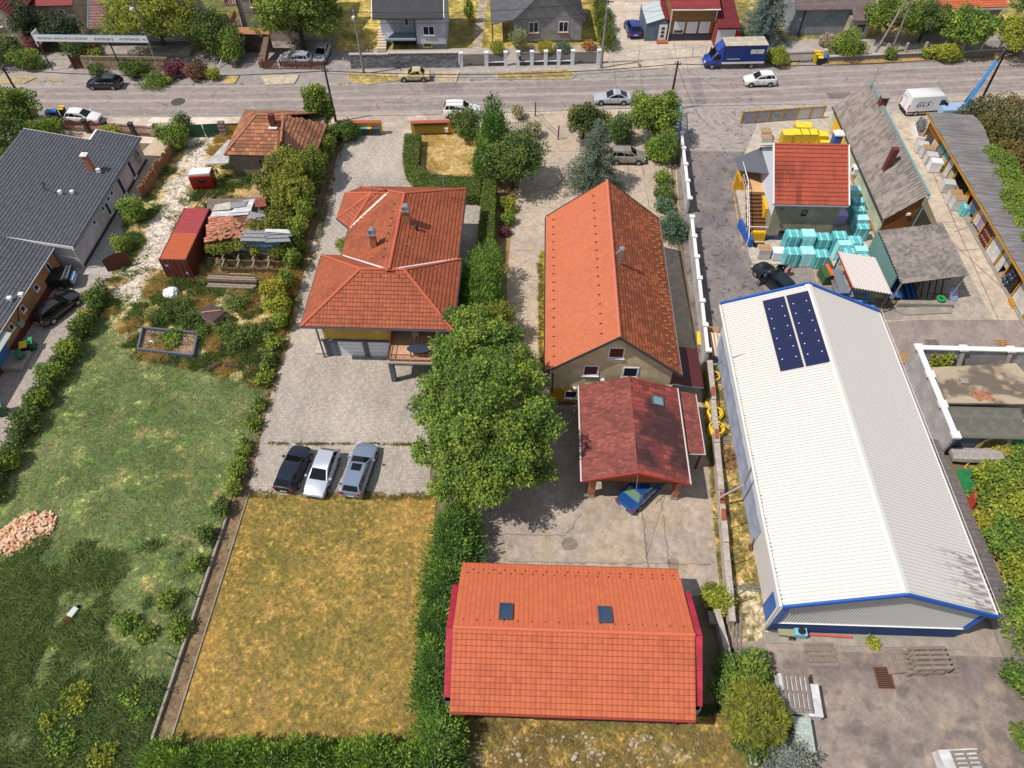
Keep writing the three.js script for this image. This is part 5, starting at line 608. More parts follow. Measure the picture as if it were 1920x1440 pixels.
// ---------- houses, walls and fences north of the road ----------
function textMat(name,w,h,draw,o={}){const m=new THREE.MeshStandardMaterial({map: canvasTex(w,h,draw),roughness: .6,...o});m.name=name;return m;}
function plane(w,h){return new THREE.PlaneGeometry(w,h);}
const PLUMR=M('plum brown tile',[132,96,96],{roughness: .85,bump: [.5,.004]});
{const h=thing('cream_gable_house','tall cream house with maroon roof at the top left corner','house',[-72.6,0,-91.4],3*DEG),CR=M('pale cream render',[226,208,160],{mottle: 5});gableWalls(h,-6,-14,5.5,0,5.0,9.4,'z',M('light cream render',[214,200,172],{mottle: 5}));
roof(h,[[[6,4.75,.4],[6,4.75,-14],[-.25,9.6,-14],[-.25,9.6,.4]]],SLATEB,M('maroon tile',[126,44,46],{roughness: .7}),{flat: true,color: (p,q)=>.85+.3*q()});roof(h,[[[-6.5,4.75,-14],[-6.5,4.75,.4],[-.25,9.6,.4],[-.25,9.6,-14]]],SLATEB,M('maroon tile'),{flat: true});
for (const [x,y] of [[2.6,4.1],[3.4,1.5],[-2,4.1],[-2,1.5]]) win(h,'z+',x,y,0,1.5,1.4,WHITE,{n: 2});gableWalls(h,5.5,-16,11,-4.2,4.2,6.2,'x',M('light cream render'));part(h,'wing_roof',bb().slab([[5.5,4.2,-4],[11.2,4.2,-4],[11.2,6.4,-10.1],[5.5,6.4,-10.1]],.12),M('maroon tile'));win(h,'z+',9.3,3.0,-4.2,.9,1.1,WHITE,{});part(h,'porch_roof_window',bb().cbox(3.9,6.5,-2.5,.8,.3,.9),WHITE);}
{const h=thing('banner_house','low grey house with plum brown tile roof behind the long white banner','house',[-58.4,0,-92.6],3*DEG),GR=M('light grey render',[190,184,178],{mottle: 4});part(h,'wall',bb().box(.4,0,-9,12.2,3.1,-.1),GR);roof(h,[[[0,3.1,.4],[12.6,3.1,.4],[12.6,6.6,-4.6],[0,6.6,-4.6]],[[12.6,3.1,-9.6],[0,3.1,-9.6],[0,6.6,-4.6],[12.6,6.6,-4.6]]],SLATEB,PLUMR,{seed: 61,flat: true,tw: .34,th: .38,color: (p,q)=>.85+.3*q()});
part(h,'verge_trim',bb().bar([-.04,3.1,.4],[-.04,6.65,-4.6],.08,.2),M('blue white edge',[120,160,206]));for (const [x,w] of [[3.4,1.6],[6.6,.8],[9.6,1.4]]) win(h,'z+',x,1.9,-.1,w,1.0,WHITE,{n: w>1.2?2:1});part(h,'terrace',bb().box(0,0,0,12.6,.55,2.2),CONC);part(h,'plinth',bb().box(.38,.55,-.1,12.2,1.0,-.05),M('grey plinth'));part(h,'gutter',bb().cyl([0,3.0,.46],[12.6,3.0,.46],.08),GREYTRIM);}
{const w=hypot(14.3,.1),b=thing('banner_sign','long white banner sign with dark lettering on posts above the stone wall','sign',[-55.45,3.85,-87.05],.4*DEG);
const m=textMat('banner print',1600,96,(c,W,H)=>{c.fillStyle='#eef0f2';c.fillRect(0,0,W,H);c.fillStyle='#2a2e3c';c.textBaseline='middle';c.font='bold 46px sans-serif';c.fillText('GÉPJÁRMŰ KÁRFELVÉTELI KÖZPONT',40,H/2+2,720);c.font='bold 64px sans-serif';c.fillText('eurocars',850,H/2,290);c.font='bold 46px sans-serif';c.fillText('AUTÓFÉNYEZÉS - KA',1205,H/2+2,380);});
part(b,'board',bb().box(-w/2,0,-.06,w/2,.86,.06),M('blue white edge'));const p=part(b,'printed_face',plane(w-.06,.8),m);p.position.set(0,.43,.064);const s=part(b,'side_board',bb().box(-.05,-.9,-1.3,.05,.75,.0),WHITE);s.position.set(-w/2-.1,.2,0);part(b,'post',bb().box(-w/2+.05,-3.85,-.14,-w/2+.2,.7,-.06).box(2,-3.85,-.14,2.15,.7,-.06),DARK);}
{const h=thing('beige_block_house','tall beige house with side balconies behind the maple like tree','house',[-39.3,0,-95.6],3*DEG),BE=M('beige render',[196,184,168],{mottle: 5});part(h,'wall',bb().box(0,0,-10,9.5,7.5,0),BE);win(h,'z+',2.8,5.4,0,2.0,1.9,WHITE,{});win(h,'z+',7.2,5.4,0,1.6,1.6,WHITE,{n: 2});for (const y of [1.6,4.4]){const k=part(h,'balcony',bb().box(-1.6,y,-3.2,0,y+.18,-.4),CONC);const r=bb();for (let i=0;i<10;i++) r.box(-1.62,y+.18,-3.2+i*.29,-1.56,y+1.1,-3.08+i*.29);for (let i=0;i<6;i++) r.box(-1.6+i*.28,y+.18,-.44,-1.48+i*.28,y+1.1,-.38);part(k,'railing',r,M('red brown rail',[150,80,66]));}part(h,'roof',bb().slab([[-.5,7.5,.4],[10,7.5,.4],[10,10,-5],[-.5,10,-5]],.15),PLUMR);part(h,'downpipe',bb().bar([.15,.3,.08],[.15,7.4,.08],.1),DARK);}
{const h=thing('white_house','white house with dark grey roof and outside steps behind the grey block wall','house',[-21.2,0,-93.9],2.5*DEG),WR=M('cool white render',[210,216,228],{mottle: 5});part(h,'wall',bb().box(5.4,0,-8,9.3,4.3,0).box(.6,0,-8,5.4,4.3,-1.6),WR);part(h,'plinth',bb().box(5.38,0,0,9.32,.7,.04),M('grey plinth'));part(h,'gable_wall',bb().poly([[9.32,0,0],[9.32,0,-8],[9.32,4.3,-8],[9.32,7.6,-4],[9.32,4.3,0]]),WR);
part(h,'roof',bb().slab([[0,4.3,.35],[9.2,4.3,.35],[9.2,8.0,-4],[0,8.0,-4]],.2),M('charcoal sheet',[62,64,72],{roughness: .7,mottle: 2.5,bump: [.4,.01]}));part(h,'verge_trim',bb().bar([-.05,4.3,.35],[-.05,8.0,-4],.1,.2).bar([9.25,4.3,.35],[9.25,8,-4],.1,.2),WHITE);part(h,'gutter',bb().cyl([0,4.2,.42],[9.2,4.2,.42],.09),DARK);
for (const x of [3.4,6.1]){const k=part(h,'roof_window',bb().box(x-.5,5.9,-2.4,x+.5,6.5,-1.6),WHITE);part(k,'pane',bb().slab([[x-.42,6.1,-1.58],[x+.42,6.1,-1.58],[x+.42,6.72,-2.35],[x-.42,6.72,-2.35]],.03),GLASS);}win(h,'z+',7.1,2.5,0,1.5,1.2,WHITE,{n: 2});win(h,'z+',4.1,2.9,-1.6,.5,1.0,WHITE,{t: .07});win(h,'z+',6.8,.55,.03,1.2,.6,M('yellow green frame',[170,166,110]),{sill: false});part(h,'downpipe',bb().bar([5.35,.2,.1],[5.35,4.2,.1],.11),DARK);
part(h,'terrace_slab',bb().box(1.2,1.3,-1.6,5.3,1.5,.3),M('grey blue slab',[140,152,166]));part(h,'terrace_void',bb().box(2.0,0,-1.6,5.3,1.3,-1.4),DARK);const st=part(h,'staircase',bb().box(0,0,-3.4,1.2,.1,.8),CONC);for (let i=0;i<8;i++) part(st,'step',bb().box(0,.1,-.1-i*.4-.4,1.2,.3+i*.18,.3-i*.4),M('sandstone step',[206,190,168]));}
{const h=thing('grey_gable_house','grey gable fronted cottage with red flower boxes under its two windows','house',[-2.9,0,-96.2],4*DEG),GR=M('speckled grey render',[176,176,178],{mottle: 1.6,bump: [.3,.02]});gableWalls(h,0,-9,9.1,0,3.3,7.4,'z',GR);const dk=M('charcoal sheet');
part(h,'roof',bb().slab([[-.2,3.15,-9],[-.2,3.15,.45],[4.55,7.5,.45],[4.55,7.5,-9]],.15),M('mid grey roofing',[100,102,108],{mottle: 2}));{const b=bb();for (let i=0;i<31;i++) b.slab([[4.55,7.5,.45-i*.3],[9.4,3.1,.45-i*.3],[9.4,3.1,.18-i*.3],[4.55,7.5,.18-i*.3]],.12);part(h,'roof',b,M('dark batten roofing',[58,58,66],{roughness: .6}));}
part(h,'porch_roof',bb().slab([[-3.1,2.6,.0],[-.1,3.1,.0],[-.1,3.3,-7],[-3.1,2.7,-7]],.1),M('mid grey roofing'));for (const x of [-2.9,-1.4]) part(h,'porch_post',bb().cbox(x,0,-.2,.14,2.6,.14),M('dark brown panel',[92,58,40]));part(h,'verge_trim',bb().bar([9.42,3.1,.5],[4.55,7.5,.5],.06,.2).bar([4.55,7.5,.5],[-.2,3.15,.5],.06,.2),GREYTRIM);part(h,'plinth',bb().box(-.02,0,0,9.1,.35,.05),M('grey plinth'));
for (const x of [2.6,6.6]){const w=win(h,'z+',x,2.1,0,1.3,1.4,WHITE,{n: 2});for (const k of [-.35,.35]){const fl=part(w,'flower_box',blob(.32,30,[[200,24,44],[176,16,40],[60,110,40]],71+k*10),LEAFM);fl.position.set(k,-.72,.28);}}}
{const h=thing('shop_house','brown brick house with three white shutters, maroon roof, glazed porch and white garage','house',[14.7,0,-97.4],3.5*DEG),RO=M('maroon roofing',[150,54,58],{roughness: .7,mottle: 3});
part(h,'porch',bb().box(.1,0,-5.5,3.1,2.3,0),M('blue grey cladding',[104,122,144],{mottle: 3}));part(h,'porch_gable',bb().poly([[.1,2.3,.01],[3.1,2.3,.01],[2.4,3.0,.01]]),M('blue grey cladding'));const pd=part(h,'porch_door',bb().box(1.9,.1,0,2.95,2.15,.06),WHITE);for (let i=0;i<3;i++) part(pd,'door_pane',bb().box(2.2,.5+i*.5,.06,2.65,.85+i*.5,.075),GLASS);
const gl=P('frosted glass roof',[176,190,194],{roughness: .25});for (let i=0;i<4;i++){const k=part(h,'glass_roof_panel',bb().slab([[.1,2.35,.05-i*1.3],[2.4,3.05,.05-i*1.3],[2.4,3.05,-1.2-i*1.3],[.1,2.35,-1.2-i*1.3]],.04),gl);part(k,'glazing_bar',bb().bar([.1,2.4,.05-i*1.3],[2.4,3.1,.05-i*1.3],.08),WHITE);}part(h,'porch_roof',bb().slab([[2.4,3.06,.1],[3.3,2.6,.1],[3.3,3.2,-5],[2.4,3.6,-5]],.08),RO);
part(h,'wall',bb().box(3.3,0,-8,9.2,4.4,0),BRICKTAN);part(h,'plinth',bb().box(3.28,0,0,9.2,.95,.05),M('slate plinth',[66,66,80],{mottle: .8}));part(h,'roof',bb().slab([[3.0,4.4,.5],[9.5,4.4,.5],[9.5,6.4,-6],[3.0,6.4,-6]],.18),RO);part(h,'gutter',bb().cyl([3.0,4.3,.58],[9.5,4.3,.58],.09),WHITE);
for (let i=0;i<3;i++){const k=part(h,'window',bb().box(3.85+i*1.72,1.0,0,5.25+i*1.72,2.5,.07),WHITE);part(k,'roller_shutter',bb().box(3.95+i*1.72,i?1.1:1.45,.07,5.15+i*1.72,2.42,.085),M('pale shutter',[206,210,218]));if (!i) part(k,'pane',bb().box(3.95,1.08,.07,5.15,1.44,.08),GLASS);}
part(h,'garage',bb().box(9.25,0,-6,12.0,2.5,1.6),M('red brown render',[136,52,48]));part(h,'garage_door',bb().box(9.4,0,1.6,11.85,2.2,1.66),M('white sectional door'));part(h,'garage_roof',bb().slab([[9.2,2.6,2.0],[12.3,2.6,2.0],[12.0,4.4,-4],[9.5,4.4,-4]],.12),M('dark red felt',[122,36,42],{mottle: 1.5}));part(h,'step',bb().box(1.7,0,0,3.2,.14,.9).box(9.4,0,1.6,12,.08,2.1),M('red brown paving',[158,84,66]));part(h,'downpipe',bb().bar([3.25,0,.12],[3.25,4.3,.12],.1).bar([9.25,2.5,.12],[9.25,4.3,.12],.1),WHITE);part(h,'red_side_wall',bb().slab([[12.05,.0,1.5],[13.0,.0,1.5],[12.4,1.9,1.4],[12.05,1.9,1.4]],.1),M('bright red sheet',[206,44,40]));}
{const h=thing('brown_roof_house','grey blue rendered house with brown ribbed roof beside the blue spruce','house',[34.8,0,-99.6],4*DEG),GB3=M('grey blue render',[150,160,172],{mottle: 4});part(h,'wall',bb().box(0,0,-8,7.4,3.6,0),GB3);part(h,'wing',bb().box(7.4,0,-8,10.2,2.7,1.3),M('cream grey render',[190,180,160],{mottle: 3}));const rb=M('brown grey ribbed sheet',[128,112,112],{roughness: .8,mottle: 2});const mk=(x0,x1,z,y)=>{const b=bb(),n=round((x1-x0)/.3);for (let i=0;i<n;i++){const a=x0+i*.3;b.slab([[a,y,z],[a+.2,y,z],[a+.2,y+3.6,z-6],[a,y+3.6,z-6]],.1);b.slab([[a+.2,y-.05,z],[a+.3,y-.05,z],[a+.3,y+3.55,z-6],[a+.2,y+3.55,z-6]],.05);}part(h,'roof',b,rb);};mk(-.3,7.4,.4,3.6);mk(7.41,10.6,1.8,2.75);
win(h,'z+',9.0,1.5,1.3,1.4,1.2,M('blue white frame',[190,206,230]),{});part(h,'wall_box',bb().cbox(5.0,1.9,.05,1.0,.6,.1),M('teal grey trim'));part(h,'sign_plate',bb().cbox(.9,2.1,.04,.3,.2,.06),WHITE);part(h,'downpipe',bb().bar([1.3,0,.1],[1.3,3.5,.1],.12),DARK);part(h,'blue_edge',bb().bar([10.65,2.75,1.8],[10.65,6.3,-4.2],.1,.25),M('blue white edge'));}
{const h=thing('orange_roof_house','grey beige house with orange tile roof and satellite dish at the top right','house',[53.0,0,-100.6],6*DEG);part(h,'wall',bb().box(0,0,-8,10,3.4,0),M('grey beige render',[176,164,148],{mottle: 4}));roof(h,[[[-.4,3.5,.4],[10.4,3.5,.4],[10.4,6,-4],[-.4,6,-4]]],TILEB,TILEO,{});part(h,'fascia',bb().box(-.4,3.2,.36,10.4,3.42,.46),WHITE);win(h,'z+',7.8,1.9,0,1.4,1.5,WHITE,{glass: P('pale blind glass',[150,160,172],{roughness: .15})});const d=part(h,'satellite_dish',new THREE.SphereGeometry(.45,12,6,0,2*PI,0,.9),WHITE);d.position.set(6.0,2.6,.4);d.rotation.x=1.1;part(h,'meter_cupboard',bb().cbox(6.4,.6,.1,.9,1.2,.2),M('grey plinth'));part(h,'dentil_band',bb().box(0,3.0,0,10,3.1,.06),GREYTRIM);}

// walls and fences
const BLK=bb().box(.005,.006,0,.395,.194,.05).geo();
function slats(par,x0,x1,y0,y1,n,m,vertical=true,gap=.42,nm='slat'){const K=(x1-x0)/n,H=(y1-y0)/n,g=vertical?bb().box(0,y0,-.02,K*(1-gap),y1,.02).geo():bb().box(x0,0,-.02,x1,H*(1-gap),.02).geo();for (let i=0;i<n;i++){const o=part(par,nm,g,m);vertical?(o.position.x=x0+i*K):(o.position.y=y0+i*H);}}
function along(name,label,cat,A,Bp,group){const t=thing(name,label,cat,[A[0],0,A[1]],atan2(-(Bp[1]-A[1]),Bp[0]-A[0]),group);return [t,hypot(Bp[0]-A[0],Bp[1]-A[1])];}
const RUBBLE=texMat('rubble stone',tex(512,256,(u,v)=>{let d=9,e=9,id=0;const X=u*14,Y=v*7,i0=floor(X),j0=floor(Y);for (let i=-1;i<2;i++) for (let j=-1;j<2;j++){const a=((i0+i) % 14+14) % 14,b=((j0+j) % 7+7) % 7,q=hypot(i0+i+hsh(a,b)-X,j0+j+hsh(a+50,b)-Y);if (q<d){e=d;d=q;id=hsh(a,b+90);}else e=min(e,q);}return e-d<.08?[190,178,160]:sat([150,130,108],.75+.5*id);}),4.2,2.1);
{const [w,L]=along('stone_wall','rubble stone garden wall with flat coping behind the dark parked car','wall',[-58.4,-87.7],[-47.2,-87.7]);part(w,'wall_face',bb().box(0,0,-.2,L,1.5,.2),RUBBLE);const n=12;for (let i=0;i<n;i++) part(w,'coping_stone',bb().box(i*L/n+.01,1.5,-.26,(i+1)*L/n-.01,1.6,.26),M('tan coping',[176,154,126],{mottle: 1}));
const [g]=along('wooden_gate','brown boarded gate at the left end of the stone wall','gate',[-59.6,-87.6],[-58.5,-87.7]);for (let i=0;i<6;i++) part(g,'board',bb().box(i*.18,.1,-.03,i*.18+.16,1.6,.03),WOODB);part(g,'gate_post',bb().box(-.25,0,-.12,-.03,1.8,.12),WOODB);}
{const [w,L]=along('block_wall','grey split block wall with pale coping in front of the white house','wall',[-23.9,-89.0],[-9.9,-89.75]),n=35,q=rng(14);const ms=[M('grey block a',[120,124,132]),M('grey block b',[136,138,146]),M('grey block c',[104,108,118])];part(w,'wall_core',bb().box(.02,0,-.14,L-.02,1.8,.14),M('mortar',[118,118,120]));for (let j=0;j<9;j++) for (let i=0;i<n;i++){const o=(j % 2)*.5,a=(i+o)*L/n;if (a+L/n>L+.01) continue;const m=part(w,'block',BLK,ms[floor(q()*3)]);m.position.set(a,j*.2,.14);m.scale.set(L/n/.4,1,.6+.6*q());}
for (let i=0;i<14;i++) part(w,'coping_slab',bb().box(i*L/14+.005,1.8+(i>4?.12:0),-.24,(i+1)*L/14-.005,1.88+(i>4?.12:0),.24),M('pale concrete',[214,204,192]));part(w,'top_course',bb().box(5*L/14,1.8,-.14,L,1.92,.15),ms[1]);}
{const [w,L]=along('slat_fence','white pillared fence with dark horizontal slats in front of the grey gable cottage','fence',[-9.6,-89.9],[8.4,-91.2]);const xs=[0,3.3,5.8,7.4,9.2,11.0,12.7,14.5,17.9],wp=M('white pillar',[216,220,232]),sm=M('dark slat',[56,56,62],{roughness: .5});xs.forEach((x)=>{const p=part(w,'pillar',bb().box(x-.22,0,-.22,x+.22,1.75,.22),wp);part(p,'pillar_cap',bb().box(x-.27,1.75,-.27,x+.27,1.85,.27),WHITE);});for (let i=0;i+1<xs.length;i++){if (i===2) continue;const base=i===0||i===7?.15:.6;if (base>.5){part(w,'low_wall',bb().box(xs[i]+.22,0,-.15,xs[i+1]-.22,.5,.15),M('dark low wall',[70,72,82]));part(w,'low_wall_cap',bb().box(xs[i]+.22,.5,-.2,xs[i+1]-.22,.57,.2),WHITE);}slats(w,xs[i]+.25,xs[i+1]-.25,base,1.6,base>.5?7:10,sm,false,.35);}part(w,'letter_box',bb().box(7.5,.9,.22,7.8,1.3,.4),DARK);}
{const pip=M('white steel pipe',[214,216,216],{roughness: .4,metalness: .4}),[w,L]=along('mesh_gate','white pipe framed chain gate across the concrete yard','gate',[9.6,-91.5],[22.6,-93.4]);const fr=(a,b,nm)=>part(w,nm,bb().bar([a,.12,0],[b,.12,0],.06).bar([a,1.3,0],[b,1.45,0],.06).bar([a,.0,0],[a,1.35,0],.07).bar([b,.0,0],[b,1.5,0],.07),pip);fr(.05,4,'gate_frame');fr(4.02,7.9,'gate_frame');fr(8.2,11.2,'gate_frame');fr(11.3,13.0,'gate_frame');part(w,'brace',bb().bar([9,.1,0],[11.1,1.3,0],.05),pip);const wires=bb();for (let i=0;i<18;i++) wires.bar([.2+i*.12,.12,0],[.35+i*.12,1.3,.0],.02);part(w,'infill_bars',wires,pip);}
{const [w,L]=along('picket_fence','low brown picket fence in front of the silver estate car','fence',[-35.2,-88.3],[-27.2,-88.5]),wd=M('red brown picket',[116,74,58]);slats(w,.1,2.0,.1,1.15,10,wd,true,.35,'picket');slats(w,2.6,L,.1,1.1,30,wd,true,.35,'picket');for (const x of [0,2.3,4.4,6.2,L]) part(w,'post',bb().box(x-.06,0,-.1,x+.06,1.25,-.02),DARK);part(w,'rail',bb().box(.1,.35,-.06,L,.42,-.02).box(.1,.85,-.06,L,.92,-.02),wd);
const k=site('garage_ramp','sunken garage entrance with sloping brown tiled side walls left of the silver estate','garage entrance',[-37.3,-91.5]);part(k,'side_wall',bb().slab([[-38.8,2.3,-92.5],[-38.3,2.3,-92.5],[-38.8,.7,-88.4],[-39.3,.7,-88.4]],.9),M('grey block'));part(k,'side_wall',bb().slab([[-35.6,2.3,-92.5],[-34.9,2.3,-92.5],[-35.0,.8,-88.6],[-35.8,.8,-88.6]],.9),M('brown stone',[126,104,84],{mottle: .8}));part(k,'lintel_wall',bb().box(-38.8,0,-93,-35,2.5,-92.6),M('dark plinth'));part(k,'tile_cap',bb().slab([[-39,2.6,-92.3],[-34.8,2.6,-92.3],[-34.8,3.0,-93.3],[-39,3.0,-93.3]],.08),OLDT);part(k,'barrier_rail',bb().bar([-41.1,.2,-88.3],[-40.1,1.9,-92.3],.1),M('striped rail',[200,190,176]));}
{const [w,L]=along('garden_wall','low pale stone wall with wire fence at the right of the northern pavement','wall',[38.2,-92.6],[72,-96.6]);part(w,'wall',bb().box(0,0,-.18,L,.7,.18),M('grey stone wall',[150,146,142],{mottle: 1,bump: [.4,.03]}));part(w,'coping',bb().box(0,.7,-.24,L,.8,.24),M('pale concrete'));for (let i=0;i<9;i++) part(w,'post',bb().box(5+i*2.6,.8,-.1,5.25+i*2.6,2.1,.1),M('pale concrete'));const m=bb();for (let i=0;i<160;i++) m.bar([7.6+i*.12,.8,0],[8.2+i*.12,1.9,0],.014);part(w,'wire_mesh',m,M('green wire',[70,100,80]));
const [g]=along('iron_gate','black iron double gate between stone posts right of the blue spruce','gate',[32.6,-92.0],[37.6,-92.5]),ir=M('black iron',[36,36,40],{roughness: .5});for (let i=0;i<26;i++) part(g,'gate_bar',bb().box(.2+i*.175,.1,-.02,.25+i*.175,1.4+.15*sin(i/25*PI),.02),ir);part(g,'gate_rail',bb().box(.1,.2,-.03,4.8,.3,.03).box(.1,1.2,-.03,4.8,1.3,.03),ir);for (const x of [-.2,5.1]) part(g,'gate_post',bb().box(x-.25,0,-.25,x+.25,1.7,.25),M('pale concrete'));const [lw,l2]=along('yard_front_wall','low grey wall between the white pipe gate and the iron gate','wall',[26.2,-93.4],[32.2,-92.3]);part(lw,'wall',bb().box(0,0,-.15,l2,.8,.15),M('grey stone wall'));part(lw,'coping',bb().box(0,.8,-.2,l2,.87,.2),M('pale concrete'));}
// southern street fences
{const [w,L]=along('wooden_fence','red brown vertical slat fence with dark pillars in front of the slate roof house','fence',[-59.5,-74.0],[-40.9,-72.3]),wd=M('red brown slat',[122,60,46]),xs=[0,3.7,7.4,9.9,13.1,16.1,L];for (let i=0;i+1<xs.length;i++){slats(w,xs[i]+.25,xs[i+1]-.25,.15,1.45,round((xs[i+1]-xs[i])/.22),wd,true,.45);part(w,'rail',bb().box(xs[i]+.2,.35,-.07,xs[i+1]-.2,.43,-.025).box(xs[i]+.2,1.1,-.07,xs[i+1]-.2,1.18,-.025),wd);}for (const x of xs){const p=part(w,'pillar',bb().box(x-.22,0,-.22,x+.22,1.6,.22),M('dark stone pillar',[84,76,78],{mottle: .8}));part(p,'pillar_cap',bb().box(x-.28,1.6,-.28,x+.28,1.7,.28),M('dark cap',[60,58,62]));}
const [g,L2]=along('green_mesh_fence','dark green shade net gate with striped brick pillar beside the old tiled house','gate',[-39.9,-72.6],[-36.3,-73.0]);part(g,'net_panel',bb().box(.1,.1,-.02,L2/2-.05,1.7,.02),M('green net',[44,96,72],{mottle: 1}));part(g,'net_panel',bb().box(L2/2+.05,.1,-.02,L2-.1,1.7,.02),M('green net'));for (let i=0;i<8;i++) part(g,'pillar_course',bb().box(L2,i*.24,-.3,L2+.75,i*.24+.2,.3),i % 2?M('grey block'):M('pale stone',[170,160,154]));const [y,L3]=along('yellow_fence_panel','short yellow panel between the brick pillar and the old tiled house','fence',[-35.4,-73.0],[-33.4,-73.2]);part(y,'panel',bb().box(0,.1,-.03,L3,1.6,.03),M('dull yellow',[178,150,62]));part(y,'top_rail',bb().box(0,1.6,-.06,L3,1.68,.06),DARK);
const gw=(nm,lb,A,Bp,cut)=>{const [t,l]=along(nm,lb,'wall',A,Bp);part(t,'wall',bb().box(0,0,-.15,l,1.55,.15),M('warm yellow render'));const n=round(l/.22);for (let i=0;i<n;i++){const c=part(t,'coping_tile',bb().slab([[i*l/n+.008,1.6,.3],[(i+1)*l/n-.008,1.6,.3],[(i+1)*l/n-.008,1.78,0],[i*l/n+.008,1.78,0]],.04).slab([[(i+1)*l/n-.008,1.6,-.3],[i*l/n+.008,1.6,-.3],[i*l/n+.008,1.778,-.002],[(i+1)*l/n-.008,1.778,-.002]],.04),TILER);}return [t,l];};
gw('yellow_wall','yellow street wall with red tile coping behind the row of bins',[-22.6,-74.0],[-17.6,-74.2]);const [t2]=gw('yellow_wall','yellow street wall with red tile coping behind the small dry lawn',[-14.2,-74.2],[-9.2,-74.6]);slats(t2,.4,4.2,.2,1.3,24,M('ochre slat',[150,124,50]),true,.3);for (const o of t2.children) if (o.name==='slat') o.position.z=.2;part(t2,'slat_frame',bb().box(.3,1.3,.17,4.3,1.38,.24).box(.3,.1,.17,4.3,.18,.24),DARK);part(t2,'meter_box',bb().box(3.9,.4,.16,4.3,.9,.4),WHITE);
const [rg]=along('bar_fence','short grey bar fence between the shrubs by the street','fence',[-4.0,-74.9],[-1.0,-75.1]);slats(rg,0,3,.2,1.3,16,ZINC,true,.6,'bar');part(rg,'rail',bb().box(0,.2,-.05,3,.27,-.02).box(0,1.2,-.05,3,1.27,-.02),ZINC);const [gt]=along('sliding_gate','open wire sliding gate in the drive of the long house','gate',[.2,-78.5],[3.0,-73.6]);for (const x of [0,5.5]) part(gt,'gate_post',bb().box(x-.05,0,-.05,x+.05,1.8,.05),DARK);part(gt,'gate_wire',bb().bar([0,.3,0],[5.5,.3,0],.02).bar([0,.9,0],[5.5,.9,0],.02),DARK);}
// boundary wall between the long house and the merchant: panels stepping past square posts
{const PW=M('pale concrete wall'),CAPM=M('white wall cap');const w=site('boundary_wall','stepped white capped boundary wall along the asphalt yard','wall',[15.7,-56]);const A=[16.75,-72.6],E=[15.35,-40.2],n=11;for (let i=0;i<n;i++){const t0=i/n,t1=(i+1)/n,x0=A[0]+(E[0]-A[0])*t0,z0=A[1]+(E[1]-A[1])*t0,x1=A[0]+(E[0]-A[0])*t1,z1=A[1]+(E[1]-A[1])*t1;if (i===4) continue;const k=(y0,y1,w_,e)=>bb().prism([[x0-w_,z0+e],[x0+w_,z0+e],[x1+w_,z1-e],[x1-w_,z1-e]],y0,y1);part(w,'wall_panel',k(0,1.75,.1,.12),PW);part(w,'wall_cap',k(1.75,1.86,.15,.25),CAPM);}for (let i=0;i<=n;i++){const t=i/n,x=A[0]+(E[0]-A[0])*t,z=A[1]+(E[1]-A[1])*t;part(w,'wall_post',bb().cbox(x,0,z,.26,1.85,.26),PW);part(w,'post_cap',bb().cbox(x+.03,1.85,z,.5,.15,.42),CAPM);}
const lw=site('low_boundary_wall','low weathered wall with brick patches and wire posts beside the hall','wall',[15,-28]);const A2=[15.7,-40.0],E2=[14.1,-17.3],m=16;for (let i=0;i<m;i++){const t0=i/m,t1=(i+1)/m,x0=A2[0]+(E2[0]-A2[0])*t0,z0=A2[1]+(E2[1]-A2[1])*t0,x1=A2[0]+(E2[0]-A2[0])*t1,z1=A2[1]+(E2[1]-A2[1])*t1;part(lw,'wall_section',bb().prism([[x0-.22,z0+.015],[x0+.22,z0+.015],[x1+.22,z1-.015],[x1-.22,z1-.015]],0,.85+.05*(i % 3)),M('weathered white wall',[206,196,186],{mottle: 1.2,bump: [.5,.02]}));if ([2,5,9,10].includes(i)) part(lw,'brick_patch',bb().prism([[x0-.15,z0+.2],[x0+.15,z0+.2],[x1+.15,z1-.3],[x1-.15,z1-.3]],.8,1.02),M('red brick patch',[182,96,66],{mottle: .5}));if (i % 2){const p=part(lw,'fence_post',bb().bar([x0+.25,0,z0],[x0+.25,1.9,z0],.06).bar([x0+.25,1.9,z0],[x0+.7,2.2,z0-.2],.05),M('green steel',[60,84,72]));}}
const low2=site('rear_wall','crumbling low wall at the bottom between barn and rear yard','wall',[13.8,-13]);for (const [u0,v0,u1,v1] of [[1340,1150,1362,1240],[1362,1245,1372,1290],[1395,1390,1408,1440]]){const a=G(u0,v0),c=G(u1,v1);part(low2,'wall_section',bb().prism([[a[0]-.2,a[1]],[a[0]+.2,a[1]],[c[0]+.2,c[1]],[c[0]-.2,c[1]]],0,.8),M('weathered white wall'));}part(low2,'concrete_chamber',bb().prism(Gs('1325,1150 1348,1152 1352,1178 1328,1172'),0,.5),CONC);}
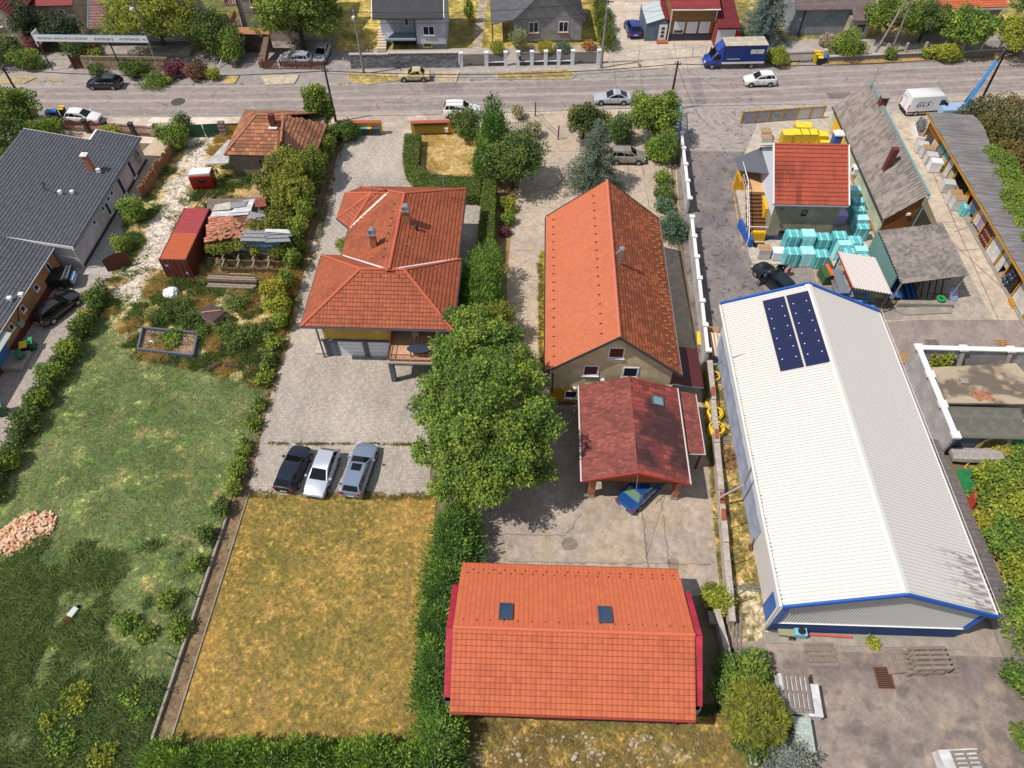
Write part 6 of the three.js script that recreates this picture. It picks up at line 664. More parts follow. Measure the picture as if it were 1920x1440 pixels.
// steel mesh fence behind the merchant's yard
{const [f,L]=along('yard_fence','yellow posted steel fence lined with grey sheeting behind the yellow crates','fence',[24.6,-77.6],[34.6,-79.2]);for (let i=0;i<7;i++){const x=i*L/6;part(f,'post',bb().box(x-.06,0,-.06,x+.06,1.7,.06),M('ochre timber'));if (i<6) part(f,'sheet_panel',bb().box(x+.1,.15,-.02,x+L/6-.1,1.5,.02),i<4?M('grey sheeting',[168,172,184],{roughness: .4,mottle: 1}):M('grey mesh',[190,190,192]));}part(f,'rail',bb().box(0,1.55,-.05,L,1.63,.05),M('ochre timber'));const [bf,bl]=along('blue_fence','leaning blue white mesh fence between the yard and the round bush','fence',[17.4,-79.4],[16.8,-73.2]);slats(bf,0,bl,.3,1.9,22,M('blue white edge'),true,.6,'bar');part(bf,'rail',bb().box(0,1.8,-.04,bl,1.88,.04).box(0,.3,-.04,bl,.38,.04),M('blue white edge'));part(bf,'post',bb().box(-.05,0,-.05,.05,2.3,.05).box(bl-.05,0,-.05,bl+.05,2.0,.05),ZINC);}
// electricity poles and the wires between them
{const PC=M('grey concrete pole',[164,158,152],{mottle: 1.2}),PWd=M('dark timber pole',[62,50,46],{mottle: 1});const tops={};
const cp=(k,x,z,h,lab)=>{const p=thing('concrete_pole',lab,'utility pole',[x,0,z]);part(p,'shaft',bb().cyl([0,0,0],[0,h,0],.19,.11,8),PC);part(p,'crossarm',bb().box(-.7,h-.35,-.05,.7,h-.25,.05),GREYTRIM);const l=part(p,'street_lamp',bb().bar([0,h-.8,0],[.1,h-.4,.9],.07).cbox(.1,h-.55,1.0,.3,.2,.6),M('lamp housing',[200,206,214],{roughness: .4}));tops[k]=[x,h-.2,z];};
cp('a',-49.1,-88.5,8.2,'grey concrete pole standing between the stone wall and its shrubs');cp('b',-22,-87.6,8.0,'grey concrete pole in the grass verge before the grey block wall');cp('c',8.6,-90.1,8.6,'grey concrete pole at the right end of the white pillared fence');
{const p=thing('concrete_pole','twin legged concrete pole leaning together above the wire fence','utility pole',[46.2,0,-95.2]);part(p,'shaft',bb().cyl([-1.0,0,.3],[.8,9.2,0],.19,.12,8),PC);part(p,'shaft',bb().cyl([1.3,0,-.2],[1.0,9.2,0],.19,.12,8),PC);const b=bb();for (let i=1;i<8;i++) b.bar([-1+1.8*i/8,9.2*i/8,.2],[1.3-.3*i/8,9.2*i/8,-.1],.08);part(p,'tie',b,PC);tops.d=[47.1,9.2,-95.2];}
const tp=(k,x,z,h,lab)=>{const p=thing('timber_pole',lab,'utility pole',[x,0,z]);part(p,'shaft',bb().cyl([0,0,0],[0,h,0],.16,.1,8),PWd);part(p,'bracket',bb().box(-.4,h-.4,-.05,.4,h-.3,.05),DARK);for (const i of [-.3,.3]) part(p,'insulator',bb().cyl([i,h-.3,0],[i,h-.1,0],.06,.05,6),GREYTRIM);tops[k]=[x,h-.3,z];};
tp('e',-59.9,-75.7,6.6,'dark timber pole at the left beside the red car');tp('f',-23.6,-76.6,6.6,'dark timber pole behind the climbing shrub of the old tiled house');tp('g',16.4,-80.2,6.2,'dark timber pole behind the large round bush');
{const p=thing('timber_pole','dark A-frame timber pole behind the blue crane by the street','utility pole',[54.0,0,-82.6]);part(p,'shaft',bb().cyl([-2.6,0,1.4],[0,6.8,0],.16,.11,8),PWd);part(p,'shaft',bb().cyl([.4,0,0],[.1,6.6,0],.16,.11,8),PWd);part(p,'bracket',bb().box(-1.0,6.4,-.06,1.0,6.5,.06),GREYTRIM);tops.h=[54,6.5,-82.6];}
const cab=M('black cable',[34,32,32]);const wire=(nm,lab,A,Bp,sag,r=.022,dz=0)=>{const pts=Array.from({length: 17},(_,i)=>{const t=i/16;return V(A[0]+(Bp[0]-A[0])*t,A[1]+(Bp[1]-A[1])*t-sag*4*t*(1-t),A[2]+(Bp[2]-A[2])*t+dz);});const c=new THREE.CatmullRomCurve3(pts),o=pts[0].clone();single(nm,lab,'cable',new THREE.TubeGeometry(c,24,r,5).translate(-o.x,-o.y,-o.z),cab,[o.x,o.y,o.z]);};
const W0=[-100,7.5,-88],W1=[100,8.4,-97];wire('overhead_cable','thin overhead wire from beyond the left edge to the first concrete pole',W0,tops.a,.5,.026);wire('overhead_cable','thin overhead wire from the stone wall pole to the block wall pole',tops.a,tops.b,.6,.026);wire('overhead_cable','thin overhead wire from the block wall pole to the white fence pole',tops.b,tops.c,.6,.026);wire('overhead_cable','thin overhead wire from the white fence pole to the twin legged pole',tops.c,tops.d,.7,.018);
const lo=(t)=>[t[0],t[1]-1.2,t[2]+.3];wire('overhead_cable','lower overhead wire between the stone wall pole and the block wall pole',lo(tops.a),lo(tops.b),.5,.022);wire('overhead_cable','lower overhead wire between the block wall pole and the white fence pole',lo(tops.b),lo(tops.c),.5,.022);wire('overhead_cable','lower overhead wire running right from the white fence pole',lo(tops.c),lo(tops.d),.5,.016);
wire('telephone_cable','thick cable over the road from the left timber pole to the middle one',tops.e,tops.f,.7,.045);wire('telephone_cable','thick cable over the road from the climbing shrub pole to the round bush pole',tops.f,tops.g,.8,.045);wire('telephone_cable','thick cable over the road from the round bush pole to the A-frame pole',tops.g,tops.h,.7,.045);wire('telephone_cable','thick cable leaving the A-frame pole to the right',tops.h,[95,6.3,-86],.4,.035);wire('telephone_cable','thick cable leaving the left timber pole beyond the left edge',tops.e,[-95,6.2,-74],.4,.035);wire('telephone_cable','second thick cable just below the one to the round bush pole',[-23.6,6.0,-76.6],[16.4,5.6,-80.2],.9,.022);
wire('service_cable','thin service wire from the block wall pole to the hipped house',tops.b,[-8.1,8.2,-54.6],1.0,.012);wire('service_cable','thin service wire from the white fence pole to the long house',tops.c,[8.7,9.4,-53],1.0,.014);wire('service_cable','thin service wire from the round bush pole north to the shop house',tops.g,[18,4.2,-97.2],.8,.014);wire('service_cable','hanging wire from the round bush pole to the yard',tops.g,[21.5,.2,-76],1.4,.02);wire('service_cable','thin service wire from the round bush pole to the red roofed shop',tops.g,[29.2,8.8,-61.9],.8,.012);wire('service_cable','thin service wire from the twin legged pole to the corrugated shed mast',tops.d,[38,6.6,-76.8],.8,.012);wire('service_cable','wire hanging over the concrete yard before the carport',[8.0,4.5,-26.2],[8.9,.0,-22],-.0,.015);wire('guy_wire','slanting stay wire of the stone wall pole',[-49.1,7.5,-88.5],[-43.2,0,-84.9],0,.02);}
// ---------- planting ----------
// the big walnut in the middle
{const [tx,tz]=G(905,800,0),t=thing('walnut_tree','huge spreading broadleaf tree between the hipped house and the carport','tree',[tx,0,tz]);const bl=[[880,612,5.5,2.0],[930,640,5.5,2.1],[860,668,6,2.5],[945,690,6,2.5],[850,735,5.5,2.6],[905,720,7.5,2.6],[975,745,5.5,2.4],[835,800,4.5,2.2],[895,800,7.5,3.0],[970,810,6,2.7],[1005,790,4.2,1.8],[865,865,5.5,2.5],[935,870,5.8,2.7],[985,865,4.2,2.1],[905,915,4.2,2.0],[850,905,3.6,1.7],[800,760,3.4,1.4],[805,850,3.2,1.4]].map(([u,v,h,r])=>{const [x,z]=G(u,v,h);return [x-tx,h,z-tz,r*.92,r*.8,r*.92];});
const b=bb().cyl([0,0,0],[.1,2.6,-.2],.45,.34,9);for (const k of bl) b.cyl([.1,2.3,-.2],[k[0]*.8,k[1]-.4,k[2]*.8],.16,.05,5);part(t,'trunk',b,BARK);part(t,'crown',leaves(clumps(bl,12,7,.3),92000,.13,GR.walnut,101,{long: 1.9,depth: .5,lf: 4,up: -.15,rnd: 1.8}),LEAFM);}
const g2=(u,v,h=0)=>G(u,v,h);
const tr=(name,label,u,v,h,r,cols,o)=>tree(name,label,'tree',...g2(u,v),h,r,cols,o);
const sh=(label,u,v,h,r,cols,o)=>shrub(label,...g2(u,v),h,r,cols,o);
tr('garden_tree','dark round crowned tree beside the drive, right of the small dry lawn',962,352,5.6,3.1,GR.dark,{n: 14000,leaf: .14});
conehedge('cypress','tall feathery cypress by the street, right of the small dry lawn',[[...g2(925,318),7.4,1.5],[...g2(930,300),7.0,1.5]],GR.thuja.map((c)=>c.map((x)=>x+10)),7,{cat: 'conifer',n: 9000,step: .8});conehedge('cypress','dark dense cypress between the tall cypress and the small lawn',[[...g2(908,350),4.8,1.1],[...g2(905,320),4.2,1.0]],GR.thuja,8,{cat: 'conifer',n: 6000});
sh('dense green bush at the street corner of the small dry lawn',872,258,3.4,1.5,GR.dark,{n: 6000});
spruce('blue_spruce','silvery spruce with drooping boughs behind the long red roofed house',...g2(1112,352),8.2,3.3,[[70,92,76],[100,122,100],[138,154,128]],23,{n: 26000});
tr('street_bush_tree','large round bushy tree in front of the dark timber pole',1222,268,6.0,2.5,GR.mid,{base: .4,n: 15000});sh('bright bush below the large round bushy tree',1238,300,3.2,1.7,GR.walnut,{n: 6500});sh('small bright bush beside the silver car in the yard',1228,300,1.9,1.0,GR.walnut);tr('magnolia','glossy dark tree left of the large round bush, behind the spruce',1092,262,4.2,1.75,[[50,66,22],[84,100,30],[128,132,44]],{base: .5,n: 7500});sh('dark shrub between the glossy dark tree and the round bush',1160,268,3.2,1.4,GR.dark,{n: 5000});sh('pale flowering shrub by the street, behind the dark shrub',1130,235,1.6,.9,[[110,122,60],[170,166,110],[206,196,150]]);
sh('wispy shrub beside the short grey bar fence',1000,255,1.8,.8,[[80,100,50],[140,140,90],[200,190,160]]);sh('pale grassy plant by the street, left of the short bar fence',970,222,1.6,.7,[[130,130,80],[200,190,150]]);
for (const [k,[u,v,h,r,c]] of [[1238,345,1.5,.8,'walnut'],[1243,375,1.7,.9,'dark'],[1245,398,1.5,.8,'juniper']].entries()) sh(['green shrub beside the stepped wall, first below the round bush','dark shrub beside the stepped wall, middle of three','blue green shrub beside the stepped wall, just above the spreading juniper'][k],u,v,h,r,GR[c]);spruce('juniper','spreading blue green juniper leaning over the stepped wall',...g2(1256,440),2.6,1.9,GR.juniper,29,{wh: 7,n: 9000,droop: -.1});
// hedges right of the hipped house
conehedge('tall_thuja_hedge','tall feathery thuja hedge along the right side of the hipped house',[[...g2(908,518),4.6,1.5],[...g2(905,545),4.7,1.6],[...g2(900,600),4.6,1.6],[...g2(893,650),4.4,1.6],[...g2(888,705),4.2,1.5]],GR.thuja,41,{n: 22000});tr('yellow_green_tree','small yellow green tree beside the drive, above the huge walnut',930,640,4.6,1.35,GR.lime,{n: 5000,leaf: .11});
clippedHedge('clipped_hedge','narrow bright clipped hedge between the hipped house and the drive',Gs('908,365 930,365 925,500 895,500'),2.0,GR.box,51,{n: 9000});sh('leafy shrub beside the drive kerb, right of the clipped hedge',952,395,1.4,.7,GR.lime);sh('green shrub beside the drive kerb with red leaves below',950,420,1.2,.7,GR.walnut);sh('small red leaved shrub at the drive kerb',946,440,.8,.45,GR.purple);
clippedHedge('box_hedge','low clipped box hedge bending round the small dry lawn',[...Gs('758,308 762,268 790,268 785,326 812,345 900,350 900,385 800,382 762,336')].map(([x,z])=>[x,z]),1.25,GR.box,52,{n: 15000});
conehedge('thuja_hedge','long feathery thuja hedge between the dry lawn and the barn',[[...g2(862,985),3.4,1.7],[...g2(845,1090),3.0,1.6],[...g2(826,1200),2.7,1.4],[...g2(818,1320),2.5,1.4],[...g2(826,1440),2.6,1.6],[...g2(830,1520),2.4,1.5]],GR.thuja.map((c)=>c.map((x)=>x+6)),43,{n: 56000,leaf: .085,step: .8});
conehedge('low_thuja_hedge','thuja hedge along the bottom edge of the dry lawn',[[...g2(300,1435),2.0,1.0],[...g2(500,1432),2.2,1.0],[...g2(700,1430),2.3,1.05],[...g2(830,1430),2.4,1.1]],GR.thuja.map((c)=>[c[0]+22,c[1]+16,c[2]]),45,{n: 30000,leaf: .085,step: .8});
// hedgerow on the left of the paved court, ivy over the old house
{const t=thing('hedgerow','overgrown leafy hedgerow along the left edge of the paved court','hedge',[-24.5,0,-55]);const path=[[622,270,2.6,1.1],[612,300,3.0,1.3],[598,330,3.2,1.5],[580,362,3.4,1.8],[560,395,3.2,1.9],[572,415,2.6,1.4],[560,445,2.6,1.2],[556,470,2.6,1.0],[550,505,2.4,.9],[545,540,2.2,.9],[535,580,1.9,.8],[526,615,1.8,.8],[518,650,1.5,.75],[508,690,1.3,.7],[500,720,1.2,.8],[488,765,1.0,.6],[478,800,1.0,.7],[460,850,1.1,.8],[448,890,1.3,.8],[440,920,1.3,.7]];const bl=path.map(([u,v,h,r])=>{const [x,z]=g2(u,v);return [x+24.5,h*.48,z+55,r*.85,h*.52,r];});const st=bb();bl.forEach((b)=>st.cyl([b[0],0,b[2]],[b[0]+.2,b[1]*1.5,b[2]],.06,.03,5));part(t,'stem',st,BARK);part(t,'foliage',leaves(clumps(bl,5,9,.45),34000,.13,[[70,102,28],[116,140,38],[158,170,56]],61,{depth: .45,lf: 4}),LEAFM);}
{const t=thing('ivy_mass','ivy and creeper smothering the lean-to of the old tiled house','ivy',[-28.5,0,-62]);const bl=[[500,335,2.7,1.2],[520,305,3.7,1.2],[535,288,4.2,1.0],[490,350,1.6,1.0],[530,330,3.2,1.4],[550,310,3.6,1.4],[570,300,3.4,1.4],[588,298,3.0,1.2],[510,355,2.0,1.2],[545,360,2.6,1.9],[520,400,1.9,1.2],[480,425,2.2,.9],[510,420,2.3,1.0],[400,462,1.5,.8],[425,462,1.6,.8],[450,455,1.7,.9],[480,465,1.2,.7],[520,470,1.2,.8]].map(([u,v,h,r])=>{const [x,z]=g2(u,v,h);return [x+28.5,h,z+62,r,r*.55,r];});part(t,'foliage',leaves(bl,26000,.13,GR.ivy.map((c)=>[c[0]+8,c[1],c[2]]),63,{depth: .4,low: -.5,lf: 5}),LEAFM);const st=bb();bl.forEach((b)=>st.cyl([b[0],0,b[2]],[b[0],b[1],b[2]],.05,.03,5));part(t,'stem',st,BARK);}
tr('climbing_shrub','tall ragged shrub climbing round the dark timber pole beside the old tiled house',608,250,6.2,1.5,GR.mid,{base: .2,n: 7000,k: .45});sh('dark leafy bush before the yellow street wall, left of the bins',650,262,2.2,1.2,GR.dark,{n: 3500});sh('yellow green bush at the corner of the hipped house wall',647,470,1.4,.7,GR.lime);
sh('yellow leaved shrub at the hedgerow beside the timber stacks',515,560,2.0,1.1,GR.yellow,{n: 3500});sh('bright yellow green shrub further down the hedgerow',525,590,1.8,1.0,GR.lime,{n: 2500});
// rough yard bushes
for (const [i,[u,v,h,r]] of [[305,600,1.2,1.1],[335,585,1.3,1.2],[362,605,1.2,1.0],[450,575,1.2,1.0],[430,625,1.2,.9],[465,635,1.3,1.1],[495,630,1.2,.9],[448,650,1.0,.9],[385,625,.9,.6]].entries()) sh(['dark potato like bush behind the raised bed, left one','dark bush behind the raised bed, middle one','dark bush behind the raised bed, right one','green bush right of the wooden hutch','green bush below the wooden hutch','broad green bush between hutch and hedgerow','green bush next to the hedgerow, above the bare soil','low green bush at the upper edge of the bare soil','small bush between raised bed and hutch'][i],u,v,h,r,GR.dark,{leaf: .1});
sh('leafy plants growing in the middle of the raised bed',325,640,.9,.8,GR.walnut,{rz: 1.0});
// hedge along the gravel drive
for (const [i,[u,v,h,r,c]] of [[328,275,2.6,1.6,'mid'],[350,252,2.6,.9,'dark'],[255,415,2.6,1.15,'walnut'],[235,472,1.7,.75,'mid'],[184,575,1.8,.8,'dark'],[172,602,1.4,.65,'lime'],[160,625,1.8,.9,'dark'],[136,668,1.8,.95,'mid'],[106,715,1.8,1.0,'walnut'],[80,760,1.7,.85,'mid'],[56,800,1.6,1.0,'dark'],[18,872,1.6,1.0,'mid'],[-20,930,1.7,1.2,'dark']].entries()) sh('shrub of the drive hedge, ' + ['the large one by the wooden fence gate','the one against the green net gate','the tall one beside the container track','the small one by the rusty sheet','the dark one below the rusty sheet','the yellow tinted one','the dark one opposite the ochre house bins','the leafy one beside the meadow corner','the dark one halfway down the drive','the smaller one before the lower gap','the dark one above the pale rubble','the last but one at the left edge','the cut one at the left edge'][i],u,v,h,r,GR[c],{n: round(2600*r)});
{const t=thing('drive_hedge','narrow dark hedge between the gravel drive and the meadow','hedge',[-42,0,-36]),q=rng(66),bl=[],st=bb();const pt=Gs('196,552 172,600 140,662 100,722 58,795 15,872 -30,950');for (let i=0;i+1<pt.length;i++) for (let j=0;j<6;j++){const k=(j+q())/6,x=pt[i][0]+(pt[i+1][0]-pt[i][0])*k+42+(q()-.5)*.3,z=pt[i][1]+(pt[i+1][1]-pt[i][1])*k+36,h=1.1+.5*q();bl.push([x,h*.5,z,.5+.25*q(),h*.55,.6+.2*q()]);st.cyl([x,0,z],[x,h*.8,z],.03,.02,4);}part(t,'stem',st,BARK);part(t,'foliage',leaves(clumps(bl,3,8,.5),20000,.11,GR.dark,67,{depth: .4}),LEAFM);}
// trees at the left edge
tr('edge_tree','dense green tree at the left edge beside the red car',45,245,5.2,2.5,GR.mid,{n: 11000,base: .4});tr('edge_tree','dark tree at the left edge behind the slate roof',5,300,5,3.2,GR.dark,{n: 9000,base: .3});sh('leafy bush before the wooden fence, behind the slate roof',95,268,2.8,1.9,GR.mid,{n: 7000});sh('bush at the left edge along the slate roof, upper',55,320,2.8,1.8,GR.walnut,{n: 5000});sh('bush at the left edge along the slate roof, lower',10,360,2.8,1.9,GR.mid,{n: 4000});sh('small bright bush between wooden fence and slate roof',215,262,1.6,.9,GR.lime);
// northern gardens
tr('golden_tree','broad golden green tree hiding the banner house',310,92,7.6,5.2,GR.lime,{n: 26000,base: 1.5});tr('dark_garden_tree','dark green tree right of the golden green tree',405,100,5.2,3.0,GR.dark,{n: 11000,base: .4});sh('light leaved lilac like shrub below the dark garden tree',432,112,3.4,2.0,GR.walnut,{n: 7000});tr('chestnut_tree','large dense chestnut like tree above the silver estate car',570,92,9.0,5.0,GR.mid,{n: 28000,base: .8,leaf: .2});
tr('pine_tree','dark pine before the cream gable house',72,92,6.0,1.9,[[42,58,34],[62,80,44],[92,106,62]],{n: 7000,base: .5});tr('pine_tree','dark spreading pine behind the banner sign',128,92,4.6,2.4,[[42,58,34],[62,80,44],[92,106,62]],{n: 7000});sh('hedge bush at the left end of the northern pavement',55,128,2.2,2.0,GR.mid,{rz: 1.2,n: 5000});sh('dark bush at the top left corner below the cream house',8,118,3.0,2.4,GR.dark,{n: 6000});sh('purple leaved bush under the banner sign',72,100,2.2,1.0,GR.purple);sh('orange flowering shrub behind the stone wall',178,103,1.8,1.0,[[70,90,40],[110,110,40],[206,110,40]]);sh('dark bush before the banner house',152,105,2.4,1.5,GR.dark,{n: 4000});sh('round bush beside the banner house steps',185,112,1.3,.9,GR.mid);
sh('dark clipped bush in front of the stone wall, behind the parked car',185,142,1.4,1.0,GR.dark);sh('broad dark shrub in front of the stone wall',255,143,1.8,1.7,GR.dark,{n: 6000,rz: 1.2});spruce('low_juniper','bright spreading juniper at the kerb by the stone wall',...g2(297,158),1.3,2.0,GR.walnut,33,{wh: 5,n: 7000,droop: -.05});sh('wine red shrub hedge at the right end of the stone wall',330,142,1.6,1.2,GR.purple,{n: 4000});sh('wine red and green shrub with pink tips on the pavement',372,145,1.7,1.3,[[90,50,50],[80,96,40],[190,80,100]],{n: 4000});sh('yellow green bush at the end of the wine red shrubs',402,148,1.3,.8,GR.lime);
sh('round clipped yellow green ball bush, left of the cottage door',932,100,1.5,1.0,GR.lime,{n: 3500,leaf: .08});sh('olive coloured tree like shrub before the left cottage window',972,95,2.6,1.1,[[100,112,62],[140,146,90],[170,172,120]],{n: 4500,leaf: .08});sh('golden ball bush between the two cottage windows',1022,98,1.3,1.0,GR.yellow,{n: 3500,leaf: .08});sh('low grey green bush under the right cottage window',1055,96,1.0,.9,GR.juniper);conehedge('garden_hedge','tall bright hedge along the shop house drive',[[...g2(1140,95),2.8,.9],[...g2(1130,60),2.8,.9],[...g2(1125,20),2.6,.9]],GR.box,47,{n: 9000});sh('rust orange shrub at the corner of the cottage garden',1104,92,.9,.8,[[150,110,60],[190,130,70]]);sh('tall columnar shrub behind the white house yard',880,40,3,.6,GR.mid);
spruce('large_blue_spruce','large silvery blue spruce beside the shop house garage',...g2(1425,78),10,3.5,GR.blue,35,{n: 34000});sh('round bright bush beside the blue truck',1454,120,1.9,1.3,GR.lime,{n: 5000});sh('flowering tall bush before the brown roofed house',1575,108,3.4,1.7,GR.mid,{n: 6000});sh('small upright bush on the right verge',1607,107,1.8,.8,GR.mid);sh('pale flowering rose bush behind the garden wall',1548,88,1.6,1.0,[[110,120,70],[190,160,150],[214,196,186]]);sh('small bush at the foot of the twin legged pole',1665,112,1.6,.7,GR.mid);
tr('orchard_tree','broad fruit tree behind the twin legged pole',1655,75,5.6,3.2,GR.mid,{n: 13000,base: .8});tr('orchard_tree','dark fruit tree left of the orange roofed house',1722,78,5.0,2.8,GR.dark,{n: 10000,base: .6});tr('sumac_tree','feathery leaved tree over the right pavement',1788,100,5.4,2.8,GR.walnut,{n: 12000,leaf: .2,base: 1});sh('dense bush below the feathery leaved tree',1760,112,1.8,2.2,GR.lime,{n: 6000,rz: 1.2});tr('garden_tree','bright green tree at the right end of the northern pavement',1895,105,5.0,2.7,GR.lime,{n: 11000,base: .4});tr('garden_tree','dark tree at the top right corner',1915,50,5.5,2.6,GR.dark,{n: 6000});
// right edge
{const t=thing('right_hedge','dense dark hedge with orange tips behind the display shed','hedge',[53.5,0,-70]);const bl=[[1830,215,2.6,1.8],[1870,215,3.4,2.2],[1910,220,3.6,2.4],[1850,250,2.6,2.0],[1890,260,3.4,2.4],[1925,270,3.4,2.4],[1880,295,2.6,1.8],[1915,305,2.6,1.8]].map(([u,v,h,r])=>{const [x,z]=g2(u,v,h*.6);return [x-53.5,h*.6,z+70,r,r*.9,r];});const st=bb();bl.forEach((b)=>st.cyl([b[0],0,b[2]],[b[0],b[1],b[2]],.1,.05,5));part(t,'stem',st,BARK);part(t,'foliage',leaves(bl,26000,.14,[[40,54,24],[70,84,34],[112,110,46],[150,110,50]],71,{lf: 5}),LEAFM);}
{const t=thing('creeper','bright green creeper spilling onto the display shed roof','creeper',[50,0,-60]);const bl=[[1862,285,3.0,.9],[1880,305,3.0,1.2],[1890,330,3,1.3],[1905,350,3,1.5],[1895,370,3.2,1.1],[1910,395,3.2,1.2],[1925,420,3.0,1.2],[1925,380,2.6,1.5],[1930,450,3,1.0]].map(([u,v,h,r])=>{const [x,z]=g2(u,v,h);return [x-50,h,z+60,r,r*.5,r];});const st=bb();bl.forEach((b)=>st.cyl([b[0]+.3,0,b[2]],[b[0],b[1],b[2]],.06,.04,5));part(t,'stem',st,BARK);part(t,'foliage',leaves(bl,15000,.13,[[84,112,30],[116,146,40],[150,168,60]],73,{low: -.4}),LEAFM);}
for (const [i,[u,v,h,r,c]] of [[1850,905,1.9,1.1,'lime'],[1880,925,2.6,1.8,'walnut'],[1915,900,2.6,1.6,'walnut'],[1850,950,1.8,1.2,'mid'],[1900,975,3.0,2.2,'lime'],[1885,1045,3.0,2.2,'walnut'],[1915,1110,3.4,2.4,'lime'],[1900,1180,3.2,1.9,'walnut'],[1925,1230,3.2,1.8,'mid'],[1912,1290,2.4,1.2,'walnut'],[1835,985,1.2,.7,'yellow'],[1880,860,1.0,.7,'yellow'],[1905,862,1.2,.8,'walnut'],[1925,1400,1.6,1.0,'mid']].entries()) (r>1.7?tr:(n,l,...a)=>sh(l,...a))('garden_tree','right hand garden, ' + ['bush at the end of the green carpet','tree below the upturned boat','tree at the right edge below the boat','bush by the red tiled hutch','bright tree left of the edge, second below the boat','tree beside the hall lean-to roof','bright tree at the right edge beside the hall corner','tree beside the stained corner of the hall','leafy tree at the right edge level with the hall gable','bush at the right edge beside the rear yard','yellow bush touching the lean-to roof','potted yellow shrub by the boat','white flowered bush right of the boat','bush at the right edge near the bottom'][i],u,v,h,r,GR[c],{n: round(2400*r),leaf: .14});
sh('green sapling growing between yard wall and concrete roof',1750,695,2.2,.9,GR.lime);
// bottom right
{const [x,z]=g2(1402,1350),t=thing('tufted_pine','yellow green tufted pine beside the barn','conifer',[x,0,z]),q=rng(81),bl=[];for (let i=0;i<120;i++){const u=1-1.3*(i+.5)/120,a=i*2.4+q(),s=sqrt(max(0,1-u*u)),k=.6+.45*q();bl.push([s*cos(a)*1.7*k,1.75+u*1.6*k,s*sin(a)*1.7*k,.07,.07,.07]);}trunk(t,2.6,.16,82,1.5);part(t,'crown',leaves(bl,17000,.05,[[100,112,30],[144,152,44],[184,182,66]],83,{long: 8,out: 1.3,rnd: .5,up: .3,depth: .8,lf: 1}),LEAFM);}
sh('leafy green shrub behind the tufted pine',1390,1275,2.0,1.4,GR.walnut,{n: 6500});sh('dark bush between barn and tufted pine',1352,1300,1.4,.9,GR.dark);spruce('grey_juniper','grey blue juniper at the bottom edge beside the white crates',...g2(1480,1440),1.8,1.7,[[98,116,112],[134,148,142],[166,158,130]],37,{wh: 7,n: 12000,droop: -.1});sh('dark bush under the tufted pine at the bottom',1405,1400,1.4,1.0,GR.dark);sh('bright vine heap on the low wall behind the barn',1342,1128,1.0,.95,GR.lime,{n: 3000});sh('small weed bush against the hall gable',1633,1206,.4,.35,GR.lime,{n: 350});sh('tall weed beside the stacked boards at the hall',1362,668,.9,.6,GR.walnut);
// small trees in the foreground meadow
for (const [i,[u,v,h,r,c]] of [[150,1310,.7,.8,'lime'],[95,1352,.5,.5,'lime'],[250,1310,.5,.55,'walnut'],[120,1400,.6,.9,'walnut'],[195,1420,.6,.7,'lime'],[270,1340,.5,.5,'walnut'],[340,1180,.9,.7,'mid'],[318,1130,.9,.6,'mid'],[375,1060,.9,.6,'mid'],[390,1010,1.2,.6,'dark'],[420,960,1.2,.6,'dark'],[240,1170,.8,.7,'walnut'],[275,1190,.7,.6,'mid']].entries()) sh('wild shrub in the meadow, ' + ['the broad yellow green one near the bottom left','the small one left of it','the bright one near the strip of earth at the bottom','the broad bright one at the bottom edge','the yellow green one at the bottom edge','the low one beside the low kerb','the one at the kerb level with the wheelbarrow','the one a little above the wheelbarrow level','the one at the kerb halfway down the lawn','the dark one at the kerb near the lawn top','the dark one opposite the parked cars','the one right of the wheelbarrow','the low one between wheelbarrow and kerb'][i],u,v,h,r,GR[c]);
struct('scattered_stones',(()=>{const b=bb(),q=rng(55);for (let i=0;i<260;i++){const u=870+440*q(),v=1375+60*q(),k=fbm(u*.02,v*.03,3);if (k<.47) continue;const [x,z]=G(u,v),s=.06+.14*q()*q();b.cyl([x,0,z],[x+.03,s*.8,z+.02],s,s*.6,6);}return b;})(),M('pale rubble',[208,196,178],{mottle: .6})).userData.kind='stuff';
// grass and weeds as ground cover
function tufts(name,label,poly,n,geo,seed,dens,cols,sc){const q=rng(seed),xs=poly.map((p)=>p[0]),zs=poly.map((p)=>p[1]),x0=min(...xs),x1=max(...xs),z0=min(...zs),z1=max(...zs),ms=[],cs=[],m=new THREE.Matrix4(),e=new THREE.Euler(),Q=new THREE.Quaternion();let tries=0;while (ms.length<n&&tries++<n*8){const x=x0+q()*(x1-x0),z=z0+q()*(z1-z0);if (!inside(x,z,poly)) continue;const d=dens(x,z);if (q()>d) continue;const s=sc(x,z)*(.6+.8*q());e.set((q()-.5)*.3,q()*7,(q()-.5)*.3);ms.push(m.clone().compose(V(x,0,z),Q.setFromEuler(e),V(s,s,s)));cs.push(cols(x,z,q));}
const im=new THREE.InstancedMesh(geo,LEAFC,ms.length),k=new THREE.Color();ms.forEach((a,i)=>{im.setMatrixAt(i,a);im.setColorAt(i,k.setRGB(...cs[i]));});im.name=numbered(name);im.userData={label,category: 'grass',kind: 'stuff'};scene.add(im);return im;}
const LEAFC=new THREE.MeshPhysicalMaterial({roughness: .95,side: THREE.DoubleSide,transmission: .4,thickness: 0});LEAFC.name='grass blades';
const tuft=(n,h,w,lean,seed)=>{const b=bb(),q=rng(seed);for (let i=0;i<n;i++){const a=q()*7,r=.12*q(),x=cos(a*3)*r,z=sin(a*3)*r,L=lean*(.5+q()),hh=h*(.6+.6*q()),c=cos(a),s=sin(a);b.tri([x-s*w,0,z+c*w],[x+s*w,0,z-c*w],[x+c*L*.5,hh*.75,z+s*L*.5]);b.tri([x+s*w,0,z-c*w],[x+c*L,hh,z+s*L],[x+c*L*.5,hh*.75,z+s*L*.5]);}return b.geo();};
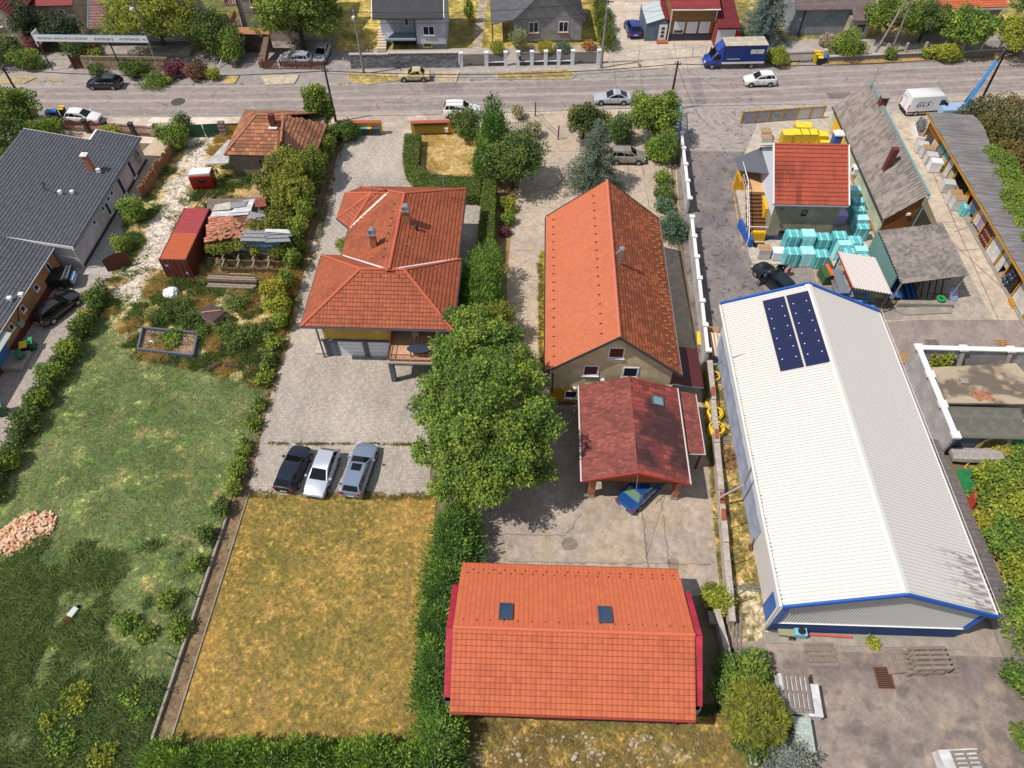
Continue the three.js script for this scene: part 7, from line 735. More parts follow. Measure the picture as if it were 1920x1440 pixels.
const tG=tuft(6,.07,.014,.26,3),tY=tuft(7,.22,.022,.22,4),tS=tuft(6,.04,.011,.08,5),tW=tuft(9,.22,.045,.3,9);
tufts('meadow_grass','long swirling green grass of the meadow',MEADOW,34000,tG,11,(x,z)=>.25+.75*sstep(.3,.55,fbm(x*.9,z*.9,3)),(x,z,q)=>{const n=fbm(x*.4,z*.4,3);return mix(C(110,138,70),mix(C(166,182,116),C(214,214,166),q()),clamp(n*.9+(q()-.5)*.7));},(x,z)=>.8+.5*fbm(x*.5,z*.5,2));
const weedD=(x,z)=>.8*sstep(.4,.68,fbm(x*.45+4,z*.45,4)+.16*sstep(-14,-10,z)+.12*sstep(-26,-34,x)-(z<-20?.14:0));
tufts('tall_weeds','dark tall weeds at the lower end of the meadow',MEADOW.filter(()=>true).map(([x,z])=>[x,max(z,-22)]),13000,tW,13,weedD,(x,z,q)=>mix(C(86,120,52),C(156,176,86),q()),(x,z)=>.7+.9*fbm(x*.6,z*.6,3));
tufts('lawn_grass','short sunburnt grass blades of the large lawn',LAWN,40000,tS,15,()=>1,(x,z,q)=>{const n=fbm(x*.33+3,z*.33,4);return mix(C(150,144,68),C(234,204,130),clamp(n+(q()-.5)*.9));},()=>1.1);
tufts('yard_weeds','weeds and dry grass of the rough yard',Gs('345,255 630,248 600,350 540,600 497,728 380,700 250,668 180,570 205,530 232,425 262,395 322,290'),26000,tY,17,(x,z)=>{const tx=lerpTab([[-74,-38.3],[-70,-38.6],[-64,-37.7],[-55,-37.4],[-50,-37.6],[-45,-38]],z);return sstep(.44,.6,fbm(x*.8+8,z*.8,3))*(z<-46&&abs(x-tx)<1.6?.06:1);},(x,z,q)=>{const n=fbm(x*.5+30,z*.5,3);return n>.52?mix(C(176,156,80),C(232,204,132),q()):mix(C(74,104,42),C(140,156,70),q());},(x,z)=>.9+.9*fbm(x,z,2));
{const edge=(s,w)=>{const l=Gs(s),a=[],b=[];l.forEach(([x,z],i)=>{const [px,pz]=l[max(0,i-1)],[nx,nz_]=l[min(l.length-1,i+1)],d=hypot(nx-px,nz_-pz),ox=-(nz_-pz)/d*w,oz=(nx-px)/d*w;a.push([x+ox,z+oz]);b.unshift([x-ox,z-oz]);});return [...a,...b];};for (const [s,w,n,l] of [['466,927 640,929 806,931',.3,700,'ragged grass along the upper edge of the large lawn'],['503,762 520,690 548,600 590,470 640,262',.35,1400,'weeds creeping over the left edge of the paved court'],['320,1384 550,1385 776,1386',.3,500,'ragged grass along the lower edge of the large lawn'],['1316,690 1340,940 1356,1112',.2,500,'weeds at the foot of the low boundary wall'],['1012,480 1018,690',.25,700,'yellow weeds along the wall of the long house'],['0,148 200,160 430,158 640,158 760,150 1080,150 1300,140',.25,700,'weeds along the northern kerb'],['478,832 640,833 780,834',.08,260,'weeds in the joint of the paving']]) tufts('edge_weeds',l,edge(s,w),n,tY,23+n,(x,z)=>sstep(.36,.6,fbm(x*1.3,z*1.3,3)),(x,z,q)=>mix(C(96,112,44),C(206,180,96),q()),()=>.55);}
tufts('side_weeds','thin grass of the strip between the low wall and the hall',Gs('1315,690 1378,690 1395,800 1455,1130 1438,1195 1375,1195 1352,1112'),7000,tS,19,(x,z)=>sstep(.42,.6,fbm(x*.9,z*.9,3)),(x,z,q)=>mix(C(92,100,40),C(190,164,90),q()),()=>1.5);tufts('back_weeds','dry grass and weeds behind the barn',Gs('850,1345 1345,1345 1372,1300 1440,1440 1460,1500 840,1500'),8000,tY,21,(x,z)=>.3+.7*sstep(.42,.6,fbm(x*.9,z*.9,3)),(x,z,q)=>mix(mix(C(110,118,50),C(186,166,84),q()),C(220,194,126),q()),()=>.6);
// ---------- vehicles ----------
const RUB=M('tyre rubber',[30,30,32],{roughness: .9}),RIM=M('alloy rim',[160,164,168],{roughness: .35,metalness: .7}),CARG=P('car glass',[14,20,24],{roughness: .04}),HL=P('headlight lens',[206,212,216],{roughness: .1}),TL=P('tail light lens',[150,16,22],{roughness: .15}),BLK_=M('black plastic',[28,28,30],{roughness: .6}),PLT=M('number plate',[220,220,214]);
const paint=(n,c,o={})=>P('paint ' + n,c,{roughness: .32,metalness: .25,clearcoat: 1,clearcoatRoughness: .06,...o});
function loft(rings){const b=bb();for (let i=0;i+1<rings.length;i++) for (let j=0;j+1<rings[i].length;j++) b.quad(rings[i][j],rings[i+1][j],rings[i+1][j+1],rings[i][j+1]);b.poly(rings[0]);b.poly([...rings[rings.length-1]].reverse());return toCreasedNormals(b.geo(),.7);}
function wheels(t,xs,hw,r,w=.2){for (const x of xs) for (const s of [-1,1]){const k=part(t,'wheel',bb().cyl([0,0,-w/2],[0,0,w/2],r,r,14),RUB);k.position.set(x,r,s*(hw-w/2+.035));part(k,'rim',bb().cyl([0,0,s*w/2],[0,0,s*(w/2+.012)],r*.66,r*.6,10),RIM);}}
const KIND={hatch: [[.22,.02,-.36,-.47],1.47],suv: [[.2,.04,-.4,-.485],1.68],estate: [[.2,.02,-.4,-.49],1.48],saloon: [[.19,.04,-.2,-.32],1.42],coupe: [[.17,-.02,-.18,-.4],1.36],mpv: [[.26,.08,-.4,-.48],1.62]};
function car(label,u,v,deg,kind,L,W,col,o={}){
const [[xa,xb,xc,xd],H0]=KIND[kind],H=o.H ?? H0,[x,z]=G(u,v,.4),t=thing('parked_car',label,'car',[x,0,z],deg*DEG),m=col,hw=W/2,k=H/1.47,bt=.92*k,tail=kind==='saloon'?.9:.98;
const st=[[.5,.74,.34,.56],[.485,.86,.24,.68],[.4,.97,.2,.8],[xa+.02,1,.2,.93],[0,1,.2,.94],[-.3,1,.2,.95],[xd+.03,.98,.22,tail],[-.48,.92,.26,kind==='saloon'?.84:.93],[-.5,.8,.36,.62]].map(([f,w,yb,yt])=>{const X=f*L,w_=w*hw;yb *= k;yt *= k;return [[X,yb,-w_*.9],[X,yb+.14,-w_],[X,yt-.2*k,-w_],[X,yt-.03,-w_*.93],[X,yt,-w_*.78],[X,yt+.025,0],[X,yt,w_*.78],[X,yt-.03,w_*.93],[X,yt-.2*k,w_],[X,yb+.14,w_],[X,yb,w_*.9]];});
part(t,'body',loft(st),m);
const wb=hw*.9,wr=hw*.68,R=(X,y,w)=>[[X,y,-w],[X,y,w]],A=R(xa*L,bt,wb*.96),Bq=R(xb*L,H-.05,wr),Cq=R(xc*L,H-.06,wr*.96),D=R(xd*L,bt+.03,wb*.93),mid=R((xb+xc)/2*L,H,wr*1.02);
const cab=bb().quad(A[1],Bq[1],Bq[0],A[0]).quad(Bq[1],mid[1],mid[0],Bq[0]).quad(mid[1],Cq[1],Cq[0],mid[0]).quad(Cq[1],D[1],D[0],Cq[0]);for (const s of [0,1]){cab.poly(s?[A[1],D[1],Cq[1],mid[1],Bq[1]]:[A[0],Bq[0],mid[0],Cq[0],D[0]]);}part(t,'roof',toCreasedNormals(cab.geo(),.5),m);
const lp=(p,q,f)=>p.map((a,i)=>a+(q[i]-a)*f),pane=(nm,p,n,gm)=>{const N=V(...n).normalize().multiplyScalar(.012);part(t,nm,bb().slab(p.map((q)=>[q[0]+N.x,q[1]+N.y,q[2]+N.z]),.004),gm ?? CARG);};
const face=(p00,p10,p11,p01,i0,j0,i1,j1)=>[[i0,j0],[i1,j0],[i1,j1],[i0,j1]].map(([i,j])=>lp(lp(p00,p10,i),lp(p01,p11,i),j));
pane('windscreen',face(A[0],A[1],Bq[1],Bq[0],.05,.06,.95,.94),[1,.9,0],o.glass);pane('rear_window',face(D[0],D[1],Cq[1],Cq[0],.08,kind==='hatch'||kind==='estate'?.2:.1,.92,.9),[-1,.6,0],o.glass);
for (const s of [0,1]) for (const [a,b] of kind==='coupe'?[[.08,.58],[.6,.9]]:[[.07,.44],[.47,.76],...(kind==='saloon'?[]:[[.79,.94]])]) pane('side_window',face(A[s],D[s],Cq[s],Bq[s],a,.14,b,.84),[0,.35,s?1:-1]);
wheels(t,[.31*L,-.29*L],hw,.31*(o.wr ?? 1));for (const s of [-1,1]){part(t,'headlight',bb().box(.455*L,.58*k,s*hw*.5,.492*L,.68*k,s*hw*.86),HL);part(t,'tail_light',bb().box(-.485*L,.66*k,s*hw*.58,-.499*L,.86*k,s*hw*.93),TL);part(t,'mirror',bb().box(xa*L-.32,bt-.02,s*hw,xa*L-.16,bt+.12,s*(hw+.17)),m);}
for (const s of [-1,1]){const b=bb();for (const X of [xa*L-.08,(xa+xc)/2*L,xc*L+.25]) b.box(X-.01,.34,s*hw*.995,X+.01,bt-.02,s*(hw+.006));part(t,'door_seam',b,BLK_);part(t,'sill_trim',bb().box(-.22*L,.2*k,s*hw*.93,.24*L,.3*k,s*(hw+.012)),BLK_);for (const X of [.31*L,-.29*L]) part(t,'wheel_arch',bb().cyl([X,.33,s*hw*.9],[X,.33,s*(hw+.008)],.38,.38,14),BLK_);}
part(t,'number_plate',bb().box(-.503*L,.5*k,-.26,-.506*L,.61*k,.26),PLT);part(t,'grille',bb().box(.496*L,.36*k,-.5*hw,.506*L,.5*k,.5*hw),BLK_);if (o.sunroof) part(t,'sunroof',bb().box(xb*L-.75,H-.02,-wr*.6,xb*L-.15,H+.012,wr*.6),CARG);if (o.rails) for (const s of [-1,1]) part(t,'roof_rail',bb().bar([xb*L,H-.02,s*wr*.95],[xc*L,H-.02,s*wr*.93],.05),RIM);
return t;}
const pW=paint('white',[226,228,230],{metalness: 0}),pS=paint('silver',[186,192,206]),pSb=paint('blue silver',[126,140,166]),pBk=paint('black',[16,20,26]),pNv=paint('navy',[18,26,52]),pBl=paint('blue',[32,84,150]),pDb=paint('deep blue',[18,44,130]),pBe=paint('beige',[196,180,140],{metalness: 0}),pGr=paint('warm grey',[156,152,146]);
car('dark grey hatchback parked before the stone wall',197,157,182,'hatch',4.3,1.78,paint('slate',[38,44,60]));car('white hatchback parked before the wooden slat fence',157,222,-2,'hatch',4.1,1.72,pW);car('red car half hidden by the tree at the left edge',34,218,0,'saloon',4.3,1.7,paint('red',[150,20,34]));
car('silver estate car behind the low picket fence',554,113,176,'estate',4.4,1.76,pS);car('light car in the shade under the chestnut like tree',604,103,268,'hatch',4,1.7,pS);car('old beige saloon at the kerb by the grey block wall',777,143,183,'saloon',4.1,1.62,pBe,{H: 1.44});car('white sport utility car on the street behind the bushes',866,210,1,'suv',4.5,1.85,pW);car('silver blue coupe driving on the road',1148,185,182,'coupe',4.6,1.82,pS);
car('deep blue car standing in the concrete yard of the shop house',1186,55,97,'suv',4.3,1.8,pDb);car('white small car driving left on the road beside the truck',1424,152,184,'hatch',4.0,1.7,pW,{H: 1.55});car('silver van like car parked by the silvery spruce',1175,296,1,'mpv',4.1,1.7,pGr,{rails: 1});
car('black hatchback, left of three cars on the paving',551,880,81,'hatch',4.1,1.74,paint('midnight',[12,22,46]),{});car('silver hatchback facing the lawn, middle of three cars on the paving',605,888,262,'hatch',4.2,1.76,pS);car('blue grey estate with sunroof, right of three cars on the paving',675,882,83,'estate',4.75,1.82,pSb,{sunroof: 1,H: 1.5});car('blue car standing askew before the carport',1203,918,47,'saloon',4.4,1.78,pBl,{H: 1.45,glass: P('green tinted car glass',[96,128,96],{roughness: .05})});
const dk=car('black estate with open doors and two people reaching in',1449,524,121,'estate',4.6,1.8,paint('green black',[14,30,40]));for (const s of [-1,1]){const d=part(dk,'door',bb().box(-.9,.32,-.04,0,.9,.04).box(-.85,.9,-.03,-.05,1.3,.03),paint('green black'));d.position.set(.75,0,s*.93);d.rotation.y=s*1.0;}
car('black car in the shade beside the ochre house',110,578,63,'hatch',4.5,1.8,pBk);
// covered trailer
{const t=thing('covered_trailer','black covered trailer with an aluminium ladder against the white house end','trailer',at(122,532),10*DEG);part(t,'tarpaulin',bb().slab([[-1.1,1.3,.9],[1.1,1.3,.9],[1.1,1.35,-.9],[-1.1,1.35,-.9]],.9),M('black tarpaulin',[26,30,32],{roughness: .5}));wheels(t,[0],.95,.3);const l=part(t,'ladder',bb().bar([.6,1.42,-.9],[.6,1.42,.9],.07).bar([1.0,1.42,-.9],[1.0,1.42,.9],.07),RIM),r=bb();for (let i=0;i<6;i++) r.bar([.6,1.42,-.75+i*.3],[1,1.42,-.75+i*.3],.05);part(l,'rung',r,RIM);part(t,'blue_white_cover',bb().cbox(1.2,.6,.2,.3,.5,1.2),M('pale blue plastic',[150,180,220]));}
// courier van
{const t=thing('delivery_van','white high roofed courier van with blue lettering','van',at(1733,208),8*DEG),S=(X,w,yb,yt)=>[[X,yb,-w*.96],[X,yb+.2,-w],[X,1.2,-w],[X,yt-.12,-w*.92],[X,yt,-w*.8],[X,yt+.03,0],[X,yt,w*.8],[X,yt-.12,w*.92],[X,1.2,w],[X,yb+.2,w],[X,yb,w*.96]].map(([a,y,c])=>[a,min(y,yt),c]);part(t,'body',loft([S(-2.95,1,.35,2.5),S(-2.9,1.02,.3,2.55),S(.9,1.02,.3,2.55),S(1.25,1.01,.3,2.35),S(2.0,1.0,.3,1.35),S(2.75,.95,.3,1.1),S(2.98,.8,.35,.75)]),paint('van white',[230,230,232],{metalness: 0}));
part(t,'windscreen',bb().slab([[1.97,1.4,.85],[1.97,1.4,-.85],[1.3,2.3,-.78],[1.3,2.3,.78]],.03),CARG);for (const s of [-1,1]){part(t,'side_window',bb().poly([[.75,1.3,s*1.03],[1.75,1.3,s*1.03],[1.25,1.95,s*1.02],[.75,1.95,s*1.02]]),CARG);part(t,'trim',bb().box(-2.9,.45,s*1.0,.9,.62,s*1.045),BLK_);part(t,'headlight',bb().box(2.7,.8,s*.55,2.93,1.0,s*.9),HL);part(t,'tail_light',bb().box(-2.97,.8,s*.86,-2.9,1.5,s*1.0),TL);part(t,'mirror',bb().box(1.5,1.25,s*1.05,1.7,1.6,s*1.25),BLK_);}
wheels(t,[1.9,-1.75],1.0,.35,.24);part(t,'bumper',bb().box(-3.03,.35,-.95,-2.95,.6,.95).box(2.9,.35,-.85,3.05,.6,.85),BLK_);part(t,'door_seam',bb().box(-2.965,.6,-.012,-2.945,2.4,.012),BLK_);
const gm=textMat('courier lettering',256,128,(c,W,H)=>{c.fillStyle='#eceef0';c.fillRect(0,0,W,H);c.fillStyle='#16409a';c.font='italic bold 112px sans-serif';c.textBaseline='middle';c.fillText('GLS',14,H/2+4);});for (const s of [1,-1]){const p=part(t,'lettering',plane(2.1,1.0),gm);p.position.set(-1.25,1.55,s*1.035);if (s<0) p.rotation.y=PI;}const p=part(t,'lettering',plane(1.0,.5),gm);p.position.set(-2.975,1.95,-.4);p.rotation.y=-PI/2;}
// box truck
{const t=thing('box_truck','blue box truck with white roof parked on the pavement','truck',at(1372,122),184*DEG),bl=paint('truck blue',[22,58,150],{metalness: 0}),cb=[[1.6,1.0],[2.2,1.0]];part(t,'cargo_box',bb().box(-3.7,.9,-1.1,1.7,3.1,1.1),M('blue tarpaulin side',[24,60,140],{roughness: .5,mottle: 4}));part(t,'box_roof',bb().box(-3.74,3.1,-1.14,-.9,3.15,1.14).box(-.88,3.1,-1.14,1.74,3.15,1.14),M('dusty white roof',[206,196,178],{mottle: 2}));part(t,'side_board',bb().box(-3.72,.75,-1.13,1.72,.98,1.13),WHITE);
const S=(X,w,yt)=>[[X,.4,-w],[X,1.0,-w],[X,yt-.1,-w*.9],[X,yt,-w*.8],[X,yt,w*.8],[X,yt-.1,w*.9],[X,1.0,w],[X,.4,w]].map(([a,y,c])=>[a,min(y,yt),c]);part(t,'cab',loft([S(1.75,1.0,2.25),S(2.5,1.0,2.2),S(3.2,.98,1.3),S(3.75,.9,1.05),S(3.95,.75,.7)]),bl);part(t,'wind_deflector',bb().poly([[1.75,2.25,.9],[2.6,2.22,.85],[1.78,3.05,.8]]).poly([[1.78,3.05,-.8],[2.6,2.22,-.85],[1.75,2.25,-.9]]).quad([2.6,2.22,.85],[2.6,2.22,-.85],[1.78,3.05,-.8],[1.78,3.05,.8]),bl);part(t,'windscreen',bb().slab([[3.18,1.36,.82],[3.18,1.36,-.82],[2.58,2.14,-.76],[2.58,2.14,.76]],.03),CARG);for (const s of [-1,1]){part(t,'side_window',bb().poly([[2.0,1.25,s*1.01],[2.95,1.25,s*1.01],[2.5,1.95,s*.96],[2.0,1.95,s*.96]]),CARG);part(t,'headlight',bb().box(3.6,.75,s*.5,3.93,.95,s*.84),HL);part(t,'mirror',bb().box(2.75,1.4,s*1.05,2.9,1.8,s*1.3),BLK_);}wheels(t,[2.9,-2.2],1.02,.38,.26);part(t,'side_step',bb().box(-1.2,.35,.95,1.6,.5,1.1),WHITE);
const p=part(t,'printed_panel',plane(1.7,.55),textMat('truck print',256,80,(c,W,H)=>{c.fillStyle='#d8d6ca';c.fillRect(0,0,W,H);c.fillStyle='#5a6a86';c.font='italic bold 58px serif';c.textBaseline='middle';c.fillText('~ Ck ~',30,H/2);}));p.position.set(-2.5,2.3,-1.106);p.rotation.y=PI;const q2=part(t,'website_line',bb().box(-.5,1.35,-1.104,1.2,1.42,-1.1),WHITE);}
// old red truck cab and the ladder chassis behind it
{const t=thing('truck_cab','dismounted red lorry cab lying on the white gravel track','truck cab',at(388,352),8*DEG),rd=M('faded red paint',[150,30,36],{roughness: .4,mottle: 1.5});part(t,'cab_shell',bb().box(-1.2,.3,-.7,1.1,1.9,.75),rd);part(t,'cab_roof',bb().slab([[-1.2,2.1,.5],[1.0,2.15,.5],[1.0,2.0,-.8],[-1.2,1.95,-.8]],.25),WHITE);part(t,'rear_window',bb().box(-.3,1.2,.75,.35,1.6,.77),CARG);for (let i=0;i<8;i++) part(t,'rear_rib',bb().box(-.85+i*.2,.5,.75,-.75+i*.2,.95,.79),rd);part(t,'side_window',bb().box(1.1,1.1,-.5,1.115,1.7,.4),CARG);part(t,'mirror_arm',bb().bar([1.1,1.5,-.6],[1.45,1.7,-.6],.08).cbox(1.45,1.3,-.6,.1,.5,.2),BLK_);
const c=thing('rusty_chassis','rusty steel chassis frame lying between the red cab and the container','frame',at(388,378),75*DEG),b=bb().bar([-1.6,.2,-.45],[1.6,.3,-.45],.1).bar([-1.6,.2,.45],[1.6,.3,.45],.1);part(c,'rail',b,M('rust',[124,84,70]));for (let i=0;i<5;i++) part(c,'rung',bb().bar([-1.3+i*.65,.26,-.45],[-1.3+i*.65,.26,.45],.07),M('rust'));}
// blue loader crane
{const t=thing('loader_crane','blue knuckle boom on a pale blue skip behind the display shed','crane',at(1795,218),4*DEG),bl=paint('crane blue',[40,130,206],{metalness: 0});part(t,'skip_body',bb().slab([[-2.6,1.3,.8],[2.6,1.3,.8],[2.4,1.3,-.9],[-2.4,1.3,-.9]],1.1),M('pale blue steel',[150,176,206],{roughness: .5}));part(t,'boom',bb().bar([.3,.9,-.2],[2.0,6.2,-1.2],.34,.3),bl);part(t,'boom_tip',bb().bar([2.0,6.2,-1.2],[2.6,7.4,-1.6],.16),BLK_);part(t,'hydraulic_ram',bb().cyl([.7,1.4,0],[1.6,4.2,-.7],.09,.07,7),M('ram steel',[200,206,212],{metalness: .7,roughness: .3}));part(t,'bracket',bb().bar([2.5,1.3,.6],[2.1,2.1,.6],.1),bl);}
// ---------- small things ----------
function bin(label,u,v,body,lid,deg=0,grp,s=1){const t=thing('wheelie_bin',label,'bin',at(u,v),deg*DEG,grp);part(t,'bin_body',bb().slab([[-.27,.95,.3],[.27,.95,.3],[.27,.95,-.3],[-.27,.95,-.3]],.9),M('bin ' + body.join(),body,{roughness: .5}));part(t,'bin_lid',bb().slab([[-.31,.98,.36],[.31,.98,.36],[.31,1.1,-.34],[-.31,1.1,-.34]],.07),M('bin ' + lid.join(),lid,{roughness: .45}));for (const x of [-.24,.24]) part(t,'wheel',bb().cyl([x-.03,.1,-.3],[x+.03,.1,-.3],.1,.1,8),RUB);if (s!==1) t.scale.setScalar(s);return t;}
const bG=[34,92,62],bB=[44,100,170],bY=[222,186,30],bD=[44,50,52];
bin('green bin at the left end of the row by the yellow wall',678,252,bG,[70,120,90]);bin('bin with light blue lid, second in the row by the yellow wall',686,252,bD,[80,150,210]);bin('bin with yellow lid in the middle of the row by the yellow wall',694,252,bD,bY);bin('dark bin, fourth in the row by the yellow wall',702,252,bD,[70,86,110]);bin('dark teal bin at the right end of the row by the yellow wall',709,252,[40,66,84],[50,90,120]);
bin('blue bin, left one behind the wooden fence',98,223,[52,76,110],bB);bin('blue bin, right one behind the wooden fence',108,222,[52,76,110],bB);bin('tall dark bin with yellow lid behind the white hatchback',122,216,bD,bY);bin('large green bin by the ochre house step',64,653,bG,[30,130,80],20);bin('black bin with yellow lid by the ochre house step',54,660,[24,26,28],bY,20);bin('green bin lying near the ochre house step',46,676,bG,[50,110,70],60);bin('green bin at the left edge of the drive',8,775,[30,84,50],bG,30,undefined,1.2);
bin('tall yellow bin on the right pavement',1528,116,bY,bY,0,undefined,1.25);bin('black bin with yellow lid beside the tall yellow one',1534,120,[24,26,28],bY);bin('black bin with blue lid on the right pavement',1541,119,[24,26,28],bB);
// shipping container
{const t=thing('shipping_container','rust red shipping container with a two tone roof and white lock bars','container',[-33.35,0,-52.9]),w=1.25,l=3.75,h=2.6,rs=M('rust red steel',[122,50,42],{roughness: .6,mottle: 2});for (const s of [-1,1]){const b=bb(),N=26;for (let i=0;i<N;i++){const z=-l+i*2*l/N,d=2*l/N,p=[[0,0],[.3,0],[.45,.05],[.85,.05],[1,0]];for (let k=0;k<4;k++) b.quad([s*(w-p[k][1]),.12,z+p[k][0]*d],[s*(w-p[k+1][1]),.12,z+p[k+1][0]*d],[s*(w-p[k+1][1]),h-.1,z+p[k+1][0]*d],[s*(w-p[k][1]),h-.1,z+p[k][0]*d]);}part(t,'side_wall',b,rs);}part(t,'rear_wall',bb().box(-w,.1,-l,w,h-.08,-l+.06),rs);
const rf=(z0,z1,m,lb)=>{const N=14,d=(z1-z0)/N,b=bb();for (let i=0;i<N;i++) b.box(-w+.06,h-.05,z0+i*d,w-.06,h,z0+i*d+d*.6).box(-w+.06,h-.05,z0+i*d+d*.6,w-.06,h-.03,z0+i*d+d);part(t,'roof_sheet',b,m,lb);};rf(-l,0,M('raspberry roof',[160,66,72],{roughness: .5}),'raspberry red half of the roof');rf(.002,l,M('orange rust roof',[178,92,56],{roughness: .55}),'orange half of the roof');const fr=bb();for (const x of [-w,w]) for (const z of [-l,l]) fr.box(x-.06,0,z-.06,x+.06,h,z+.06);fr.box(-w,h-.12,l-.06,w,h,l+.05).box(-w,0,l-.06,w,.15,l+.05).box(-w-.03,h-.1,-l,-w+.06,h+.01,l).box(w-.06,h-.1,-l,w+.03,h+.01,l).box(-w,0,-l,-w+.08,.14,l).box(w-.08,0,-l,w,.14,l);part(t,'frame',fr,rs);
for (const s of [-1,1]){const d=part(t,'door',bb().box(s*.02,.15,l-.04,s*(w-.06),h-.13,l+.02),rs);for (const k of [.3,.62]) part(d,'lock_bar',bb().cyl([s*k*1.6,.1,l+.05],[s*k*1.6,h-.1,l+.05],.025,.025,6),RIM);for (let i=0;i<5;i++) part(d,'door_rib',bb().box(s*.06,.4+i*.42,l+.02,s*(w-.1),.44+i*.42,l+.035),rs);part(d,'sticker',bb().box(s*.8-.13,1.7-(s>0?.9:0),l+.036,s*.8+.13,1.95-(s>0?.9:0),l+.042),M('pale sticker',[170,170,200]));}}
// raised bed, hutch, sacks, brick heap, stacks of timber
{const t=site('raised_bed','large grey framed raised bed of bare soil with plants in its middle','raised bed',[-32.2,-41.5]),p=Gs('268,615 371,625 362,667 259,655',.45),m=M('blue grey frame',[92,96,112],{roughness: .5});for (let i=0;i<4;i++) part(t,'frame_board',bb().bar([p[i][0],.3,p[i][1]],[p[(i+1) % 4][0],.3,p[(i+1) % 4][1]],.16,.6),m);part(t,'soil',bb().prism(p,0,.3),M('tan soil',[184,152,128],{mottle: 1,bump: [.4,.04]}));part(t,'white_tray',bb().cbox(-33.4,.3,-40.9,.5,.05,.3),WHITE);part(t,'divider',bb().bar([p[0][0]*.5+p[1][0]*.5,.3,p[0][1]*.5+p[1][1]*.5],[p[2][0]*.5+p[3][0]*.5,.3,p[2][1]*.5+p[3][1]*.5],.06,.3),WOODB);}
{const t=thing('wooden_hutch','weathered wooden hutch on legs with sloping dark roof','hutch',at(405,605),-30*DEG);for (const [x,z] of [[-.7,-.5],[.7,-.5],[-.7,.5],[.7,.5]]) part(t,'leg',bb().cbox(x,0,z,.08,1.2,.08),WOODB);part(t,'box',bb().box(-.8,.6,-.6,.8,1.2,.6),M('grey weathered wood',[168,154,142],{mottle: .8}));for (let i=0;i<4;i++) part(t,'roof_board',bb().slab([[-.95,1.3+i*.0,.75-i*.39],[.95,1.3,.75-i*.39],[.95,1.36,.38-i*.39],[-.95,1.36,.38-i*.39]],.04),M('dark roof board',[86,70,70],{mottle: .7}));part(t,'batten',bb().bar([-.7,1.4,.5],[.6,1.42,-.6],.08),M('pale wood',[196,150,110]));}
single('white_sack','crumpled white bulk sack on the rough yard','sack',(()=>{const g=new THREE.IcosahedronGeometry(.65,3),p=g.attributes.position;for (let i=0;i<p.count;i++){const k=.75+.5*nz(p.getX(i)*5,p.getY(i)*5+p.getZ(i)*4);p.setXYZ(i,p.getX(i)*k,max(-.3,p.getY(i)*k*.7),p.getZ(i)*k);}g.computeVertexNormals();return g;})(),M('white sack cloth',[222,224,232]),at(322,553,0,.3));
{const t=thing('brick_heap','heap of loose pinkish bricks in the meadow','heap',at(50,1000),40*DEG),q=rng(33),ms=[M('brick pink',[214,176,150]),M('brick orange',[198,146,110]),M('brick pale',[218,192,164])];part(t,'mound',(()=>{const b=bb(),N=10;for (let i=0;i<N;i++){const a=2*PI*i/N,c=2*PI*(i+1)/N;b.tri([0,.48,0],[cos(c)*2.0,0,sin(c)*1.5],[cos(a)*2.0,0,sin(a)*1.5]);}return b;})(),ms[0]);const bg=bb().box(-.14,0,-.07,.14,.07,.07).geo();for (let i=0;i<300;i++){const a=q()*7,r=sqrt(q()),o=part(t,'brick',bg,ms[floor(q()*3)]);o.position.set(cos(a)*r*2.1,.5*(1-r)+.04+.06*q(),sin(a)*r*1.6);o.rotation.set((q()-.5)*.9,q()*3,(q()-.5)*.9);}}
{const gw=M('grey weathered wood'),db=M('dark beam',[112,88,72],{mottle: .9});const t=site('timber_trusses','stack of long dark timber trusses beside the ivy covered shed','timber stack',[-27.5,-50.8]);for (let i=0;i<3;i++){const [x0,z0]=G(418,487+i*12),[x1,z1]=G(530,490+i*12);part(t,'beam',bb().bar([x0,.55-i*.08,z0],[x1,.55-i*.08,z1],.14,.9-i*.2),db);if (i<2) for (let k=0;k<4;k++){const f=(k+.3)/4;part(t,'cross_piece',bb().bar([x0+(x1-x0)*f,.95,z0],[x0+(x1-x0)*f,.85,z0+1.0],.12),gw);}}
const s=site('timber_stack','stack of grey weathered poles lying before the timber trusses','timber stack',[-28,-48.2]),q=rng(3);for (let i=0;i<16;i++){const k=i % 6,[x0,z0]=G(390+6*q(),522+k*4),[x1,z1]=G(478+8*q(),526+k*4);part(s,'pole',bb().bar([x0,.15+.2*floor(i/6),z0],[x1,.15+.2*floor(i/6)+.05*q(),z1],.2,.18),i % 3?gw:db);}
const l=site('firewood_pile','small pile of cut logs at the left end of the trusses','woodpile',[-30.5,-50.8]);for (let i=0;i<36;i++){const [x,z]=G(394+(i % 4)*5+4*q(),515-floor(i/4)*3.3);part(l,'log',bb().cyl([x-.25,.1+.05*floor(i/6),z],[x+.25,.12+.05*floor(i/6),z],.09,.08,6),M('log wood',[164,134,108]));}
const st=site('plank_stack','stack of upright boards and white profiles at the corner of the hall','stack',[16.7,-42]);for (let i=0;i<7;i++) part(st,'plank',bb().bar([16.1+i*.17,.9-.03*i,-43.2],[16.25+i*.17,.3,-40.9],.14,.06),i % 2?WHITE:M('pale wood'));part(st,'pallet_back',bb().slab([[15.9,.2,-43.0],[16.9,.2,-43.0],[16.9,1.2,-43.6],[15.9,1.2,-43.6]],.1),M('pale wood'));}
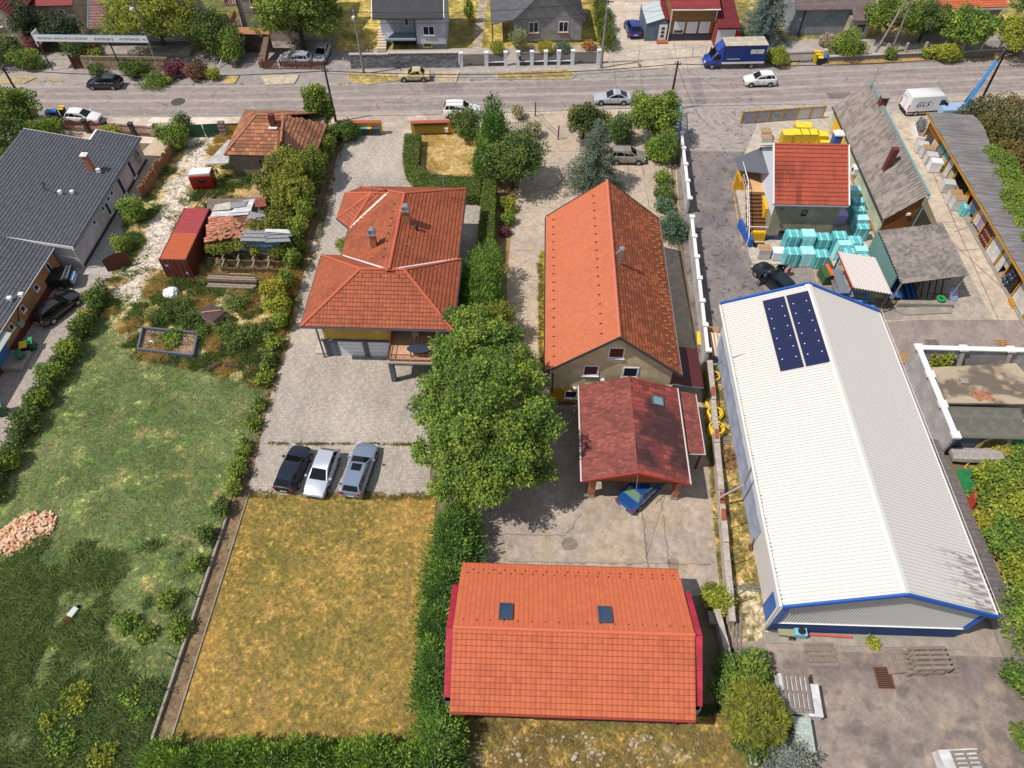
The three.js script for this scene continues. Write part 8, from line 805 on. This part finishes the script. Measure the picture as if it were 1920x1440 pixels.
single('rusty_sheet','curved rusty steel sheet standing by the gravel drive','metal sheet',(()=>{const b=bb(),a=G(203,510),c=G(228,535),e=G(222,478),N=6;for (let i=0;i<N;i++){const k=(t)=>[a[0]+(c[0]-a[0])*t+.3*sin(t*PI) - -40.2*0,0,a[1]+(e[1]-a[1])*t*.5];const p=k(i/N),q=k((i+1)/N);b.slab([[p[0],0,p[2]],[q[0],0,q[2]],[q[0],1.5+.4*sin((i+1)/N*PI),q[2]],[p[0],1.5+.4*sin(i/N*PI),p[2]]],.02);}return b;})(),M('rust',[124,84,70],{mottle: .8}));
{const t=thing('reed_fence','tattered brown reed screen along the gravel drive','fence',[-40.6,0,-62]);const q=rng(12);for (let i=0;i<60;i++){const f=i/60,[x,z]=G(330-62*f,288+90*f);part(t,'reed_bundle',bb().bar([x+40.6,0,z+62],[x+40.6+.15*(q()-.5),1.3+.5*q(),z+62],.13),M(i % 2?'reed brown':'reed tan',i % 2?[128,90,66]:[164,122,86]));}}
{const t=thing('wheelbarrow','small wheelbarrow with white tray lying in the meadow','wheelbarrow',at(140,1150),70*DEG);t.scale.setScalar(.75);part(t,'tray',bb().slab([[-.45,.45,.3],[.45,.4,.25],[.45,.4,-.25],[-.45,.45,-.3]],.22),M('pale grey steel',[196,196,200],{roughness: .4}));part(t,'wheel',bb().cyl([.62,.18,-.05],[.62,.18,.05],.18,.18,10),RUB);part(t,'handle',bb().bar([-.4,.3,.28],[-1.0,.5,.3],.05).bar([-.4,.3,-.28],[-1.0,.5,-.3],.05),M('bright red sheet'));}
for (const [i,[u,v,d]] of [[438,688,0],[405,690,40]].entries()) single('tree_log',['thick sawn log on the bare soil below the hutch','shorter pale log beside the thick sawn log'][i],'log',bb().cyl([-.6,.25,0],[.6,.27,0],.26,.22,9),BARK,at(u,v),d*DEG);
// kerbs of the planting strip
{const k=(nm,lb,a,b,w,h,n)=>{const t=thing(nm,lb,'kerb',[0,0,-25]);for (let i=0;i<n;i++){const f=i/n,g=(i+1)/n,p=[a[0]+(b[0]-a[0])*f,a[1]+(b[1]-a[1])*f+25],q=[a[0]+(b[0]-a[0])*g,a[1]+(b[1]-a[1])*g+25];part(t,'kerb_stone',bb().bar([p[0],h/2,p[1]],[q[0],h/2,q[1]+.02],w,h),M('pale kerb stone',[174,164,154],{mottle: 1}));}};k('low_kerb','pale low wall along the meadow side of the earth strip',G(430,960),G(287,1388),.16,.28,22);k('lawn_kerb','thin pale kerb along the left edge of the large lawn',G(466,930),G(322,1386),.08,.12,24);
for (let i=0;i<9;i++){const f=i/9,u=470-175*f,v=835+520*f;const p=thing('fence_post','dark leaning steel post, number ' + ['one','two','three','four','five','six','seven','eight','nine'][i] + ' from the top of the earth strip','post',at(u,v),0,'steel posts of the earth strip');part(p,'shaft',bb().bar([0,0,0],[-.25,1.5,-.1],.05),DARK);part(p,'stay',bb().bar([0,.9,0],[.7,.05,.1],.03),DARK);}}
// pallets and goods of the merchant
const WD=M('pallet wood',[196,158,112],{mottle: .7}),WG=M('grey pallet wood',[150,138,128],{mottle: .7});
function pallet(label,x,y,z,deg,m,o={}){const t=thing('pallet',label,'pallet',[x,y,z],deg*DEG,o.group),L=o.l ?? 1.2,W=o.w ?? 1.0,n=o.n ?? 5;for (let i=0;i<n;i++) part(t,'slat',bb().box(-L/2,.1,-W/2+i*W/n,L/2,.125,-W/2+(i+.62)*W/n),m);for (const k of [-.42,0,.42]) part(t,'bearer',bb().box(k*L-.05,0,-W/2,k*L+.05,.1,W/2-.04*W),m);if (o.tilt) t.rotation.x=o.tilt;return t;}
const BANDM=M('pale wrap band',[206,240,242],{roughness: .3});
function stackOf(name,label,cat,x,z,deg,w,d,h,n,m,o={}){const t=thing(name,label,cat,[x,o.y ?? 0,z],deg*DEG,o.group),q=rng(round(abs(x*77+z*31)));for (let i=0;i<n;i++){const s=1-.04*q();part(t,o.part ?? 'board_pack',bb().box(-w/2*s,i*h/n+.1,-d/2*s,w/2*s,(i+1)*h/n+.088,d/2*s),m);}if (!o.part) for (const x of [-.25,.25]) part(t,'wrap_band',bb().box(w*x-.03,.1,-d/2-.012,w*x+.03,h+.105,d/2+.012),BANDM);part(t,'pallet_base',bb().box(-w/2+.05,0,-d/2+.05,w/2-.05,.1,d/2-.05),WD);if (o.top) part(t,'pallet_top',bb().box(-w/2,h+.1,-d/2,-w/6,h+.14,d/2).box(-w/8,h+.1,-d/2,w/8,h+.14,d/2).box(w/6,h+.1,-d/2,w/2,h+.14,d/2),WD);return t;}
{const tq=M('turquoise insulation foam',[112,216,222],{roughness: .5,mottle: 2}),tl=M('turquoise foil',[160,232,236],{roughness: .25}),place=['far left of the back row','second of the back row','lower one third in the back row','left of the front row','second of the front row','third of the front row, nearest the bin','tall one right of the gap','middle one right of the gap','right one of the back group','low one behind the white shelter','rightmost one behind the white shelter','lowest one under the white shelter edge','first beside the green wall from the front','second beside the green wall','third beside the green wall','fourth beside the green wall','last beside the green wall, half in shade'];
[[1488,437,2.4],[1517,436,2.4],[1545,443,1.9],[1487,470,1.7],[1515,469,1.7],[1541,475,1.5],[1576,440,2.2],[1584,452,2.0],[1605,449,1.9],[1592,467,1.6],[1614,463,1.6],[1618,478,1.2],[1619,424,1.6],[1617,407,1.7],[1612,391,1.8],[1610,374,1.7],[1602,352,1.6]].forEach(([u,v,h],i)=>{const [x,z]=G(u,v,h);stackOf('foam_stack','stack of turquoise insulation boards, ' + place[i],'stack',x,z,i>11?2:1,1.3,i>11?.85:1.15,h-.1,4,i % 3===1?tl:tq,{});});
const ye=M('yellow crate',[226,188,36],{roughness: .5,mottle: 2});[[1477,248,1.7],[1494,247,1.7],[1510,247,1.7],[1526,247,1.7],[1543,250,1.7],[1546,262,1.2],[1507,234,1.7]].forEach(([u,v,h],i)=>{const [x,z]=G(u,v,h),t=thing('yellow_crate','yellow wrapped crate behind the shop, ' + ['leftmost of the row','second of the row','third of the row','fourth of the row','rightmost of the row','low one before the rightmost','single one behind the row'][i],'crate',[x,0,z]);part(t,'crate_body',bb().cbox(0,.1,0,i===6?1.8:1.02,h-.1,1.15),ye);part(t,'lid',bb().cbox(0,h,0,i===6?1.84:1.06,.03,1.2),M('yellow lid',[236,204,60]));part(t,'base',bb().cbox(0,0,0,.9,.1,1.0),WD);});
const bagM=P('foil wrapped bags',[196,196,200],{roughness: .25});const bags=(lb,u,v,h,o)=>{const [x,z]=G(u,v,h);return stackOf('bag_pallet',lb,'pallet load',x,z,o?.deg ?? 0,1.2,1.0,h,4,o?.m ?? bagM,{part: 'bag_layer',top: o?.top});};
bags('foil wrapped bags with a pallet on top, by the chalked 38',1434,466,1.0,{top: 1});bags('white wrapped bags right of the foil load, by the chalked 38',1461,470,.9,{m: M('white sack cloth')});bags('wrapped load left of the yellow stairs',1398,330,1.0);bags('white load beside the yellow panel of the stairs',1417,322,1.2,{m: M('white sack cloth')});bags('pallet load in the white dusted corner, upper',1436,246,.9,{top: 1});bags('pallet load in the white dusted corner, lower',1437,258,.8,{top: 1});
[[1732,270,1.0],[1742,278,1.1,1],[1749,290,1.1],[1757,302,1.2],[1781,342,1.1],[1793,362,1.3,1],[1801,372,1.3,1]].forEach(([u,v,h,top],i)=>bags('wrapped pallet load in the display lane, ' + ['first from the street','second from the street','third from the street','white one with the leaning pallet','grey covered one in the middle','with pallet on top, upper of two','with pallet on top, lower of two'][i],u,v,h,{top,m: i===3?M('white sack cloth'):bagM,deg: -8}));{const [x,z]=G(1757,322);pallet('pale pallet leaning on the white load in the display lane',x,.15,z,-8,WD,{tilt: 1.1});}stackOf('foam_stack','turquoise insulation pack leaning at the display shed','stack',...G(1815,388,1),-8,1.0,.8,1.0,3,tq);bags('lilac pack behind the shop, in shade beside the turquoise stacks',1578,400,1.2,{m: M('lilac foam',[190,160,210])});
const P2=(lb,u,v,y,d,m,o)=>{const [x,z]=G(u,v);return pallet(lb,x,y,z,d,m,o);};P2('flat grey pallet on the rear yard before the hall',1540,1230,.0,2,WG,{l: 1.9,w: 1.7,n: 5});for (let i=0;i<7;i++) P2('large grey pallet in the stack before the hall, ' + ['at the bottom','second from below','third from below','fourth from below','fifth from below','sixth from below','on top'][i],1725+(i>3?5:-3),1248-(i>3?2:0),i*.19,3,WG,{l: 2.35,w: 1.55,n: 5});P2('grey pallet on the ground right of the stack before the hall',1768,1252,0,3,WG,{l: 1.8,w: 1.4});for (let i=0;i<5;i++){const [x,z]=G(1672+i*3,1243),p=pallet('grey pallet leaning on the stack before the hall, ' + ['outermost','second','third','fourth','innermost'][i],x,.25,z,90,WG,{l: 1.5,w: .9});p.rotation.set(0,PI/2,0);p.rotation.order='YXZ';p.rotation.x=-.7;}P2('pale pallet by the right edge of the cross yard',1908,572,0,0,M('ochre timber'),{l: 1.6});P2('pale pallet on that one by the right edge of the cross yard',1908,570,.14,0,M('ochre timber'),{l: 1.6});P2('pallet lying against the outside of the yard wall',1748,646,0,0,WG);P2('yellow pallet outside the yard wall, right',1880,646,0,0,WD);P2('yellow pallet at the end of the yard wall beside the hall',1696,673,0,80,WD);P2('old pallet under the upper yellow hose',1341,713,0,0,WG);P2('old pallet below the lower yellow hose',1356,826,0,0,WG);P2('plank pallet on the path by the rear wall',1378,1185,0,80,WG,{l: 2.4,w: 1.0,n: 4});
const hose=M('yellow drain hose',[230,196,30],{roughness: .5}),coil=(lb,u,v,r,n,y0=.1)=>{const t=thing('hose_coil',lb,'hose',at(u,v));for (let i=0;i<n;i++){const g=new THREE.TorusGeometry(r*(1-.12*(i % 3)),.07,7,26).rotateX(PI/2),o=part(t,'hose_turn',g,hose);o.position.set(.04*(i % 2),y0+i*.12,.03*(i % 3));}};coil('single ring of yellow drain hose on the pallet',1337,708,.52,2,.2);coil('thin loose coil of yellow hose, upper of three',1334,757,.5,2);coil('thick coil of yellow hose in the middle',1338,780,.62,5);coil('tall thick coil of yellow hose, lowest of three',1340,812,.58,7);
// crates at the bottom right
const wc=M('white polystyrene',[232,232,236],{mottle: 2});{const [x,z]=G(1492,1298,1.2);stackOf('white_block','white stack with a grey pallet on top beside the tufted pine','stack',x,z,-3,1.9,2.2,1.1,2,wc,{part: 'foam_block'});pallet('grey pallet on top of the white stack by the tufted pine',x+.1,1.22,z,87,WG,{l: 2.4,w: 1.7,n: 6});const [a,c]=G(1524,1314,.8);stackOf('white_block','low white box right of the white stack','box',a,c,-3,.9,2.0,.9,1,wc,{part: 'foam_block'});const [e,f]=G(1508,1378,.8);stackOf('glass_crate','pale green crates of offcuts below the white stack','crate',e,f,-3,1.1,2.1,.7,2,M('pale green offcuts',[190,206,196],{mottle: .6}),{part: 'crate_layer'});const [g,k]=G(1805,1428,1);stackOf('white_block','white block at the bottom edge of the rear yard','stack',g,k,4,2.4,1.4,.9,1,wc,{part: 'foam_block'});pallet('grey pallet on the white block at the bottom edge',g+.3,1.02,k,4,WG,{l: 1.8,w: 1.2});}
{const t=thing('site_trailer','small turquoise machine trailer against the hall gable','trailer',at(1482,1190),-3*DEG);part(t,'bed',bb().cbox(-.4,.35,0,1.1,.2,.55),M('dull olive steel',[150,150,120]));part(t,'machine',bb().cbox(.45,.3,0,.8,.5,.55),M('turquoise paint',[120,190,206]));part(t,'spare_wheel',bb().cyl([.5,.8,0],[.5,.9,0],.24,.24,12),RUB);wheels(t,[0],.38,.2,.12);part(t,'drawbar',bb().bar([-.9,.4,0],[-1.5,.4,0],.07),GREYTRIM);single('red_beam','long faded red steel beam lying along the hall plinth','beam',bb().bar([-1.5,.2,0],[1.5,.2,.12],.14),M('faded red beam',[190,90,86]),at(1552,1192));}
{const t=thing('drain_grate','rusty rectangular drain grate in the rear yard','drain',at(1657,1270));for (let i=0;i<11;i++) part(t,'grate_bar',bb().box(-.5,.02,-.6+i*.115,.5,.05,-.55+i*.115),M('rust brown iron',[110,78,62]));part(t,'frame',bb().box(-.56,0,-.68,.56,.04,-.62).box(-.56,0,.66,.56,.04,.72).box(-.56,0,-.62,-.5,.04,.66).box(.5,0,-.62,.56,.04,.66),M('rust',[124,84,70]));part(t,'pit',bb().box(-.5,.004,-.62,.5,.008,.66),M('dark pit',[20,18,18]));}
{const t=thing('dumpster','green skip container with orange lid by the white shelter','skip',at(1547,525),8*DEG),g=M('skip green',[44,84,52],{roughness: .5});part(t,'skip_body',bb().slab([[-.6,1.1,.75],[.6,1.1,.75],[.6,1.1,-.75],[-.6,1.1,-.75]],.95),g);part(t,'side_lid',bb().slab([[-.62,1.1,.8],[-.15,1.3,.8],[-.15,1.3,-.8],[-.62,1.1,-.8]],.05).slab([[.15,1.3,.8],[.62,1.1,.8],[.62,1.1,-.8],[.15,1.3,-.8]],.05),g);part(t,'top_flap',bb().box(-.16,1.28,-.8,.16,1.36,.8),M('orange flap',[226,96,34]));for (const x of [-.5,.5]) for (const z of [-.6,.6]) part(t,'castor',bb().cyl([x-.04,.08,z],[x+.04,.08,z],.08,.08,8),RUB);}
{const t=site('pipe_stock','blue plastic pipes and wooden racks under the grey open shelter','stock',[36.5,-50]),q=rng(6);for (let i=0;i<14;i++) part(t,'pipe',bb().cyl([33.9+i*.18,.25+.2*q(),-48.6],[34.1+i*.18,.5+.3*q(),-52.5],.09,.09,6),M(i % 3?'navy pipe':'blue pipe',i % 3?[32,56,96]:[40,120,200]));for (let i=0;i<4;i++) part(t,'rack_frame',bb().bar([36.8+i*.6,0,-49],[36.8+i*.6,1.6,-50],.09).bar([36.8+i*.6,1.6,-50],[37.4+i*.6,1.6,-50],.09).bar([37.2+i*.5,.8,-48.8],[37.8+i*.5,.8,-48.8],.07),WOODB);part(t,'green_roll',new THREE.TorusGeometry(.3,.14,8,16).rotateX(PI/2).translate(38.2-36.5,.7,-48.3+50),M('green roll',[30,140,80]));part(t,'leaning_board',bb().slab([[39.3,.1,-48.4],[40.2,.1,-48.8],[39.8,1.3,-49.4],[39.0,1.3,-49.0]],.05),M('lavender board',[150,160,206]));const b=site('barrel_stock','blue bagged goods under the small white shelter','stock',[30.6,-48]);for (let i=0;i<14;i++) part(b,'blue_bag',new THREE.SphereGeometry(.3,7,5).scale(1.2,.6,.9).translate(29.6-30.6+(i % 5)*.55,.25+.3*floor(i/5),-47.6+48-.5*floor(i/5)+.2*q()),M(i % 3?'blue bag':'grey bag',i % 3?[70,120,190]:[110,124,140]));single('blue_drum','blue drum between the green shed wall and the open shelter','drum',bb().cyl([0,0,0],[0,.9,0],.32,.32,12),P('drum blue',[24,70,170],{roughness: .3}),at(1659,470));single('dead_tree_bundle','bundle of dry brown branches between skip and white shelter','branches',leaves([[0,.5,0,.35,.5,.8]],900,.1,[[140,96,60],[190,140,90]],88,{long: 3}),LEAFM,at(1568,540));}
{const t=thing('planter','pale concrete planter with silvery grass at the street end of the display shed','planter',at(1722,252),-10*DEG);for (const [x0,z0,x1,z1] of [[-.6,-1.6,-.45,1.6],[.45,-1.6,.6,1.6],[-.45,-1.6,.45,-1.45],[-.45,1.45,.45,1.6]]) part(t,'planter_wall',bb().box(x0,0,z0,x1,.6,z1),WHITE);part(t,'soil',bb().box(-.45,0,-1.45,.45,.4,1.45),M('tan soil'));part(t,'grass',leaves([[0,.5,-.6,.4,.8,.7]],700,.06,[[150,156,160],[190,192,200]],90,{long: 9,up: 1.4}),LEAFM);}
{const t=thing('upturned_boat','long grey white wooden boat resting upside down on trestles','boat',at(1830,862),0),b=[],N=12;for (let i=0;i<=N;i++){const f=i/N,w=.62*sqrt(max(.02,1-Math.pow(max(0,(f-.35)/.65),2.2)))*(f<.1?.92:1),X=-2.3+4.8*f;b.push([[X,.55,w],[X,.85,w*.85],[X,.98,0],[X,.85,-w*.85],[X,.55,-w]]);}part(t,'hull',loft(b),M('grey white planks',[190,182,178],{mottle: .8,bump: [.3,.02]}));for (const x of [-1.0,1.1]) part(t,'trestle',bb().bar([x-.2,0,.8],[x+.2,.55,.4],.09).bar([x,.5,-.6],[x,.5,.6],.09),M('yellow trestle',[206,160,50]));}
single('red_hutch_roof','small red tiled garden hutch beside the lean-to roof','hutch',(()=>{const b=bb();for (let i=0;i<3;i++) for (let j=0;j<5;j++) b.box(-.6+j*.25,.8+i*.12,.4-i*.3,-.37+j*.25,.86+i*.12,.12-i*.3);return b.box(-.6,0,-.4,.6,.8,.4);})(),M('red hutch tile',[176,62,48]),at(1832,945));single('ladder','aluminium ladder lying on the grass beside the hall','ladder',(()=>{const b=bb().bar([-.9,.1,-.14],[.9,.1,-.14],.06).bar([-.9,.1,.14],[.9,.1,.14],.06);for (let i=0;i<7;i++) b.bar([-.75+i*.25,.1,-.14],[-.75+i*.25,.1,.14],.05);return b;})(),RIM,at(1400,1104),-4*DEG);single('old_bicycle_frame','rusty machine part against the hall side wall','scrap',bb().bar([0,.1,0],[.3,.9,-.4],.1).bar([.3,.9,-.4],[.4,.1,-.8],.08).cyl([0,.3,0],[.08,.3,0],.25,.25,10),M('rust brown iron'),at(1403,1030));single('yellow_chute','yellow plastic chute leaning on the stepped wall','chute',bb().bar([0,.1,.5],[0,.5,-.7],.3,.12),hose,at(1309,640));single('branch_pile','dry twigs heaped on the grass by the hall','branches',leaves([[0,.1,0,.5,.15,.9]],500,.06,[[150,110,76],[186,140,100]],92,{long: 6}),LEAFM,at(1367,862));}
// furniture on the balcony
{const wp=M('white plastic',[222,222,220],{roughness: .4});const chair=(lb,x,z,deg,m)=>{const t=thing('balcony_chair',lb,'chair',[x,2.74,z],deg*DEG);part(t,'seat',bb().cbox(0,.4,0,.46,.05,.46),m);for (const [a,c] of [[-.2,-.2],[.2,-.2],[-.2,.2],[.2,.2]]) part(t,'leg',bb().bar([a,0,c],[a*.9,.4,c*.9],.05),m);for (let i=0;i<5;i++) part(t,'back_slat',bb().bar([-.19+i*.095,.44,-.22],[-.19+i*.095,.9,-.32],.06,.03),m);part(t,'armrest',bb().box(-.26,.62,-.25,-.2,.66,.2).box(.2,.62,-.25,.26,.66,.2),m);};chair('white plastic chair, turned, on the balcony by the table',-9.5,-40.1,30,wp);chair('white plastic chair at the right end of the balcony',-7.5,-40.5,-5,wp);chair('black chair on the balcony, left of two',-8.9,-40.9,0,BLK_);chair('black chair on the balcony, right of two',-8.2,-40.9,0,BLK_);const t=thing('balcony_table','dark oval table on the balcony','table',[-9.0,2.74,-38.2]);part(t,'table_top',new THREE.CylinderGeometry(.55,.55,.05,18).scale(1.7,1,.85).translate(0,.72,0),M('dark table',[58,66,84],{roughness: .3}));for (const [a,c] of [[-.6,-.3],[.6,-.3],[-.6,.3],[.6,.3]]) part(t,'leg',bb().bar([a,0,c],[a,.7,c],.06),BLK_);single('plant_pot','small brown pot with flowers beside the balcony door','pot',bb().cyl([0,0,0],[0,.35,0],.13,.18,8),TILER,[-10.9,2.74,-40.9]);}
// two people at the black estate
function person(label,x,z,deg,pose,cols){const t=thing('person',label,'person',[x,0,z],deg*DEG),bones=pose.map(([a,b,r0,r1,c])=>[V(...a),V(...b),r0,r1,C(...c)]),mc=new MarchingCubes(72,LEAFM,false,false,60000);mc.isolation=0;const N=72,S=1.1,cy=.9,p=V(0,0,0),d=(bn)=>{const [a,b,r0,r1]=bn,ab=b.clone().sub(a),k=clamp(p.clone().sub(a).dot(ab)/ab.lengthSq());return p.distanceTo(a.clone().addScaledVector(ab,k))-(r0+(r1-r0)*k);};
for (let k=0;k<N;k++) for (let j=0;j<N;j++) for (let i=0;i<N;i++){p.set((i-N/2)/(N/2)*S,(j-N/2)/(N/2)*S+cy,(k-N/2)/(N/2)*S);let s=0;for (const bn of bones) s += Math.exp(-min(d(bn),1)*45);mc.field[k*N*N+j*N+i]=Math.log(s)/45;}mc.update();
const P_=mc.positionArray.slice(0,mc.count*3),col=new Float32Array(P_.length);for (let i=0;i<P_.length;i += 3){P_[i] *= S;P_[i+1]=P_[i+1]*S+cy;P_[i+2] *= S;p.set(P_[i],P_[i+1],P_[i+2]);let m=9,c;for (const bn of bones){const q=d(bn);if (q<m){m=q;c=bn[4];}}col.set(c,i);}const g=new THREE.BufferGeometry();g.setAttribute('position',new THREE.BufferAttribute(P_,3));g.setAttribute('normal',new THREE.BufferAttribute(mc.normalArray.slice(0,mc.count*3),3));g.setAttribute('color',new THREE.BufferAttribute(col,3));part(t,'body',g,SKINM);
const h=pose[0],hp=part(t,'hair',new THREE.SphereGeometry(.112,12,8,0,2*PI,0,1.7),M('brown hair',[60,42,32]));hp.position.set(h[1][0]-.01,h[1][1]+.02,h[1][2]);return t;}
const SKINM=new THREE.MeshStandardMaterial({vertexColors: true,roughness: .8});SKINM.name='skin and cloth';
{const sk=[196,140,110],nv=[40,52,96],sh_=[36,40,60];const fing=(x,y,z,c)=>[0,1,2,3,4].map((i)=>[[x,y,z+(i-2)*.02],[x+.075-.01*abs(i-2),y-.03,z+(i-2)*.024],.011,.009,c]);
const lean=(top,bot,leg)=>[[[.42,1.28,0],[.5,1.36,0],.09,.1,sk],[[.36,1.2,0],[.42,1.28,0],.06,.06,sk],[[.02,.92,0],[.32,1.16,0],.15,.17,top],[[0,.88,-.08],[0,.88,.08],.13,.13,bot],[[.3,1.16,-.2],[.42,.98,-.24],.055,.045,top],[[.42,.98,-.24],[.62,.95,-.18],.042,.032,sk],[[.3,1.16,.2],[.42,.98,.24],.055,.045,top],[[.42,.98,.24],[.62,.95,.18],.042,.032,sk],[[0,.86,-.1],[.06,.46,-.12],.095,.065,bot],[[.06,.46,-.12],[-.02,.09,-.12],.06,.042,leg],[[-.02,.05,-.12],[.16,.04,-.13],.045,.035,[50,50,54]],[[0,.86,.1],[-.02,.46,.12],.095,.065,bot],[[-.02,.46,.12],[-.1,.09,.12],.06,.042,leg],[[-.1,.05,.12],[.08,.04,.13],.045,.035,[50,50,54]],...fing(.62,.95,-.18,sk),...fing(.62,.95,.18,sk)];
const [x,z]=G(1429,530);person('person in blue shirt and dark shorts leaning into the black estate',x,z,20,lean(nv,sh_,sk));const [a,c]=G(1476,515);person('person in red trousers reaching into the right door of the black estate',a,c,200,lean([150,150,150],[170,30,44],[170,30,44]));}
// chalk and painted marks on the asphalt
{const pm=M('chalk white',[210,204,196],{mottle: .5}),word=(nm,lab,u,v,w,s)=>{const x=at(u,v,0,.016),[b0]=[bb()];let X=0;for (const st of s){for (let i=0;i+1<st.length;i++){const [ax,ay]=st[i],[bx,by]=st[i+1],l=hypot(bx-ax,by-ay),nx=-(by-ay)/l*.035,ny=(bx-ax)/l*.035;b0.quad([ax*w-nx,0,-ay*w-ny*-1],[bx*w-nx,0,-by*w+ny],[bx*w+nx,0,-by*w-ny],[ax*w+nx,0,-ay*w-ny]);}}const o=struct(nm,b0,pm);o.position.set(...x);return o;};
const three=[[0,1],[.5,1],[.25,.6],[.55,.4],[.45,.05],[0,0]],eight=[[1.05,.5],[.8,.75],[1.05,1],[1.3,.75],[1.05,.5],[.78,.25],[1.05,0],[1.32,.25],[1.05,.5]],nine=[[.45,.7],[.2,.55],[.05,.8],[.25,1],[.45,.8],[.4,.3],[.2,0]],five=[[1.2,1],[.8,1],[.75,.6],[1.1,.6],[1.15,.2],[.75,0]];word('painted_number','',1450,495,.7,[three,eight]);word('painted_number','',1375,350,.7,[nine,five]);word('chalk_marks','',1805,590,.8,[[[0,1],[.4,1],[.1,.5],[.4,0]],[[.6,.9],[.7,.3],[1,.9]],[[1.4,1],[1.2,.5],[1.6,.4],[1.3,0]],[[1.9,.5],[2.3,.5]]]);word('chalk_marks','',1850,590,.8,[[[0,.5],[.6,.5]],[[.2,.8],[0,.5],[.25,.2]],[[1,.5],[1.3,.9],[1.5,.4],[1,.5]],[[1.8,1],[2.2,1],[1.9,0]]]);}
{const o=single('manhole_cover','dark round manhole cover in the road, at left','manhole cover',bb().cyl([0,0,0],[0,.02,0],.85,.85,18),M('dark iron',[86,84,84],{mottle: .6}),[...at(334,191)].map((v,i)=>(i===1?.004:v)));}
// ---------- shadows on everything, then the picture ----------
scene.traverse((o)=>{if (o.isMesh){o.castShadow=true;o.receiveShadow=true;}});
camera.far=3000;camera.updateProjectionMatrix();
renderer.render(scene,camera);
